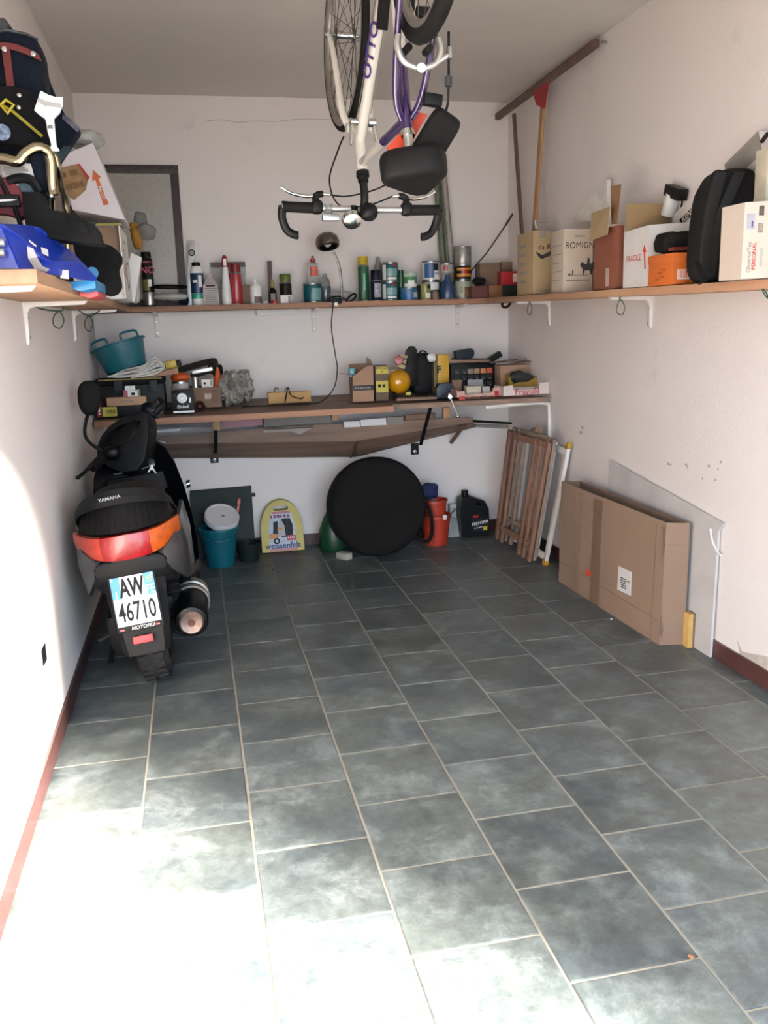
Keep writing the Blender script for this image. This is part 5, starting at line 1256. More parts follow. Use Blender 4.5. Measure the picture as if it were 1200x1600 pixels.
yN = q0.y; zN = at(1138, 836, X=2.468).z; yF = at(953, 718, X=2.475).y; zF = at(957, 719, X=2.475).z
pp = [Vector((2.461, yN, .001)), Vector((2.461, yF + .02, .001)), Vector((2.471, yF, zF)), Vector((2.471, at(1128, 822, X=2.468).y, at(1128, 822, X=2.468).z + .01)), Vector((2.470, yN, zN))]
MB().prism(pp, (.011, 0, 0)).build('panel', PLB, pbd, smooth=False, bevel=.001)
cr_ = [at(1110, 826, X=2.467), at(1113, 845, X=2.467), at(1121, 862, X=2.467), at(1127, 868, X=2.467)]
MB().tube(cr_, .004, n=6, sub=4).build('cut_edge', WHITEP, pbd)
fb = thing('foam_block', 'yellow foam and chipboard block on the floor behind the flat carton', 'block', at(1083, 1006, Z=0))
fY = c2.y - .045
p0, p1, p2 = [Vector((at(x_, 1000, Y=fY).x, fY, .001)) for x_ in (1075, 1082, 1091)]; hF = at(1080, 960, Y=fY).z
MB().hexa([p0, p1, p1 + Vector((0, .04, 0)), p0 + Vector((0, .04, 0))] + [p + ZV * hF for p in (p0, p1, p1 + Vector((0, .04, 0)), p0 + Vector((0, .04, 0)))]).build('foam', M('foam_yellow', 'c8a25e', rough=.9, var=.1), fb, smooth=False)
MB().hexa([p1 + Vector((.001, 0, 0)), Vector((p2.x, p1.y, .001)), Vector((p2.x, p1.y + .04, .001)), p1 + Vector((.001, .04, 0))] + [p + ZV * hF for p in (p1 + Vector((.001, 0, 0)), Vector((p2.x, p1.y, .001)), Vector((p2.x, p1.y + .04, .001)), p1 + Vector((.001, .04, 0)))]).build('chipboard', M('chipboard_edge', '5c4a40', rough=.9, var=.5, scale=150), fb, smooth=False)
# crumbs on the tiles
for k, (x, y, lb) in enumerate(((1080, 1497, 'small brown dead leaf scrap on the tiles near the door'), (955, 968, 'tiny white chip on the tiles before the flat carton'), (427, 891, 'dark pebble on the tiles before the yellow case'))):
    p = at(x, y, Z=0)
    tag(MB().soft(p + Vector((0, 0, .003)), (.012 if k else .014, .016 if not k else .012, .006), 2.2, .002, 80, k, nu=10, nv=6).build('crumb', (M('leaf_brown', '7a5a3e', rough=.8), WHITE, BLACKM)[k]), lb, 'crumb')

# ------------------------------------------------------------------ right shelf
def rbox(name, label, cat, xf, xc, xr_, ytop, Xs, mat, group=None, yc=None, zb=None, hollow=False):
    """box on the right shelf: far end, near corner and right end as photo columns, its left face on X = Xs"""
    ym = 420
    Yc = at(xc, ym, X=Xs).y; Yf = min(at(xf, ym, X=Xs).y, 5.08)
    Xr = min(at(xr_, ym, Y=Yc).x, XR - .004)
    z0 = (rtop(Yf) if zb is None else zb) + .0005
    z1 = at(xc, ytop, X=Xs).z
    info = dict(x0=Xs, x1=Xr, y0=Yc, y1=Yf, z0=z0, z1=z1)
    if hollow:
        t = thing(name, label, cat, ((Xs + Xr) / 2, (Yc + Yf) / 2, z0), group)
        e = .005
        MB().box((Xs, Yc, z0), (Xr, Yc + e, z1)).build('front_wall', mat, t)
        MB().box((Xs, Yf - e, z0), (Xr, Yf, z1)).build('back_wall', mat, t)
        MB().box((Xs, Yc + e, z0), (Xs + e, Yf - e, z1)).build('side_wall', mat, t)
        MB().box((Xr - e, Yc + e, z0), (Xr, Yf - e, z1)).build('side_wall', mat, t)
        MB().box((Xs + e, Yc + e, z0), (Xr - e, Yf - e, z0 + e)).build('base', mat, t)
        return t, info
    o = MB().box((Xs, Yc, z0), (Xr, Yf, z1)).build(name, mat, bevel=.003)
    return tag(o, label, cat, group), info
NY = Vector((0, -1, 0))
BEIGE = M('beige_carton', 'b09872', rough=.7, var=.05)
wx, I1 = rbox('wine_carton', 'beige wine carton with a ribbon crest next to the corner of the right shelf', 'wine box', 808, 833, 861, 360, 2.29, BEIGE)
for k in range(5):
    z = I1['z0'] + .07 + k * .045
    patch('print', wx, (2.29, I1['y0'] + (I1['y1'] - I1['y0']) * .62, z), NY, ZV, .1, .016, INKG)
xm = (I1['x0'] + I1['x1']) / 2
text('da R', wx, (xm + .012, I1['y0'], I1['z0'] + .235), XV, ZV, .04, INK)
MB().prism([(I1['x0'] + .012, I1['y0'] - .001, I1['z0'] + .215), (xm, I1['y0'] - .001, I1['z0'] + .195), (I1['x1'] - .003, I1['y0'] - .001, I1['z0'] + .215), (I1['x1'] - .003, I1['y0'] - .001, I1['z0'] + .195), (xm, I1['y0'] - .001, I1['z0'] + .175), (I1['x0'] + .03, I1['y0'] - .001, I1['z0'] + .185)], (0, -.0006, 0)).build('ribbon_print', DGREY, wx, smooth=False)
MB().prism([(xm - .02, I1['y0'] - .001, I1['z0'] + .31), (xm + .03, I1['y0'] - .001, I1['z0'] + .32), (xm + .02, I1['y0'] - .001, I1['z0'] + .3), (xm + .03, I1['y0'] - .001, I1['z0'] + .285), (xm - .02, I1['y0'] - .001, I1['z0'] + .28), (xm - .01, I1['y0'] - .001, I1['z0'] + .295)], (0, -.0006, 0)).build('crest_print', INKG, wx, smooth=False)
for zz in (.02, .355):
    patch('border_line', wx, (xm, I1['y0'], I1['z0'] + zz), XV, ZV, I1['x1'] - I1['x0'] - .03, .003, INKG)
CREAM = M('cream_carton2', 'c4b4a2', rough=.7, var=.05)
wy, I2 = rbox('wine_carton', 'cream wine carton with a horseman picture and lettering on the right shelf', 'wine box', 861, 880, 926, 358, 2.29, CREAM)
xm = (I2['x0'] + I2['x1']) / 2; W2 = I2['x1'] - I2['x0']; y2 = I2['y0']
text('ROMIGN', wy, (xm + .008, y2, I2['z0'] + .215), XV, ZV, .042, INK, sx=.9)
dashes(wy, (xm + .01, y2, I2['z0'] + .258), XV, ZV, .05, .008, INKG, 5)
patch('border_line', wy, (xm, y2, I2['z0'] + .055), XV, ZV, W2 * .8, .006, MGREY)
patch('ground_line', wy, (xm, y2, I2['z0'] + .078), XV, ZV, W2 * .7, .002, INK)
def prt(pts, nm='horseman_print', mat=DGREY):
    MB().prism([(xm + x, y2 - .0008, I2['z0'] + z) for x, z in pts], (0, -.0006, 0)).build(nm, mat, wy, smooth=False)
prt([(.01, .125), (.02, .14), (.032, .13), (.07, .132), (.078, .145), (.082, .12), (.074, .105), (.07, .08), (.064, .08), (.06, .1), (.035, .1), (.03, .08), (.025, .08), (.024, .105)])
prt([(.045, .13), (.06, .13), (.058, .155), (.05, .16)])
prt([(-.03, .08), (-.024, .08), (-.024, .1), (-.027, .105), (-.03, .1)]); prt([(-.05, .08), (-.038, .08), (-.04, .087), (-.048, .087)])
for k in range(5):
    patch('print', wy, (I2['x0'], (I2['y0'] + I2['y1']) / 2, I2['z0'] + .06 + k * .04), NY, ZV, (I2['y1'] - I2['y0']) * .7, .003, INKG)
# terracotta carton with open flaps
TERRA = M('terracotta_card', '7e4630', rough=.7, var=.06)
tc_, I3 = rbox('open_carton', 'terracotta carton with open cream flaps on the right shelf', 'box', 927, 963, 974, 352, 2.28, TERRA, hollow=False)
a = Vector((I3['x0'], I3['y0'], I3['z1']))
def quad(nm, pts, par, mat, t=.004):
    pts = [Vector(p) for p in pts]; n = (pts[1] - pts[0]).cross(pts[2] - pts[0]).normalized() * t
    k = len(pts)
    return MB().prism(pts, n).build(nm, mat, par, smooth=False)
FL = M('flap_inside', '94805f', rough=.8, var=.06)
quad('flap', [at(924, 333, X=2.27), at(954, 322, X=2.25), at(948, 367, X=2.25), at(922, 376, X=2.26)], tc_, FL)
quad('flap', [at(957, 350, X=2.285), at(965, 350, X=2.285), at(971, 288, X=2.32), at(955, 291, X=2.32)], tc_, M('flap_tan', '8a6644', rough=.8))
quad('flap', [(I3['x0'] + .02, I3['y1'] - .006, I3['z1']), (I3['x1'], I3['y1'] - .006, I3['z1']), (I3['x1'], I3['y1'] + .0, I3['z1'] + .03), (I3['x0'] + .02, I3['y1'], I3['z1'] + .03)], tc_, FL)
patch('white_label', tc_, Vector((I3['x0'], I3['y0'] + .08, I3['z0'] + .05)), NY, ZV, .03, .075, M('pink_white_label', 'b09c94', rough=.6))
# white wedge of foam behind
tag(MB().prism([at(893, 345, X=2.44), at(948, 345, X=2.44), at(948, 280, X=2.44), at(942, 282, X=2.44)], (.02, 0, 0)).build('foam_sheet', M('white_foam', 'd8d2ca', rough=.8), smooth=False), 'white triangular foam sheet standing behind the cream wine carton', 'foam')
# big brown open carton with the white one in front of it
wf = thing('fragile_carton', 'white carton printed FRAGILE on the right shelf', 'box', (2.36, 3.0, rtop(3.0)))
Yn = at(1012, 420, X=2.275).y; Yf_ = at(974, 420, X=2.275).y; z0 = rtop(Yf_) + .0005; zt_ = at(1012, 352, X=2.275).z; Xr_ = XR - .006
zfar = at(974, 358, X=2.275).z
MB().hexa([(2.275, Yn, z0), (2.28, Yn, z0), (2.28, Yf_, z0), (2.275, Yf_, z0), (2.275, Yn, zt_), (2.28, Yn, zt_), (2.28, Yf_, zt_ - .006), (2.275, Yf_, zt_ - .006)]).build('side_wall', WHITEP, wf)
MB().hexa([(2.28, Yn, z0), (Xr_, Yn, z0), (Xr_, Yn + .005, z0), (2.28, Yn + .005, z0), (2.28, Yn, zt_), (Xr_, Yn, zt_ + .012), (Xr_, Yn + .005, zt_ + .012), (2.28, Yn + .005, zt_)]).build('front_wall', WHITEP, wf)
MB().box((2.28, Yf_ - .005, z0), (Xr_, Yf_, zt_ - .01)).build('back_wall', WHITEP, wf); MB().box((2.28, Yf_ - .005, zt_ - .01), (Xr_, Yf_, at(1020, 318, Y=Yf_).z)).build('back_flap', M('brown_card2', '8c7450', rough=.8, var=.05), wf); MB().box((2.28, Yn + .005, z0), (Xr_, Yf_ - .005, z0 + .005)).build('base', WHITEP, wf)
text('FRAGILE', wf, (2.275, at(990, 404, X=2.275).y, at(990, 404, X=2.275).z), NY, ZV, .032, INKR, bold=.01)
pz = at(1007, 392, X=2.275)
def fside(x, y): return at(x, y, X=2.2745)
MB().prism([fside(1004, 394), fside(1007, 382), fside(1010, 394)], (-.0006, 0, 0)).build('arrow_print', INKR, wf, smooth=False)
MB().prism([fside(1006, 394), fside(1008, 394), fside(1009, 420), fside(1007, 420)], (-.0006, 0, 0)).build('arrow_print', INKR, wf, smooth=False)
tag(MB().cyl(at(994, 334, X=2.40), at(1016, 350, X=2.40), .028, .034, n=16).lathe([(.02, -.004), (.03, -.004), (.03, .004), (.02, .004)], at(994, 334, X=2.40), (at(1016, 350, X=2.40) - at(994, 334, X=2.40)), n=16).build('red_torch', M('dark_red_plastic', '702028', rough=.5)), 'dark red torch lying in the white FRAGILE carton', 'torch')
bl_ = thing('spray_bottle', 'white bottle with a black trigger leaning behind the open brown carton', 'bottle', at(1050, 330, X=2.46))
MB().cyl(at(1044, 336, X=2.455), at(1052, 304, X=2.455), .03, .028, n=16).build('bottle_body', WHITE, bl_)
MB().bar(at(1045, 296, X=2.455), at(1067, 305, X=2.455), .045, .045).build('trigger_head', BLACK, bl_, bevel=.006)
MB().tube([at(1064, 308, X=2.455), at(1066, 316, X=2.455), at(1064, 326, X=2.455)], .004, n=6).build('trigger', BLACK, bl_)
# orange shoe box
ORB = M('orange_card', 'd06a22', rough=.55, var=.05)
Yn2 = at(1049, 440, X=2.255).y; Yf2 = at(1012, 440, X=2.255).y
sbx = thing('shoe_box', 'orange shoe box with a white barcode label on the right shelf', 'shoe box', (2.3, Yn2 + .05, rtop(Yf2)))
z0 = rtop(Yf2) + .0005; zl = at(1049, 409, X=2.255).z; zt5 = at(1049, 395, X=2.255).z; xR5 = 2.35
Yf2 = min(Yf2, Yn - .01)
MB().box((2.257, Yn2, z0), (xR5, Yf2, zl + .004)).build('box_body', ORB, sbx, bevel=.002)
MB().box((2.254, Yn2 - .003, zl), (xR5 + .003, Yf2 + .003, zt5)).build('lid', ORB, sbx, bevel=.002)
lx = 2.257 + (xR5 - 2.257) * .55
patch('barcode_label', sbx, (lx, Yn2, z0 + .035), XV, ZV, .062, .035, WHITEP)
for k in range(9): patch('barcode_bar', sbx, (lx - .026 + k * .0062, Yn2 - .0012, z0 + .036), XV, ZV, .002 + .001 * (k % 3), .027, INKO)
for k, (dy_, dz) in enumerate(((.35, .055), (.5, .045), (.4, .03), (.6, .022))): patch('faint_print', sbx, (2.257, Yn2 + (Yf2 - Yn2) * dy_, z0 + dz), NY, ZV, .03, .006, M('dark_orange_ink', 'a04c14', rough=.6, var=0))
bf = thing('black_brush', 'black bristle broom head lying on the orange shoe box', 'brush', (2.33, Yn2 + .06, zt5 + .001))
b = MB().soft((2.345, (Yn2 + Yf2) / 2, zt5 + .042), (.2, .1, .075), 5, .006, 60, 2, nu=40, nv=14)
b.build('bristles', BLACKM, bf)
MB().bar((2.26, Yn2 + .02, zt5 + .014), (2.33, Yn2 + .03, zt5 + .016), .03, .012).build('brush_wood', M('red_brush_wood', '6a2c20', rough=.5), bf)
# long white box leaning up to the right
lb_ = thing('long_carton', 'long white carton with black lettering leaning behind the backpack', 'carton', at(1068, 345, X=2.43))
a0 = at(1060, 352, X=2.464); a1 = at(1196, 222, X=2.464)
dL = (a1 - a0).normalized()
MB().bar(a0, a1, .036, .085, up=(0, 0, 1)).build('carton_body', WHITEP, lb_, bevel=.003)
sd_ = Vector((-1, 0, 0)); upv = dL.cross(sd_)
nq = upv if upv.z > 0 else -upv
mid = at(1083, 337, X=2.37)
# lettering strip on its left side
fl = a0.lerp(a1, .19) + Vector((-.0185, 0, 0)); 
rightv = dL; 
patch('black_strip', lb_, fl + nq * -.012, -(-rightv), nq if rightv.cross(nq).x < 0 else -nq, .13, .028, BLACK)
text('KENO', lb_, fl + nq * -.012 + Vector((-.0016, 0, 0)), rightv, nq if rightv.cross(nq).x < 0 else -nq, .034, WHITEP, bold=.02)
MB().bar(a1 - dL * .2 + Vector((-.0195, 0, .0)), a1 + Vector((-.0195, 0, 0)), .002, .08, up=(0, 0, 1)).build('grey_print', MGREY, lb_)
# black backpack
bp_ = thing('backpack', 'black backpack with padded straps standing on the right shelf', 'backpack', (2.36, 2.75, rtop(2.75)))
BPK = M('backpack_nylon', '0e0f10', rough=.75, var=.25, scale=25, bump=.25)
yb_ = 2.81; zb_ = rtop(2.9)
xl_ = at(1097, 380, Y=yb_).x; xr2 = 2.432; ztp = at(1150, 262, Y=yb_).z
hB = ztp - zb_; cxB = (xl_ + xr2) / 2
def bpf(v):
    k = (v.z / hB + .5)
    v.x += .035 * (k ** 2) - .005 - (.02 if v.x < 0 else 0) * max(0, k - .75) * -6 * .5
    return v
MB().soft((cxB, yb_ + .04, zb_ + hB / 2 + .001), (xr2 - xl_, .17, hB), 4.6, .007, 9, 3, nu=36, nv=22, fn=bpf).build('bag_body', BPK, bp_)
STP = M('strap_webbing', '1a1b1c', rough=.85, var=.15)
for (xs, off) in (((1128, 1112, 1106, 1104), 0), ((1158, 1130, 1118, 1110), .0)):
    pts = [at(x, y, Y=yb_ - .06 - .01 * k) for k, (x, y) in enumerate(zip(xs, (268, 330, 390, 430)))]
    MB().loft([[p + Vector((-.02, 0, 0)), p + Vector((.02, 0, 0)), p + Vector((.02, .014, 0)), p + Vector((-.02, .014, 0))] for p in pts]).build('shoulder_strap', STP, bp_, bevel=.003)
MB().tube([at(1113, 285, Y=yb_), at(1115, 272, Y=yb_ - .01), at(1122, 268, Y=yb_ - .01), at(1130, 270, Y=yb_)], .006, n=8, sub=5).build('grab_loop', BLACKM, bp_)
MB().loft([[at(1085, 410, Y=2.7), at(1092, 408, Y=2.7), at(1092, 408, Y=2.706), at(1085, 410, Y=2.706)], [at(1095, 436, Y=2.66), at(1104, 432, Y=2.66), at(1104, 432, Y=2.666), at(1095, 436, Y=2.666)], [at(1090, 446, Y=2.64), at(1106, 440, Y=2.64), at(1106, 440, Y=2.646), at(1090, 446, Y=2.646)]]).build('strap_end', BLACKM, bp_)
# printed white carton at the picture edge and a cream one behind it
pc = thing('printed_carton', 'white carton with small pictures and upright lettering at the right picture edge', 'box', (2.38, 2.5, rtop(2.5)))
Yp = 2.47; xl_p = at(1160, 400, Y=Yp).x; zp0 = rtop(2.62); zp1 = at(1162, 316, Y=Yp).z; xrp = XR - .006
MB().hexa([(xl_p, Yp, zp0), (xrp, Yp - .03, zp0), (xrp, Yp + .12, zp0), (xl_p, Yp + .12, zp0), (xl_p, Yp, zp1), (xrp, Yp - .03, zp1 + .012), (xrp, Yp + .12, zp1 + .012), (xl_p, Yp + .12, zp1)]).build('carton_body', M('ivory_card', 'd8c8b8', rough=.5, var=.03), pc, smooth=False, bevel=.002)
dp = Vector((xrp - xl_p, -.03, 0)).normalized()
def pp_(x, y):
    r = FWD + RIGHT * ((x - 600) / FPX) - UP * ((y - 800) / FPX)
    nn_ = dp.cross(ZV); t = (Vector((xl_p, Yp, 0)) - CAM_POS).dot(nn_) / r.dot(nn_); return CAM_POS + r * t
patch('picture', pc, pp_(1173, 346), dp, ZV, .026, .046, M('pic_lilac', 'a8a4ac', rough=.5, var=.2)); patch('picture', pc, pp_(1190, 329), dp, ZV, .016, .028, M('pic_dark', '4a403a', rough=.5, var=.6, scale=80)); patch('picture', pc, pp_(1188, 356), dp, ZV, .016, .028, M('pic_grey', '8a8078', rough=.5, var=.5, scale=80))
patch('picture_detail', pc, pp_(1175, 350) + Vector((0, -.001, 0)), dp, Vector((-.5, 0, 1)), .004, .018, INKB)
text('ObservoTec', pc, pp_(1170, 402), ZV, -dp, .018, INKG, bold=.01)
text('PERSONAL', pc, pp_(1178, 400), ZV, -dp, .017, INKR, bold=.02)
patch('print', pc, pp_(1189, 402), dp, ZV, .008, .055, LGREY)
crp = MB().box((at(1187, 300, Y=2.63).x, 2.60, zp1 - .2), (XR - .042, 2.66, at(1187, 233, Y=2.63).z)).box((at(1187, 300, Y=2.63).x, 2.60, rtop(2.7) + .0005), (XR - .042, 2.66, zp1 - .2))
tag(crp.build('tall_carton', M('cream_carton', 'b8b09c'), bevel=.002), 'tall cream carton standing behind the printed white carton', 'box')
gb = thing('garden_pouch', 'green printed pouch with a black clip on the tall cream carton', 'pouch', at(1196, 225, Y=2.66))
MB().soft((2.465, 2.66, at(1196, 233, Y=2.66).z + .045), (.09, .06, .085), 3.2, .004, 20, 2).build('pouch_body', M('leaf_print', '5c7a34', rough=.5, var=.6, scale=40), gb)
MB().bar(at(1190, 222, Y=2.61), at(1200, 208, Y=2.61), .012, .01).build('clip', BLACK, gb)
tag(MB().soft(Vector((at(1160, 425, Y=2.62).x, 2.645, rtop(2.65) + .048)), (.03, .06, .095), 2.4).build('teal_bottle', TEAL), 'teal rounded bottle squeezed between the backpack and the printed carton', 'bottle')
# pen and small bits on the wine cartons
tag(MB().cyl(at(838, 358, Y=4.5), at(836, 344, Y=4.5), .008, .006, n=10).build('glue_tube', STEEL), 'small metal tube standing on the beige wine carton', 'tube')
# ------------------------------------------------------------------ battens holding the rod under the ceiling
rd = thing('ceiling_rod', 'long brown wooden rod propped high along the right wall', 'rod', at(778, 184, X=2.40))
e0 = at(777, 183, X=2.385); e1 = at(932, 67, X=2.44)
MB().bar(e0, e1, .03, .035).build('rod', W_DARK, rd, bevel=.003)
MB().cyl(e1 + Vector((.02, -.012, 0)), Vector((XR, e1.y - .012, e1.z)), .005, n=8).build('hook', STEEL, rd)
zz = I1['z1']
def prop(label, b0, t1, wd, mat):
    return tag(MB().bar(b0, t1, wd, .016, up=(1, 0, 0)).build('batten', mat, bevel=.002), label, 'batten', 'battens propping the rod')
pq_ = at(822, 440, X=2.455)
prop('dark narrow batten standing in the right corner under the rod', Vector((2.455, min(pq_.y, 5.06), SZ + .001)), at(803, 178, X=2.43), .026, W_DARK)
yq = at(838, 150, X=2.43)
pr2 = prop('pale wide batten with a red cloth at its top under the rod', Vector((2.40, I1['y1'] + .03 if I1['y1'] < 4.9 else 4.62, I1['z1'] + .002)), at(849, 160, X=2.425), .045, W_PALE)
rc = thing('red_cloth', 'red triangular cloth pinned where the pale batten meets the rod', 'cloth', at(846, 168, X=2.40))
MB().prism([at(831, 141, X=2.398), at(857, 128, X=2.40), at(850, 170, X=2.40), at(838, 164, X=2.40)], (.006, 0, 0)).build('cloth', M('red_felt', '9c1c22', rough=.85, var=.12), rc, smooth=False)

# ------------------------------------------------------------------ left shelf
G6 = 'things piled on the left shelf'
bwx = thing('open_carton', 'open carton lying on its side on the left shelf, brown inside and white outside', 'box', (.14, 4.0, SZ + .001))
Yb1 = 3.86
bp = [at(110, 402, Y=Yb1), at(190, 411, Y=Yb1), at(192, 347, Y=Yb1), at(112, 345, Y=Yb1)]
xL = max(.02, bp[0].x); xRr = bp[1].x; zl1 = SZ + .001; zl2 = bp[2].z - .014
MB().box((xL, Yb1 + .03, at(150, 407, Y=Yb1).z), (xRr, Yb1 + .036, zl2)).build('inner_panel', CARD, bwx)
MB().box((xRr, Yb1, zl1), (xRr + .005, Yb1 + .42, zl2)).build('side_wall', WHITEP, bwx)
MB().box((xL, Yb1 + .036, zl1), (xL + .005, Yb1 + .42, zl2)).build('side_wall', WHITEP, bwx)
MB().box((xL, Yb1 + .036, zl2 - .005), (xRr, Yb1 + .42, zl2)).build('top_wall', WHITEP, bwx)
MB().box((xL, Yb1 + .03, zl1), (xRr, Yb1 + .42, zl1 + .005)).build('base_wall', WHITEP, bwx)
MB().box((xL, Yb1 + .028, zl1 + .005), (xRr, Yb1 + .033, at(150, 408, Y=Yb1).z)).build('front_wall', WHITEP, bwx)
MB().hexa([at(148, 353, Y=Yb1 - .01), at(192, 352, Y=Yb1 - .01), at(192, 352, Y=Yb1 + .02), at(148, 353, Y=Yb1 + .02), at(152, 349, Y=Yb1 - .01), at(188, 348, Y=Yb1 - .01), at(188, 348, Y=Yb1 + .02), at(152, 349, Y=Yb1 + .02)]).build('yellow_rim', M('olive_yellow', 'a89a40', rough=.6), bwx)
for k, (dy_, dz, w_, h_, mt) in enumerate(((.06, .1, .03, .02, INKB), (.14, .14, .012, .1, INKR), (.2, .1, .012, .12, INKR), (.1, .2, .05, .012, INKG), (.3, .16, .06, .012, INKG), (.28, .07, .05, .03, INKG), (.2, .24, .05, .014, INKG))):
    patch('print', bwx, (xRr + .005, Yb1 + dy_, zl1 + dz), YV, ZV, w_, h_, mt)
for k, cl in enumerate((BLUE, M('print_pink', 'd0407a', rough=.5, var=0), M('print_yellow', 'd8b030', rough=.5, var=0))):
    MB().lathe([(.012, 0), (.016, .0005), (.012, .001)], at(160 + 7 * k, 414, Y=Yb1 + .026), (0, -1, 0), n=16).build('logo_ring', cl, bwx)
# tilted white polystyrene carton with the orange arrow on top of it
aw = thing('arrow_carton', 'white carton with an orange ALTO arrow, tilted on top of the open carton', 'box', at(150, 335, Y=3.9), None)
Ya = 3.86
fr = [at(113, 328, Y=Ya), at(196, 344, Y=Ya), at(145, 222, Y=Ya), at(92, 245, Y=Ya)]
fr[0].x = max(fr[0].x, .006); fr[3].x = max(fr[3].x, .006)
MB().prism(fr, (.0, .34, 0)).build('carton_body', M('white_polystyrene', 'd6cccc', rough=.7, var=.03), aw, smooth=False, bevel=.006)
def ap(x, y): return at(x, y, Y=Ya - .001)
MB().prism([ap(145, 265), ap(158, 277), ap(154, 279), ap(170, 319), ap(162, 321), ap(149, 281), ap(144, 283)], (0, -.0008, 0)).build('arrow_print', INKO, aw, smooth=False)
dA = (ap(165, 317) - ap(153, 285)).normalized()
text('ALTO', aw, ap(159.5, 301) + Vector((0, -.001, 0)), dA, Vector((-dA.z, 0, dA.x)), .021, WHITEP, bold=.01)
MB().prism([ap(95, 262), ap(121, 256), ap(133, 270), ap(138, 279), ap(134, 297), ap(116, 313), ap(103, 305), ap(98, 290)], (0, -.0012, 0)).build('torn_label', M('torn_kraft', 'a8845c', rough=.8, var=.25, scale=30), aw, smooth=False)
MB().prism([ap(121, 256), ap(124, 256), ap(140, 277), ap(137, 283)], (0, -.0018, 0)).build('red_tear', INKR, aw, smooth=False)
for (xk, yk_, hk_, nk) in ((110, 271, .02, 2), (117, 290, .024, 10)): dashes(aw, ap(xk, yk_) + Vector((0, -.0014, 0)), Vector((1, 0, .25)), ZV, .075, hk_, M('kraft_ink', '86623f', rough=.8, var=0), nk)
tag(MB().soft(at(135, 224, Y=3.95) + Vector((0, 0, .012)), (.13, .16, .06), 2.2, .024, 16, 4, nu=28, nv=16).build('plastic_bag', BAGPL), 'crumpled white plastic bag on top of the arrow carton', 'plastic bag')
tag(MB().soft((.16, 4.42, SZ + .27), (.2, .18, .3), 3, .02, 10, 7, nu=24, nv=16).build('plastic_bag', M('pale_blue_bag', '9aa4b4', rough=.4, var=.2, scale=20, bump=.4)), 'pale blue plastic bag behind the arrow carton', 'plastic bag')
tag(MB().box((.02, 4.52, SZ + .001), (.24, 4.7, at(205, 322, Y=4.55).z)).build('carton', CARD, bevel=.002), 'brown carton behind the pale blue bag on the left shelf', 'box')
gv = thing('work_glove', 'grey and yellow work glove hanging out of the brown carton', 'glove', at(222, 360, Y=4.48))
MB().soft(at(228, 362, Y=4.44), (.09, .06, .075), 2.3, .012, 20, 5).soft(at(219, 345, Y=4.46), (.06, .05, .08), 2.3, .01, 20, 6).build('glove_palm', M('grey_glove', '6e6a68', rough=.9, var=.2), gv)
MB().soft(at(215, 372, Y=4.44), (.05, .06, .1), 2.6, .01, 20, 8).soft(at(211, 356, Y=4.45), (.05, .05, .06), 2.6, .01, 20, 9).build('glove_cuff', M('glove_yellow', 'b07c24', rough=.8, var=.3, scale=30), gv)
tag(MB().hexa([(at(186, 465, Y=4.3).x, 4.3, SZ + .001), (at(210, 468, Y=4.3).x, 4.3, SZ + .001), (at(212, 468, Y=4.42).x, 4.42, SZ + .001), (at(190, 465, Y=4.42).x, 4.42, SZ + .001), at(205, 395, Y=4.33), at(221, 402, Y=4.33), at(222, 404, Y=4.42), at(206, 395, Y=4.42)]).build('printed_packet', WHITEP, smooth=False), 'white printed packet leaning beside the open carton', 'packet')
tag(MB().soft(Vector((at(211, 455, Y=4.52).x, 4.5, SZ + .075)), (.05, .05, .15), 3, .006, 20, 2).build('clear_pouch', BAGPL), 'clear pouch standing between the white packet and the black spray can', 'pouch')
nc = round_thing('spray_can', 'black and silver spray can with pink lettering at the left end of the shelf', 'spray can', 229, 19, 394, 5.15, SZ, [('body', M('black_tin2', '181818', rough=.3, var=.3), [(0, 0), (.96, 0), (1, .012), (1, .86), (.8, .9)]), ('lower_band', STEEL, [(1.0, .03), (1.012, .035), (1.012, .26), (1.0, .265)]), ('cap', BLACK, [(.82, .89), (.84, .9), (.82, 1), (0, 1)])], [('label', M('olive_label', '7a7430', rough=.5, var=.5, scale=40), -60, 10, .3, .5, 1.02), ('logo', WHITE, 5, 40, .36, .5, 1.025)], BOT)
cN = wm(nc).translation
text('NO', nc, Vector((cN.x + .004, cN.y - .034, at(229, 423, Y=5.15).z)), XV, ZV, .05, M('pink_ink', 'c04a64', rough=.5, var=0), bold=.02, lift=.003)
dashes(nc, Vector((cN.x + .004, cN.y - .036, at(229, 410, Y=5.15).z)), XV, ZV, .045, .012, M('pink_ink'), 5)
# black soft bag and coloured trays in front of the open carton
tag(MB().prism([at(x, y, Y=2.98) for x, y in ((112, 380), (130, 374), (152, 377), (176, 384), (187, 396), (186, 408), (180, 418), (184, 432), (187, 446), (180, 458), (166, 462), (152, 455), (142, 440), (130, 420), (118, 402))], (0, .16, 0)).build('soft_bag', M('black_soft', '0d0d0e', rough=.9, var=.2), bevel=.02), 'limp black cloth bag hanging over the left shelf before the open carton', 'bag')
def tray(label, pxs, Y, dy, mat): return tag(MB().prism([at(x, y, Y=Y) for x, y in pxs], (0, dy, 0)).build('plastic_tray', mat, bevel=.004), label, 'tray', 'plastic trays on the left shelf')
tray('red plastic tray, lowest on the left shelf below the light blue one', [(122, 455), (153, 451), (154, 463), (140, 466), (124, 462)], 2.74, .25, M('coral_red', 'd04a50', rough=.4))
tray('light blue plastic tray under the dark blue sledge on the left shelf', [(100, 441), (149, 436), (150, 451), (126, 455), (102, 449)], 2.6, .3, M('sky_blue_plastic', '2c90d0', rough=.35))
pq = at(138, 428, Y=2.66)
tag(MB().lathe([(0, -.01), (.016, -.01), (.018, 0), (.016, .01), (0, .01)], at(144, 427, Y=2.75), (.2, -1, .2), n=20).build('blue_ball', M('sky_blue_plastic')), 'small light blue disc beside the sledge', 'disc')
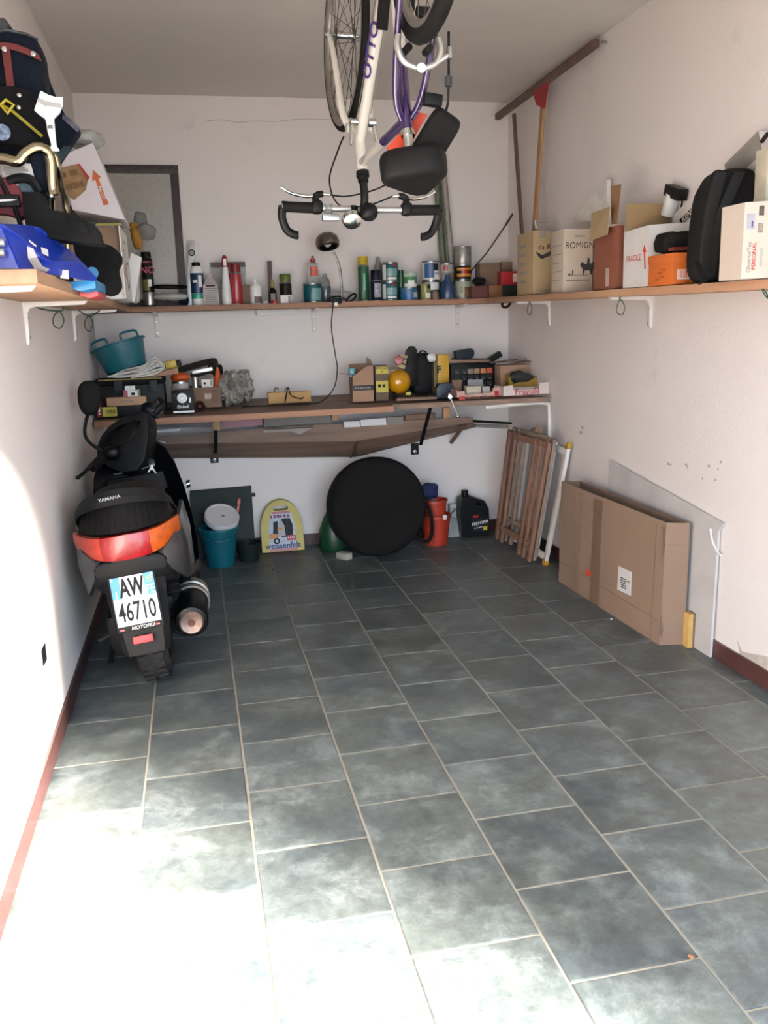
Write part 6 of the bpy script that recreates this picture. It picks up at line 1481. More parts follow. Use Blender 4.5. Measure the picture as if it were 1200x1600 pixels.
# dark blue plastic sledge tub
sd = thing('plastic_sledge', 'dark blue plastic sledge tub lying on the near end of the left shelf', 'sledge', (.15, 2.3, SZ))
Ysn = 2.12
lo = [at(-40, 418, Y=Ysn), at(30, 420, Y=Ysn), at(70, 428, Y=Ysn + .1), at(118, 437, Y=Ysn + .3), at(148, 440, Y=Ysn + .42)]
hi = [at(-40, 350, Y=Ysn), at(2, 354, Y=Ysn), at(40, 380, Y=Ysn + .06), at(72, 408, Y=Ysn + .1), at(118, 410, Y=Ysn + .28)]
lo = [Vector((p.x, p.y, max(p.z, SZ + .002))) for p in lo]
back = [Vector((.02, 2.14, lo[0].z + .16)), Vector((.05, 2.3, lo[0].z + .15)), Vector((.08, 2.45, lo[0].z + .13)), Vector((.1, 2.55, lo[0].z + .1)), Vector((.2, 2.62, lo[0].z + .03))]
hi2 = [at(-40, 352, Y=Ysn + .18), at(52, 357, Y=Ysn + .2), at(76, 372, Y=Ysn + .26), at(112, 398, Y=Ysn + .34), at(148, 436, Y=Ysn + .44)]
def ribbon(A, B_, t):
    b = MB(); n = len(A)
    for i in range(n - 1):
        d = (A[i + 1] - A[i]).cross(B_[i] - A[i]).normalized() * t
        b.hexa([A[i], A[i + 1], B_[i + 1], B_[i], A[i] + d, A[i + 1] + d, B_[i + 1] + d, B_[i] + d])
    return b
SLB = M('sledge_blue', '1a3cb4', rough=.3, var=.06)
ribbon(lo, hi, .004).build('near_wall', SLB, sd)
ribbon(hi, hi2, .004).build('seat_wall', SLB, sd)
MB().tube(hi, .006, n=8, sub=4).build('rim', SLB, sd)
MB().tube(hi2, .006, n=8, sub=4).build('rim', SLB, sd)
WSTK = M('grey_sticker', 'b8b0ac', rough=.5, var=.05)
MB().loft([[at(42, 385, Y=Ysn - .0), at(52, 388, Y=Ysn - .0), at(52, 388, Y=Ysn + .004), at(42, 385, Y=Ysn + .004)], [at(44, 404, Y=Ysn), at(58, 402, Y=Ysn), at(58, 402, Y=Ysn + .004), at(44, 404, Y=Ysn + .004)], [at(54, 420, Y=Ysn + .03), at(66, 416, Y=Ysn + .03), at(66, 416, Y=Ysn + .034), at(54, 420, Y=Ysn + .034)], [at(72, 425, Y=Ysn + .06), at(78, 421, Y=Ysn + .06), at(78, 421, Y=Ysn + .064), at(72, 425, Y=Ysn + .064)]]).build('grey_strap', WSTK, sd)
MB().prism([at(64, 386, Y=Ysn + .1), at(75, 390, Y=Ysn + .1), at(76, 401, Y=Ysn + .1), at(66, 396, Y=Ysn + .1)], (0, -.003, 0)).build('sticker', WSTK, sd, smooth=False)
MB().prism([at(45, 374, Y=Ysn + .04), at(58, 384, Y=Ysn + .04), at(56, 386, Y=Ysn + .04), at(46, 378, Y=Ysn + .04)], (0, -.003, 0)).build('sticker', WSTK, sd, smooth=False)
MB().prism([at(94, 422, Y=Ysn + .2), at(107, 422, Y=Ysn + .2), at(108, 436, Y=Ysn + .2), at(95, 435, Y=Ysn + .2)], (0, -.004, 0)).build('sticker', WSTK, sd, smooth=False)
for y in (379, 395): MB().cyl(at(-6, y, Y=Ysn - .03), at(7, y, Y=Ysn - .03), .0085, n=12).build('handle_rod', ALU, sd)
# child carrier: navy cloth, red straps, chrome frame, black foot tray
cc = thing('child_carrier', 'navy child carrier with red straps and bent chrome frame standing on the left shelf', 'child carrier', (.13, 2.45, SZ + .1))
Yc0 = 2.42
def cpp(x, y, d=0): return at(x, y, Y=Yc0 + d)
def slab(nm, pxs, d, dy, mat, bev=.012, par=None):
    return MB().prism([at(x, y, Y=Yc0 + d) for x, y in pxs], (0, dy, 0)).build(nm, mat, par or cc, bevel=bev)
slab('cloth_back', [(-60, 60), (8, 42), (40, 50), (58, 58), (64, 80), (70, 130), (74, 150), (60, 230), (-60, 240)], .06, .12, NAVY, .02)
slab('cloth_peak', [(-30, 45), (2, 26), (8, 28), (18, 42), (-30, 60)], .12, .05, M('plaid_dark', '3a3c3e', rough=.9, var=.5, scale=60), .006)
slab('piping', [(-60, 52), (10, 44), (40, 50), (58, 58), (60, 62), (40, 54), (10, 48), (-60, 58)], .055, .01, M('plaid_dark'), .002)
REDS = M('red_strap', '6e2420', rough=.8, var=.12)
slab('red_strap', [(-60, 66), (10, 66), (25, 68), (45, 76), (60, 84), (66, 96), (60, 93), (44, 86), (25, 79), (12, 76), (-60, 76)], .048, .008, REDS, .002)
slab('red_strap', [(2, 76), (15, 76), (20, 115), (25, 158), (12, 158), (8, 120)], .044, .008, REDS, .002)
for x, y in ((7, 77), (52, 84.5)):
    MB().lathe([(0, -.004), (.006, -.003), (.007, 0), (0, .001)], cpp(x, y, .041), (0, 1, 0), n=14).build('rivet', CHROME, cc)
slab('black_pad', [(-60, 135), (20, 132), (48, 138), (62, 170), (80, 205), (78, 222), (60, 232), (30, 228), (-60, 215)], .02, .05, BLACKM, .018)
MB().tube([cpp(-5, 160, .0), cpp(20, 174, 0), cpp(66, 213, 0)], .004, n=6).build('yellow_cord', M('yellow_webbing', 'a89a24', rough=.7), cc)
MB().tube([cpp(1, 164, -.004), cpp(9, 156, -.004), cpp(21, 164, -.004), cpp(12, 177, -.004)], .0045, n=8, closed=True).build('yellow_buckle', M('buckle_yellow', 'c8b020', rough=.4), cc)
for x, y in ((30, 149), (29, 168)):
    MB().soft(cpp(x, y, .012), (.012, .008, .012), 2, nu=10, nv=8).build('press_stud', CHROME, cc)
MB().lathe([(0, 0), (.019, 0), (.019, .002), (0, .003)], cpp(4, 207, .012), (0, -1, 0), n=24).build('round_badge', M('badge_blue', '6a7890', rough=.4, var=.8, scale=90), cc)
CHG = M('bronze_chrome', 'a89c80', rough=.14, metal=1.0, var=.2)
MB().tube([cpp(-40, 245, -.03), cpp(5, 248, -.03), cpp(28, 252, -.03), cpp(40, 240, -.03), cpp(55, 231, -.03), cpp(70, 234, -.02), cpp(79, 250, -.01), cpp(81, 290, .0), cpp(84, 305, .0)], .0135, n=12, sub=6).build('frame_tube', CHG, cc)
MB().tube([cpp(38, 222, .03), cpp(60, 229, .03), cpp(80, 236, .03), cpp(90, 258, .04), cpp(95, 290, .08), cpp(102, 320, .14), cpp(104, 395, .17)], .009, n=10, sub=6).build('frame_tube', CHG, cc)
MB().tube([cpp(82, 310, .1), cpp(83, 392, .16)], .008, n=10).build('frame_tube', CHG, cc); MB().tube([cpp(90, 330, .12), cpp(91, 398, .16)], .006, n=10).build('frame_tube', CHROME, cc)
slab('paper_label', [(0, 252), (48, 256), (55, 282), (40, 276), (20, 276), (6, 282)], -.005, .003, M('label_paper', 'b0aaa8', rough=.6, var=.15), .0)
for k, (x, y, w_) in enumerate(((22, 262, .05), (24, 266, .06), (18, 271, .03))): patch('print', cc, cpp(x, y, -.007), XV, ZV, w_, .006, INKG)
slab('blue_panel', [(48, 236), (74, 240), (76, 300), (58, 300), (50, 262)], .02, .03, M('navy_deep', '121c2c', rough=.7, var=.2), .004)
slab('teal_panel', [(28, 285), (52, 288), (60, 300), (30, 300)], .0, .01, M('slate_teal', '3c5860', rough=.6), .003)
MB().tube([cpp(12, 284, -.004), cpp(30, 278, -.004), cpp(50, 282, -.004), cpp(62, 300, -.004)], .012, n=8, sub=4).build('black_arch', BLACK, cc)
slab('red_cover', [(-40, 284), (8, 275), (28, 290), (38, 310), (38, 338), (30, 342), (10, 335), (-40, 330)], -.01, .05, M('crimson_cloth', '7c1824', rough=.7, var=.2), .01)
slab('black_frame', [(-40, 304), (28, 303), (32, 322), (-40, 324)], -.03, .02, BLACK, .004)
slab('white_edge', [(-40, 312), (18, 311), (27, 312), (18, 314), (-40, 318)], -.036, .006, WHITE, .001)
MB().tube([cpp(-10, 262, -.02), cpp(10, 300, -.02), cpp(22, 320, -.02), cpp(33, 354, -.02)], .006, n=8).build('frame_rod', BLACK, cc)
# black plastic foot tray, like a boot sole seen from the side
ftr = [(34, 300), (62, 299), (66, 312), (76, 327), (95, 330), (112, 333), (128, 342), (146, 350), (153, 358), (157, 376), (162, 378), (160, 381), (130, 379), (100, 376), (76, 372), (56, 366), (40, 352), (36, 330)]
slab('foot_tray', ftr, -.06, .1, M('foot_tray_black', '050505', rough=.7, var=.1), .008)
slab('foot_tray_inset', [(104, 338), (134, 347), (141, 366), (122, 362), (108, 352)], -.066, .01, BLACKM, .004)
MB().soft(at(80, 306, Y=Yc0 - .065), (.01, .008, .012), 2, nu=10, nv=8).build('press_stud', CHROME, cc)
# big folded navy mat with plaid border behind the carrier
mtx = thing('folded_mat', 'folded navy mat with a plaid border standing behind the child carrier', 'mat', (.1, 2.75, SZ + .3))
MB().prism([at(x, y, Y=2.78) for x, y in ((66, 95), (74, 120), (90, 160), (104, 182), (124, 200), (122, 206), (104, 232), (92, 250), (80, 300), (80, 420), (40, 450), (40, 200))], (0, .07, 0)).build('mat_cloth', NAVY, mtx, bevel=.01)
MB().prism([at(x, y, Y=2.775) for x, y in ((98, 178), (105, 182), (124, 199), (121, 206), (108, 195), (97, 185))], (0, .02, 0)).build('plaid_border', M('plaid_light', '5c5864', rough=.9, var=.6, scale=90), mtx, smooth=False)
MB().prism([at(x, y, Y=2.77) for x, y in ((100, 228), (110, 228), (92, 256), (84, 260), (84, 300), (78, 300), (78, 250))], (0, .02, 0)).build('mat_edge', M('teal_edge', '1e3a40', rough=.8), mtx, smooth=False)
# white hand scraper hanging in front
hsx = thing('ice_scraper', 'white plastic hand shovel stuck in front of the navy mat', 'scraper', at(80, 235, Y=2.44))
MB().prism([at(x, y, Y=2.40) for x, y in ((63, 141), (76, 148), (86, 151), (98, 151), (98, 163), (93, 176), (84, 185), (86, 208), (88, 228), (93, 234), (91, 236), (76, 236), (80, 226), (74, 205), (71, 186), (62, 180), (53, 172))], (0, .012, 0)).build('scraper_body', WHITE, hsx, bevel=.003)
MB().prism([at(x, y, Y=2.398) for x, y in ((60, 152), (72, 158), (96, 162), (95, 168), (70, 165), (58, 158))], (0, .004, 0)).build('scraper_rib', LGREY, hsx, smooth=False)
patch('brand_mark', hsx, at(78.5, 198, Y=2.398), XV, ZV, .012, .008, MGREY)

# ------------------------------------------------------------------ scooter on its side stand, tail towards the door
LEAN = 0.112
sco = thing('scooter', 'black and grey scooter leaning on its stand by the left wall, tail towards the door', 'scooter', (0.318, 3.39, 0.0), None, (0, -LEAN, 0))
SG = M('scooter_grey', '3e3e40', rough=.32, metal=.35, var=.12, coat=.4)
SBK = M('scooter_black', '07080a', rough=.38, var=.15, spec=.4)
SPL = M('scooter_plastic', '101113', spec=.3, rough=.55, var=.2, scale=40)
TYRE = M('scooter_tyre', '222222', rough=.85, var=.35, scale=45, bump=.5)
def L(b, nm, mat, par=None, **k): return b.build(nm, mat, par or sco, local=(par is None), **k)
def torus_tyre(cy, cz, Ro, w, par_name, n=48):
    prof = []
    for i in range(13):
        t = -math.pi * .62 + 2 * math.pi * .62 * i / 12
        prof.append((Ro - w * .42 + w * .42 * math.cos(t), w * .5 * math.sin(t) / math.sin(math.pi * .5) * .98))
    return MB().lathe(prof + [prof[0]], (0, cy, cz), (1, 0, 0), n=n)
RW = .235
rt = L(torus_tyre(0, RW, RW, .125, 't'), 'rear_tyre', TYRE)
for i in range(30):        # tread blocks
    t = 2 * math.pi * i / 30
    for s_ in (-1, 1):
        c = Vector((s_ * .026, math.cos(t + s_ * .1) * (RW - .0015), RW + math.sin(t + s_ * .1) * (RW - .0015)))
        b = MB().obox(c, (.036, .022, .008), (t + s_ * .1 - math.pi / 2, 0, 0))
        if c.y < .05: b.build('tread_block', TYRE, rt, local=True, smooth=False)
L(MB().lathe([(.02, -.045), (.13, -.04), (.15, -.045), (.15, .045), (.13, .04), (.02, .045)], (0, 0, RW), (1, 0, 0), n=32), 'rear_rim', DGREY)
L(torus_tyre(1.27, .215, .215, .11, 't'), 'front_tyre', TYRE)
L(MB().lathe([(.02, -.04), (.12, -.035), (.14, -.04), (.14, .04), (.12, .035), (.02, .04)], (0, 1.27, .215), (1, 0, 0), n=32), 'front_rim', DGREY)
# superellipse sections
def sec(y, cx, cz, hw_, hu, hd, p=2.6, n=28):
    ring = []
    for i in range(n):
        t = 2 * math.pi * i / n
        c, s_ = math.cos(t), math.sin(t)
        x = math.copysign(abs(c) ** (2 / p), c) * hw_
        z = math.copysign(abs(s_) ** (2 / p), s_) * (hu if s_ > 0 else hd)
        ring.append(Vector((cx + x, y, cz + z)))
    return ring
# painted tail: grey shell wrapping seat base, narrowing to the tail lamp
L(MB().loft([sec(-.215, 0, .59, .07, .045, .04), sec(-.205, 0, .59, .1, .055, .055), sec(-.17, 0, .585, .135, .065, .08), sec(-.09, 0, .575, .17, .085, .13), sec(.05, 0, .555, .195, .105, .165), sec(.25, 0, .54, .2, .12, .18), sec(.42, 0, .52, .17, .12, .2), sec(.52, 0, .5, .12, .1, .2)]), 'body_shell', SPL)
# black under-tail
L(MB().loft([sec(-.25, 0, .525, .08, .03, .035), sec(-.24, 0, .52, .125, .038, .06), sec(-.19, 0, .50, .155, .05, .085), sec(-.05, 0, .46, .17, .07, .1), sec(.15, 0, .42, .16, .08, .12)]), 'under_tail', SPL)
for s_ in (-1, 1):        # grey flanks that sweep down from the lamp beside the under-tail
    tp_e = [(.118, -.225, .552), (.16, -.178, .585), (.186, -.10, .625), (.2, .05, .64), (.203, .25, .64)]
    md_e = [(.128, -.238, .515), (.172, -.19, .52), (.198, -.10, .53), (.214, .05, .53), (.214, .25, .53)]
    bt_e = [(.125, -.228, .50), (.155, -.19, .455), (.185, -.11, .405), (.205, .05, .375), (.205, .25, .39)]
    rows = [[Vector((s_ * p[0], p[1], p[2])) for p in (a_, m_, b_2)] + [Vector((s_ * (p[0] - .014), p[1] + .01, p[2])) for p in (b_2, m_, a_)] for a_, m_, b_2 in zip(tp_e, md_e, bt_e)]
    L(MB().loft(rows), 'side_flank', SG)
# rear mudguard carrying the number plate
def mg(y, z, w_): return [Vector((-w_, y + .03, z)), Vector((-w_ * .75, y + .004, z)), Vector((w_ * .75, y + .004, z)), Vector((w_, y + .03, z)), Vector((w_, y + .045, z)), Vector((w_ * .7, y + .02, z)), Vector((-w_ * .7, y + .02, z)), Vector((-w_, y + .045, z))]
L(MB().loft([mg(-.18, .53, .125), mg(-.235, .47, .112), mg(-.258, .40, .104), mg(-.28, .32, .098), mg(-.296, .25, .09), mg(-.302, .205, .083)]), 'mudguard', SPL)
# number plate
PT, PBt = Vector((-0.004, -.247, .490)), Vector((-0.004, -.287, .318))
pu = (PT - PBt).normalized(); pr = Vector((1, 0, 0)); pn = pr.cross(pu)
if pn.y > 0: pn = -pn
W_ = .152; H_ = (PT - PBt).length; pc_ = (PT + PBt) / 2
def plq(x0, z0, x1, z1, d0, d1):
    q = [pc_ + pr * (x * W_) + pu * (z * H_) for x, z in ((x0, z0), (x1, z0), (x1, z1), (x0, z1))]
    return MB().hexa([p + pn * d0 for p in q] + [p + pn * d1 for p in q])
pf = L(plq(-.54, -.62, .54, .53, 0, .006), 'plate_holder', SPL, bevel=.002)
PW = M('plate_white', 'f0f0f0', rough=.4, var=.02); PB = M('plate_blue', '1e9ac8', rough=.4, var=.02)
npl = L(plq(-.5, -.5, .5, .5, .0065, .008), 'number_plate', PW)
SW = wm(sco)
def sw(p): return SW @ Vector(p)
wr_, wu_ = (SW.to_3x3() @ pr), (SW.to_3x3() @ pu)
MB_ = plq(-.5, .06, -.29, .5, .0082, .0088); MB_.xf(SW).build('blue_band', PB, npl)
MB_ = plq(.27, .06, .5, .5, .0082, .0088); MB_.xf(SW).build('blue_band', PB, npl)
def ptxt(s_, x, z, size, mat, sx=1.0, **k): return text(s_, npl, sw(pc_ + pr * (x * W_) + pu * (z * H_) + pn * .0092), wr_, wu_, size, mat, sx=sx, **k)
ptxt('AW', -.03, .25, .09, INK, sx=.56, bold=.03)
ptxt('46710', 0, -.24, .095, INK, sx=.56, bold=.012)
ptxt('I', -.4, .14, .036, WHITEP, bold=.01)
ptxt('FE', .385, .16, .044, WHITEP, sx=.8, bold=.01)
MB_ = MB().lathe([(.0085, 0), (.0115, 0), (.0115, .0006), (.0085, .0006)], pc_ + pr * (.39 * W_) + pu * (.37 * H_) + pn * .009, pn, n=20); MB_.xf(SW).build('year_ring', M('ring_yellow', 'd8d060', rough=.5, var=0), npl)
ptxt('02', .39, .37, .013, WHITEP)
ptxt('MOTOPIU', .06, -.565, .018, WHITEP, bold=.02, shear=.2)
for x in (-.42, .4): MB_ = plq(x - .05, -.585, x + .05, -.55, .0065, .0072); MB_.xf(SW).build('red_mark', RED, pf)
for x in (-.46, .46): MB_ = MB().cyl(pc_ + pr * (x * W_) + pu * (.46 * H_) + pn * .008, pc_ + pr * (x * W_) + pu * (.46 * H_) + pn * .011, .004, n=10); MB_.xf(SW).build('plate_screw', STEEL, pf)
b = plq(-.22, -.89, .24, -.74, .008, .016)
L(b, 'reflector', M('reflector_red', 'd01420', rough=.5, var=.15, scale=120), bevel=.002)
# tail lamp wrapping the tail, red between two amber ends
def lamp(xa, xb, nm, mat):
    rows = []
    n = 10
    for i in range(n + 1):
        x = xa + (xb - xa) * i / n
        k = abs(x) / .195
        y = -.264 + .17 * k ** 2.6
        zt_l = .644 - .006 * k + .03 * max(0, k - .6); zb_l = .552 + .045 * k ** 3
        rows.append([Vector((x, y + .004, zb_l)), Vector((x, y - .014, (zb_l + zt_l) / 2)), Vector((x, y - .002, zt_l)), Vector((x, y + .035, zt_l)), Vector((x, y + .035, zb_l))])
    return L(MB().loft(rows), nm, mat)
lamp(-.085, .085, 'tail_light', M('tail_red', 'a01018', rough=.3, var=.3, scale=60, coat=.25))
lamp(.086, .192, 'turn_signal', M('signal_amber', 'd8601a', rough=.3, var=.25, scale=60, coat=.2)); lamp(-.192, -.086, 'turn_signal', M('signal_pink', 'c84430', rough=.3, var=.25, scale=60, coat=.2))
# black ribbed panel between lamp and hand rail
ra, rb_3 = [], []
for i in range(15):
    x = -.165 + .33 * i / 14; k = abs(x) / .195
    ra.append(Vector((x, -.236 + .17 * k ** 2.6, .646 + .004 * k))); rb_3.append(Vector((x * .9, -.175 + .16 * k ** 2.2, .742 - .05 * k ** 2)))
pan = ribbon(ra, rb_3, .006)
pano = L(pan, 'tail_panel', M('panel_black', '0b0b0c', rough=.7, var=.2))
for f in (.2, .4, .6, .8):
    rr_ = [a_.lerp(b_2, f) + Vector((0, -.002, 0)) for a_, b_2 in zip(ra, rb_3)]
    L(MB().tube(rr_, .0022, n=5), 'panel_rib', M('panel_black'))
# seat and rear hand rail
L(MB().loft([sec(-.16, 0, .685, .10, .03, .04), sec(-.12, 0, .695, .125, .05, .04), sec(.0, 0, .70, .135, .065, .05), sec(.2, 0, .70, .14, .06, .05), sec(.3, 0, .685, .14, .05, .05), sec(.45, 0, .665, .125, .045, .05), sec(.6, 0, .65, .085, .04, .04), sec(.64, 0, .64, .05, .03, .03)]), 'seat', M('seat_vinyl', '111214', rough=.6, var=.2, scale=60, bump=.1))
arc = []
for i in range(17):
    t = math.pi * i / 16
    x = -.185 * math.cos(t); k = math.sin(t)
    y = .02 - .205 * k ** .8; z = .655 + .115 * k ** .7
    arc.append((x, y, z))
rows = []
for i, (x, y, z) in enumerate(arc):
    k = math.sin(math.pi * i / 16)
    hh_ = .012 + .015 * k
    rows.append([Vector((x * 1.0, y - .012, z - hh_)), Vector((x, y - .02, z)), Vector((x * .97, y - .006, z + hh_)), Vector((x * .93, y + .022, z + hh_ * .9)), Vector((x * .9, y + .026, z - hh_ * .6))])
gr = L(MB().loft(rows), 'hand_rail', SPL)
text('YAMAHA', gr, sw((-.026, -.2055, .771)), SW.to_3x3() @ Vector((1, 0.06, .045)), SW.to_3x3() @ Vector((0, .15, 1)), .0165, M('decal_grey', '9a9a9a', rough=.5, var=0), lift=.004, bold=.012, sx=1.15)
# engine, silencer, shock, stand
L(MB().obox((.0, .16, .24), (.22, .36, .17)), 'engine_case', SPL, bevel=.03)
L(MB().obox((-.115, .1, .235), (.07, .42, .15)), 'drive_cover', SPL, bevel=.03)
sx_ = .165
L(MB().lathe([(0, -.12), (.038, -.12), (.058, -.112), (.064, -.1), (.064, .0), (.066, .16), (.05, .24), (0, .25)], (sx_, -.05, .25), (0, 1, .05), n=28), 'silencer', SBK)
L(MB().lathe([(.012, -.124), (.04, -.128), (.046, -.122), (.046, -.11), (.012, -.11)], (sx_, -.05, .25), (0, 1, .05), n=28), 'silencer_ring', M('burnt_steel', '8c7870', rough=.35, metal=.8, var=.3, scale=40))
L(MB().lathe([(0, -.128), (.013, -.129), (.013, -.1), (0, -.1)], (sx_, -.05, .25), (0, 1, .05), n=16), 'outlet', M('rust', '4a2a20', rough=.8, var=.4))
L(MB().lathe([(.066, 0), (.072, .004), (.072, .03), (.066, .034)], (sx_ + .004, .04, .255), (0, 1, .05), n=28), 'heat_band', MGREY)
L(MB().lathe([(.066, 0), (.073, .004), (.073, .05), (.066, .054)], (sx_ + .004, .1, .258), (0, 1, .05), n=28), 'heat_shield', STEEL)
L(MB().tube([(.09, -.06, .23), (.1, -.02, .17), (.11, .03, .14)], .012, n=8), 'silencer_bracket', DGREY)
L(MB().cyl((.11, .0, .25), (.1, .08, .44), .03, n=16), 'shock_spring', BLACKM)
for k in range(6):
    L(MB().lathe([(.03, -.004), (.036, 0), (.03, .004)], (.11 - .0018 * k, .006 + .012 * k, .265 + .026 * k), (-.05, .4, .9), n=16), 'coil', DGREY)
L(MB().tube([(-.12, .3, .2), (-.19, .22, .08), (-.215, .2, .013)], .011, n=8), 'side_stand', BLACK)
L(MB().tube([(-.13, -.0, .215), (-.2, -.03, .2)], .007, n=8), 'foot_rest_rod', DGREY)
# floorboard, leg shield and front
L(MB().loft([sec(.36, 0, .27, .17, .05, .06, 4), sec(.5, 0, .25, .2, .045, .06, 4), sec(.7, 0, .245, .21, .045, .06, 4), sec(.85, 0, .27, .2, .06, .07, 4)]), 'floorboard', SBK)
def lsec(z, y, w_, bow, th): 
    n = 14; A = []; B_ = []
    for i in range(n + 1):
        k = -1 + 2 * i / n
        A.append(Vector((k * w_, y - bow * k * k, z))); B_.append(Vector((k * w_ * .93, y + th - bow * .6 * k * k, z)))
    return A + B_[::-1]
L(MB().loft([lsec(.24, .83, .205, .16, .1), lsec(.36, .8, .215, .15, .12), lsec(.5, .78, .215, .13, .14), lsec(.62, .775, .205, .11, .16), lsec(.72, .785, .185, .08, .16), lsec(.80, .80, .15, .05, .14), lsec(.845, .82, .1, .03, .1)]), 'leg_shield', SBK)
L(MB().loft([sec(.93, 0, .5, .15, .2, .2, 3), sec(1.05, 0, .52, .15, .22, .22, 3), sec(1.15, 0, .5, .1, .2, .15, 3), sec(1.2, 0, .5, .04, .1, .1, 3)]), 'front_fairing', SBK)
L(MB().lathe([(.225, -.055), (.235, -.03), (.238, 0), (.235, .03), (.225, .055)], (0, 1.27, .215), (1, 0, 0), n=20, a0=-.3, a1=math.pi + .1), 'front_mudguard', SBK)
L(MB().tube([(-.085, 1.27, .215), (-.08, 1.1, .5)], .018, n=10), 'fork_leg', DGREY); L(MB().tube([(.085, 1.27, .215), (.08, 1.1, .5)], .018, n=10), 'fork_leg', DGREY)
L(MB().prism([(-.14, .71, .62), (.13, .71, .62), (.12, .72, .70), (-.13, .72, .70)], (0, .02, 0)), 'glove_box_lid', SPL, bevel=.006)
# chrome edge, key in its lock and bunch of keys
kp = at(237, 722, Y=4.06)
MB().lathe([(0, 0), (.016, 0), (.016, .012), (0, .012)], kp, (0, -1, .1), n=16).build('key_lock', BLACK, sco)
for k, (dx_, a) in enumerate(((-.004, .1), (.006, -.12), (.0, .0))):
    MB().bar(kp + Vector((dx_, -.02, -.01)), kp + Vector((dx_ + a * .2, -.022, -.05 + .008 * k)), .007, .002, up=(0, 1, 0)).build('key', STEEL, sco)
MB().tube([kp + Vector((.012 * math.cos(t), -.018, -.012 + .012 * math.sin(t))) for t in [i * .7 for i in range(9)]], .0018, n=6, closed=True).build('key_ring', CHROME, sco)
MB().tube([at(178, 741, Y=4.03), at(210, 736, Y=4.03), at(232, 729, Y=4.03)], .003, n=6, sub=3).build('lid_trim', MGREY, sco)
MB().prism([at(243, 762, Y=3.98), at(251, 762, Y=3.98), at(247, 754, Y=3.98)], (0, .004, 0)).build('silver_sticker', LGREY, sco, smooth=False)
pg_ = at(291, 757, Y=4.12); pg2 = at(297, 755, Y=4.12)
MB().cyl(pg_, pg2, .011, n=12).build('bag_hook', CHROME, sco); MB().cyl(pg_ + Vector((0, 0, .014)), pg2 + Vector((0, 0, .014)), .004, n=8).build('bag_hook_rim', BLACK, sco); MB().cyl(pg_ + Vector((0, 0, -.014)), pg2 + Vector((0, 0, -.014)), .004, n=8).build('bag_hook_rim', BLACK, sco)
# steering head turned to the left: shroud, dash, grips, levers, mirror
HA = Vector((.088, 3.89, .785)); HB = Vector((.352, 4.33, 1.0))
hd_ = (HB - HA).normalized(); hc = (HA + HB) / 2
upH = Vector((-.24, -.1, .96)); upH = (upH - hd_ * upH.dot(hd_)).normalized(); nH = hd_.cross(upH)
if nH.y > 0: nH = -nH
def hp(a, u, n_): return hc + hd_ * a + upH * u + nH * n_
def hsec(a, hu, hdn, hn, un=0.0, nn_=0.0, n=20):
    ring = []
    for i in range(n):
        t = 2 * math.pi * i / n; c, s_ = math.cos(t), math.sin(t)
        ring.append(hp(a, un + (hu if s_ > 0 else hdn) * math.copysign(abs(s_) ** .8, s_), nn_ + hn * math.copysign(abs(c) ** .8, c)))
    return ring
def face(pxs, d, dep, nm, mat, bev):
    # outline seen on the plane through the steering head that faces the rider
    pts = []
    for x, y in pxs:
        r = FWD + RIGHT * ((x - 600) / FPX) - UP * ((y - 800) / FPX)
        nf_ = Vector((-.2, -.93, .3)).normalized()
        t = (hc + nf_ * d - CAM_POS).dot(nf_) / r.dot(nf_)
        pts.append(CAM_POS + r * t)
    return MB().prism(pts, Vector((.2, .93, -.3)).normalized() * dep).build(nm, mat, sco, bevel=bev)
face([(150, 714), (150, 698), (156, 682), (168, 666), (184, 655), (204, 646), (222, 640), (231, 646), (233, 664), (231, 692), (226, 720), (214, 736), (192, 739), (168, 730)], .06, .15, 'handlebar_shroud', SPL, .022)
face([(160, 706), (160, 692), (170, 675), (188, 664), (208, 657), (220, 657), (216, 671), (204, 685), (186, 699), (172, 708)], .068, .01, 'instrument_panel', M('dash_glass', '050607', rough=.2, var=.1), .004)
for xx_, yy_ in ((160, 677), (174, 665), (181, 659)):
    face([(xx_ + 1.3 * math.cos(t), yy_ + 1.3 * math.sin(t)) for t in [i * .9 for i in range(7)]], .066, .008, 'dash_screw', CHROME, 0)
MB().loft([hsec(-.21, .02, .02, .02), hsec(-.3, .019, .019, .019)]).build('grip', RUBBER, sco); MB().loft([hsec(.2, .02, .02, .02), hsec(.31, .019, .019, .019)]).build('grip', RUBBER, sco)
MB().soft(hp(-.18, .0, .03), (.07, .075, .06), 3).build('switch_cluster', SBK, sco); MB().soft(hp(.165, .02, .035), (.085, .07, .08), 3).build('switch_cluster', SBK, sco)
for u_2 in (.045, .02, -.005): MB().obox(hp(.165, u_2, .075), (.05, .02, .014), (0, -.6, .8)).build('switch', DGREY, sco, bevel=.003)
lv = at(122, 746, Y=3.83)
MB().tube([hp(-.17, -.01, -.02), at(143, 727, Y=3.86), at(133, 737, Y=3.84), lv], [.009, .009, .008, .007], n=8, sub=3).build('brake_lever', BLACK, sco)
MB().soft(lv, (.02, .02, .02), 2, nu=10, nv=8).build('lever_ball', BLACK, sco)
ms = [at(163, 707, Y=3.96), at(143, 694, Y=3.95), at(133, 680, Y=3.95), at(134, 660, Y=3.95), at(139, 643, Y=3.95)]
MB().tube(ms, .0075, n=8, sub=5).build('mirror_stem', BLACK, sco)
mc = at(140, 622, Y=3.95)
def mir(v):
    k = v.z / .15
    v.x *= 1 + .22 * k
    return v
MB().soft(mc, (.098, .035, .15), 2.4, fn=mir, nu=28, nv=18, rot=(0, .1, .25)).build('mirror', M('mirror_black', '060607', rough=.7, var=.1, spec=.2), sco)

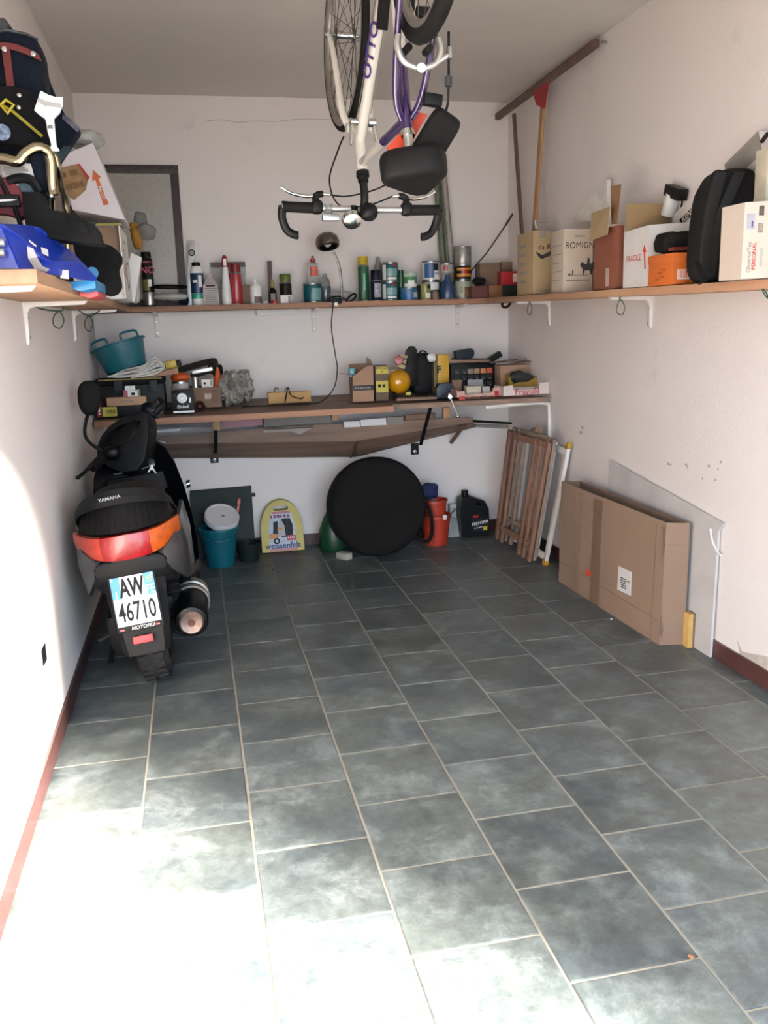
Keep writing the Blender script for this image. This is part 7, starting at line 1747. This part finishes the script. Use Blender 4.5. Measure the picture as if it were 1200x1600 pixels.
# ------------------------------------------------------------------ bicycle hung upside down from the ceiling
BS = .915
bq = (1.146, 2.582, 2.605, .056, -.025, .017)
def bw(x, y, z):
    """bicycle frame of reference: x forward, y to the room's right, z up when it stands on its wheels"""
    v = Vector((y, x, -z)) * BS
    c, s_ = math.cos(bq[4]), math.sin(bq[4]); v = Vector((v.x, v.y * c - v.z * s_, v.y * s_ + v.z * c))
    c, s_ = math.cos(bq[5]), math.sin(bq[5]); v = Vector((v.x * c + v.z * s_, v.y, -v.x * s_ + v.z * c))
    c, s_ = math.cos(bq[3]), math.sin(bq[3]); v = Vector((v.x * c - v.y * s_, v.x * s_ + v.y * c, v.z))
    return v + Vector(bq[:3])
bike = thing('bicycle', 'white and purple bicycle hanging upside down from the ceiling, front wheel towards the back wall', 'bicycle', tuple(bw(.42, 0, .97)))
BWH = M('frame_white', 'ddd6ca', rough=.25, var=.03, coat=.5); BPU = M('frame_purple', '2e1450', rough=.25, var=.08, coat=.5)
DSP = M('spoke_steel', '504c48', rough=.35, metal=.9, var=.1)
BRIM = M('rim_alu', '9a968e', rough=.3, metal=.8, var=.12); BTY = M('bike_tyre', '0a0a0a', rough=.8, var=.25, scale=40)
def btube(pts, r, nm, mat, par=bike, sub=0, n=12):
    rr = [k * BS for k in r] if isinstance(r, (list, tuple)) else r * BS
    return MB().tube([bw(*p) for p in pts], rr, n=n, sub=sub).build(nm, mat, par)
BB = (0, 0, .29)
def wheel(hub, Rr, tw, nm, twist=0.0):
    hx, hy, hz = hub
    ct, st = math.cos(twist), math.sin(twist)
    def wp(rad, t, lat):
        return bw(hx + rad * math.cos(t) * ct - lat * st, hy + lat * ct + rad * math.cos(t) * st, hz + rad * math.sin(t))
    N = 64
    def ringmesh(prof):
        vs = []; fs = []; k = len(prof)
        for i in range(N):
            t = 2 * math.pi * i / N
            for (r_, l_) in prof: vs.append(wp(r_, t, l_))
        for i in range(N):
            j = (i + 1) % N
            for a in range(k):
                b_2 = (a + 1) % k
                fs.append((i * k + a, i * k + b_2, j * k + b_2, j * k + a))
        return MB().add(vs, fs)
    tprof = [(Rr - tw * .5 + tw * .5 * math.cos(a), tw * .5 * math.sin(a)) for a in [2 * math.pi * i / 10 for i in range(10)]]
    wo = ringmesh(tprof).build(nm + '_tyre', BTY, bike)
    r0 = Rr - tw
    ringmesh([(r0 + .008, -.013), (r0 + .008, .013), (r0 - .012, .011), (r0 - .018, .004), (r0 - .018, -.004), (r0 - .012, -.011)]).build(nm + '_rim', BRIM, bike)
    MB().cyl(wp(0, 0, -.062), wp(0, 0, .062), .006 * BS, n=10).build('axle', STEEL, bike)
    MB().cyl(wp(0, 0, -.034), wp(0, 0, .034), .012 * BS, n=14).build('hub', CHROME, bike)
    for l_ in (-.034, .034):
        MB().cyl(wp(0, 0, l_ - .002), wp(0, 0, l_ + .002), .024 * BS, n=18).build('hub_flange', DSP, bike)
    for l_ in (-.066, .066):
        MB().cyl(wp(0, 0, l_ - .008), wp(0, 0, l_ + .008), .011 * BS, n=12).build('axle_nut', CHROME, bike)
    for i in range(32):
        t = 2 * math.pi * i / 32
        l_ = .034 if i % 2 else -.034
        tt = t + (.9 if (i // 2) % 2 else -.9)
        MB().tube([wp(.022, tt, l_), wp(r0 - .016, t, 0)], .0012, n=4).build('spoke', DSP, bike)
    return wp, r0
wpF, r0F = wheel((.62, 0, .33), .325, .028, 'front')
wpR, r0R = wheel((-.39, -.012, .33), .335, .046, 'rear', .03)
for (t, nm) in ((1.0, 0), (3.9, 0), (2.2, 0)):
    a = wpF(.24, t, .012); b_ = wpF(.31, t, .004)
    MB().bar(a, b_, .022, .006, up=(1, 0, 0)).build('wheel_reflector', M('reflector_orange', 'c8561e', rough=.3, var=.1), bike)
# frame
HT, HBt = (.405, 0, .845), (.445, 0, .70)
btube([HT, HBt], .019, 'head_tube', BWH)
btube([HBt, (.455, 0, .715), (.36, 0, .62), (.18, 0, .45), BB], .0185, 'down_tube', BWH) if False else btube([(.432, 0, .735), BB], .0185, 'down_tube', BWH)
btube([(.412, 0, .815), (.12, 0, .805)], .0155, 'top_tube', BWH)
btube([(.12, 0, .805), (-.13, 0, .80)], .0155, 'top_tube_rear', BPU)
btube([BB, (-.085, 0, .60)], .0165, 'seat_tube', BWH); btube([(-.085, 0, .60), (-.14, 0, .835)], .0165, 'seat_tube_upper', BPU)
for s_ in (-1, 1):
    btube([(-.13, s_ * .012, .80), (-.16, s_ * .04, .74), (-.25, s_ * .055, .57), (-.39, s_ * .066, .335)], [.011, .0105, .0095, .008], 'seat_stay', BPU, sub=4)
    btube([(-.03, s_ * .025, .29), (-.12, s_ * .045, .295), (-.39, s_ * .066, .325)], [.011, .011, .009], 'chain_stay', BPU, sub=3)
    btube([(.468, s_ * .03, .68), (.478, s_ * .05, .63), (.52, s_ * .056, .5), (.575, s_ * .06, .38), (.62, s_ * .062, .325)], [.013, .0135, .0125, .010, .0075], 'fork_blade', BWH, sub=5)
btube([(.45, -.045, .69), (.45, .045, .69)], .016, 'fork_crown', BWH)
btube([(.0, -.035, .29), (0, .035, .29)], .021, 'bottom_bracket', BWH)
MB().lathe([(.02 * BS, -.002), (.085 * BS, -.002), (.09 * BS, 0), (.085 * BS, .002), (.02 * BS, .002)], bw(0, -.055, .29), bw(0, -.06, .29) - bw(0, 0, .29), n=32).build('chain_ring', DGREY, bike)
for s_, dz in ((-1, -.16), (1, .16)):
    MB().bar(bw(0, s_ * .06, .29), bw(.05 * s_, s_ * .075, .29 + dz), .022, .012).build('crank_arm', BLACK, bike)
    MB().obox(bw(.05 * s_, s_ * .125, .29 + dz), (.085, .09, .025)).build('pedal', BLACK, bike, bevel=.004)
MB().bar(bw(-.02, -.005, .24), bw(.10, -.005, .48), .026, .03).build('pump', BLACKM, bike)
btube([(.10, 0, .315), (.04, 0, .30)], .024, 'cable_guide', M('beige_plastic', 'b8aa8c', rough=.5))
for s_ in (-1, 1): btube([(.36, s_ * .024, .66), (.25, s_ * .022, .55), (.06, s_ * .02, .33)], .0015, 'cable', STEEL, n=5)
for s_ in (-1, 1):
    c = bw(.385, s_ * .03, .69)
    btube([(.385, s_ * .02, .685), (.385, s_ * .045, .685)], .014, 'shifter_body', CHROME)
    btube([(.385, s_ * .04, .685), (.375, s_ * .045, .745), (.37, s_ * .048, .765)], [.007, .006, .003], 'shifter_lever', CHROME)
# lettering along the down tube
d0 = bw(.36, -.0, .658); d1 = bw(.10, 0, .39)
dd = (d0 - d1).normalized(); toc = (CAM_POS - (d0 + d1) / 2); toc = (toc - dd * toc.dot(dd)).normalized()
for side, k in ((-1, .62), ):
    nv_ = (toc + Vector((-1, 0, 0)) * .75); nv_ = (nv_ - dd * nv_.dot(dd)).normalized()
    text('OTTO', bike, d1.lerp(d0, .42) + nv_ * .0172, -dd, nv_.cross(-dd), .04, M('violet_decal', '3c2470', rough=.4, var=0), lift=.0015, sx=1.5, bold=.03, name='frame_lettering')
text('CX', bike, bw(.33, -.013, .81) + Vector((-.004, -.004, -.012)), bw(.1, 0, .81) - bw(.4, 0, .81), Vector((0.2, .3, 1)), .03, M('violet_decal'), lift=.001, name='frame_lettering')
# headset, stem, bars
btube([(.405, 0, .845), (.40, 0, .862)], .0235, 'headset', BLACK); btube([(.401, 0, .86), (.397, 0, .88)], .019, 'headset', BLACK)
btube([(.398, 0, .875), (.385, 0, .935), (.40, 0, .965)], [.0145, .0145, .014], 'stem', BLACK, sub=3)
MB().soft(bw(.375, .012, .985), (.058, .058, .058), 2.2).build('stem_cap', BLACK, bike)
btube([(.42, -.29, .965), (.42, 0, .97), (.42, .29, .965)], .0115, 'handlebar', ALU, sub=4)
for s_ in (-1, 1):
    btube([(.42, s_ * .165, .968), (.42, s_ * .175, .968), (.42, s_ * .27, .966), (.42, s_ * .288, .966)], [.0165, .019, .0185, .02], 'grip', RUBBER)
    btube([(.42, s_ * .287, .966), (.44, s_ * .287, 1.0), (.45, s_ * .27, 1.04), (.45, s_ * .245, 1.055), (.45, s_ * .23, 1.057)], [.0165, .015, .0145, .0145, .0145], 'bar_end', BLACK, sub=4)
    MB().soft(bw(.42, s_ * .165, .965), (.04, .04, .045), 3).build('lever_clamp', BLACK, bike)
    btube([(.425, s_ * .165, .955), (.43, s_ * .165, .925), (.43, s_ * .14, .918)], [.014, .0125, .011], 'lever_body', BLACK, sub=3)
    btube([(.43, s_ * .17, .925), (.445, s_ * .2, .925), (.45, s_ * .25, .915), (.45, s_ * .285, .895)], [.006, .0065, .0055, .005], 'brake_lever', CHROME, sub=4)
    btube([(.43, s_ * .14, .918), (.43, s_ * .115, .92)], .006, 'cable_stop', ALU)
btube([(.43, -.115, .92), (.42, -.05, .925), (.36, .06, .90), (.2, .10, .86), (.02, .04, .81)], .003, 'brake_cable', BLACK, sub=6, n=6)
btube([(.43, .115, .92), (.44, .03, .95), (.47, -.07, .95), (.50, -.10, .86), (.52, -.06, .75), (.53, -.035, .70)], .003, 'brake_cable', BLACK, sub=6, n=6)
# bell and front lamp bracket on the bars
MB().lathe([(0, 0), (.03, 0), (.034, .008), (.03, .022), (.015, .032), (0, .034)], bw(.40, -.045, 1.0), (0, -.7, -.7), n=24).build('bell', CHROME, bike)
btube([(.42, -.03, .96), (.415, -.035, .995)], .016, 'bell_clamp', BLACK)
btube([(.42, -.125, .955), (.42, -.125, .985)], .017, 'light_clamp', CLEAR); MB().obox(bw(.415, -.118, 1.0), (.055, .03, .022)).build('light_bracket', STEEL, bike, bevel=.004)
# seat post, saddle and saddle bag
btube([(-.14, 0, .835), (-.145, 0, .85)], .021, 'seat_clamp', CHROME); btube([(-.142, 0, .84), (-.158, 0, .915)], .0145, 'seat_post', ALU); btube([(-.156, 0, .90), (-.163, 0, .935)], .017, 'post_head', BLACK)
def sadl(v):
    k = (v.y / .27 + .5)      # 0 at the rear, 1 at the nose
    wdt = 1.0 if k < .3 else max(.3, 1 - (k - .3) * 1.25)
    v.x *= wdt
    v.z *= (1 - .3 * k)
    return v
sdc = bw(-.15, .022, .955)
MB().soft(sdc, (.18, .27, .095), 4.4, fn=sadl, nu=32, nv=16, rot=(R(-6), R(-5), R(-20))).build('saddle', M('saddle_black', '09090b', rough=.65, var=.15, spec=.3), bike)
MB().soft(bw(-.235, .045, .885), (.08, .07, .165), 6, rot=(R(20), R(32), R(0)), nu=24, nv=16).build('saddle_bag', M('bag_black', '09090a', rough=.85, var=.15, spec=.2), bike)
# rear brake and reflector
rbz = bw(-.235, 0, .655)
for s_ in (-1, 1):
    btube([(-.255, s_ * .058, .615), (-.262, s_ * .062, .65), (-.265, s_ * .045, .685), (-.266, s_ * .008, .70)], [.009, .010, .009, .008], 'brake_arm', ALU, sub=4)
    btube([(-.262, s_ * .03, .645), (-.225, s_ * .03, .645)], .011, 'brake_pad', BLACK)
btube([(-.27, .0, .70), (-.28, .0, .702)], .013, 'brake_bolt', STEEL)
btube([(-.266, .045, .685), (-.266, .085, .66)], .007, 'brake_arm', ALU); btube([(-.266, .087, .67), (-.266, .087, .64)], .009, 'cable_clamp', STEEL)
btube([(-.262, .085, .715), (-.262, .085, .74)], .011, 'cable_adjuster', DGREY)
btube([(-.266, .085, .60), (-.262, .085, .74), (-.25, .082, .80), (-.22, .06, .85), (-.15, .02, .87), (-.1, .0, .83)], .0038, 'brake_cable', BLACK, sub=5, n=6)
MB().bar(bw(-.2, .03, .76), bw(-.2, .085, .765), .028, .03).build('lamp_bracket', BLACK, bike, bevel=.004)
FLO = M('flag_orange', 'f0512a', rough=.6, var=.08)
MB().prism([bw(-.10, .05, .77), bw(-.10, .075, .775), bw(-.10, .0, .90), bw(-.10, -.03, .93), bw(-.10, -.05, .93), bw(-.10, -.05, .87)], (0, .006, 0)).build('safety_flag', FLO, bike, smooth=False)
# ceiling hooks carrying the two wheels
for i, (hub, lb) in enumerate((((.62, 0, .33), 'steel ceiling hook carrying the front wheel of the bicycle'), ((-.39, -.012, .33), 'steel ceiling hook carrying the rear wheel of the bicycle'))):
    tpz = bw(hub[0], hub[1], hub[2] - (.30 if i == 0 else .29))
    hk = MB().tube([(tpz.x, tpz.y, ZC), (tpz.x, tpz.y, tpz.z + .03), (tpz.x + .02, tpz.y, tpz.z + .0), (tpz.x, tpz.y, tpz.z - .008), (tpz.x - .02, tpz.y, tpz.z)], .004, n=8, sub=4)
    tag(hk.build('ceiling_hook', STEEL), lb, 'hook')

# drop the measuring notes left on boxes
for o in bpy.data.objects:      # scratch values
    clean(o)
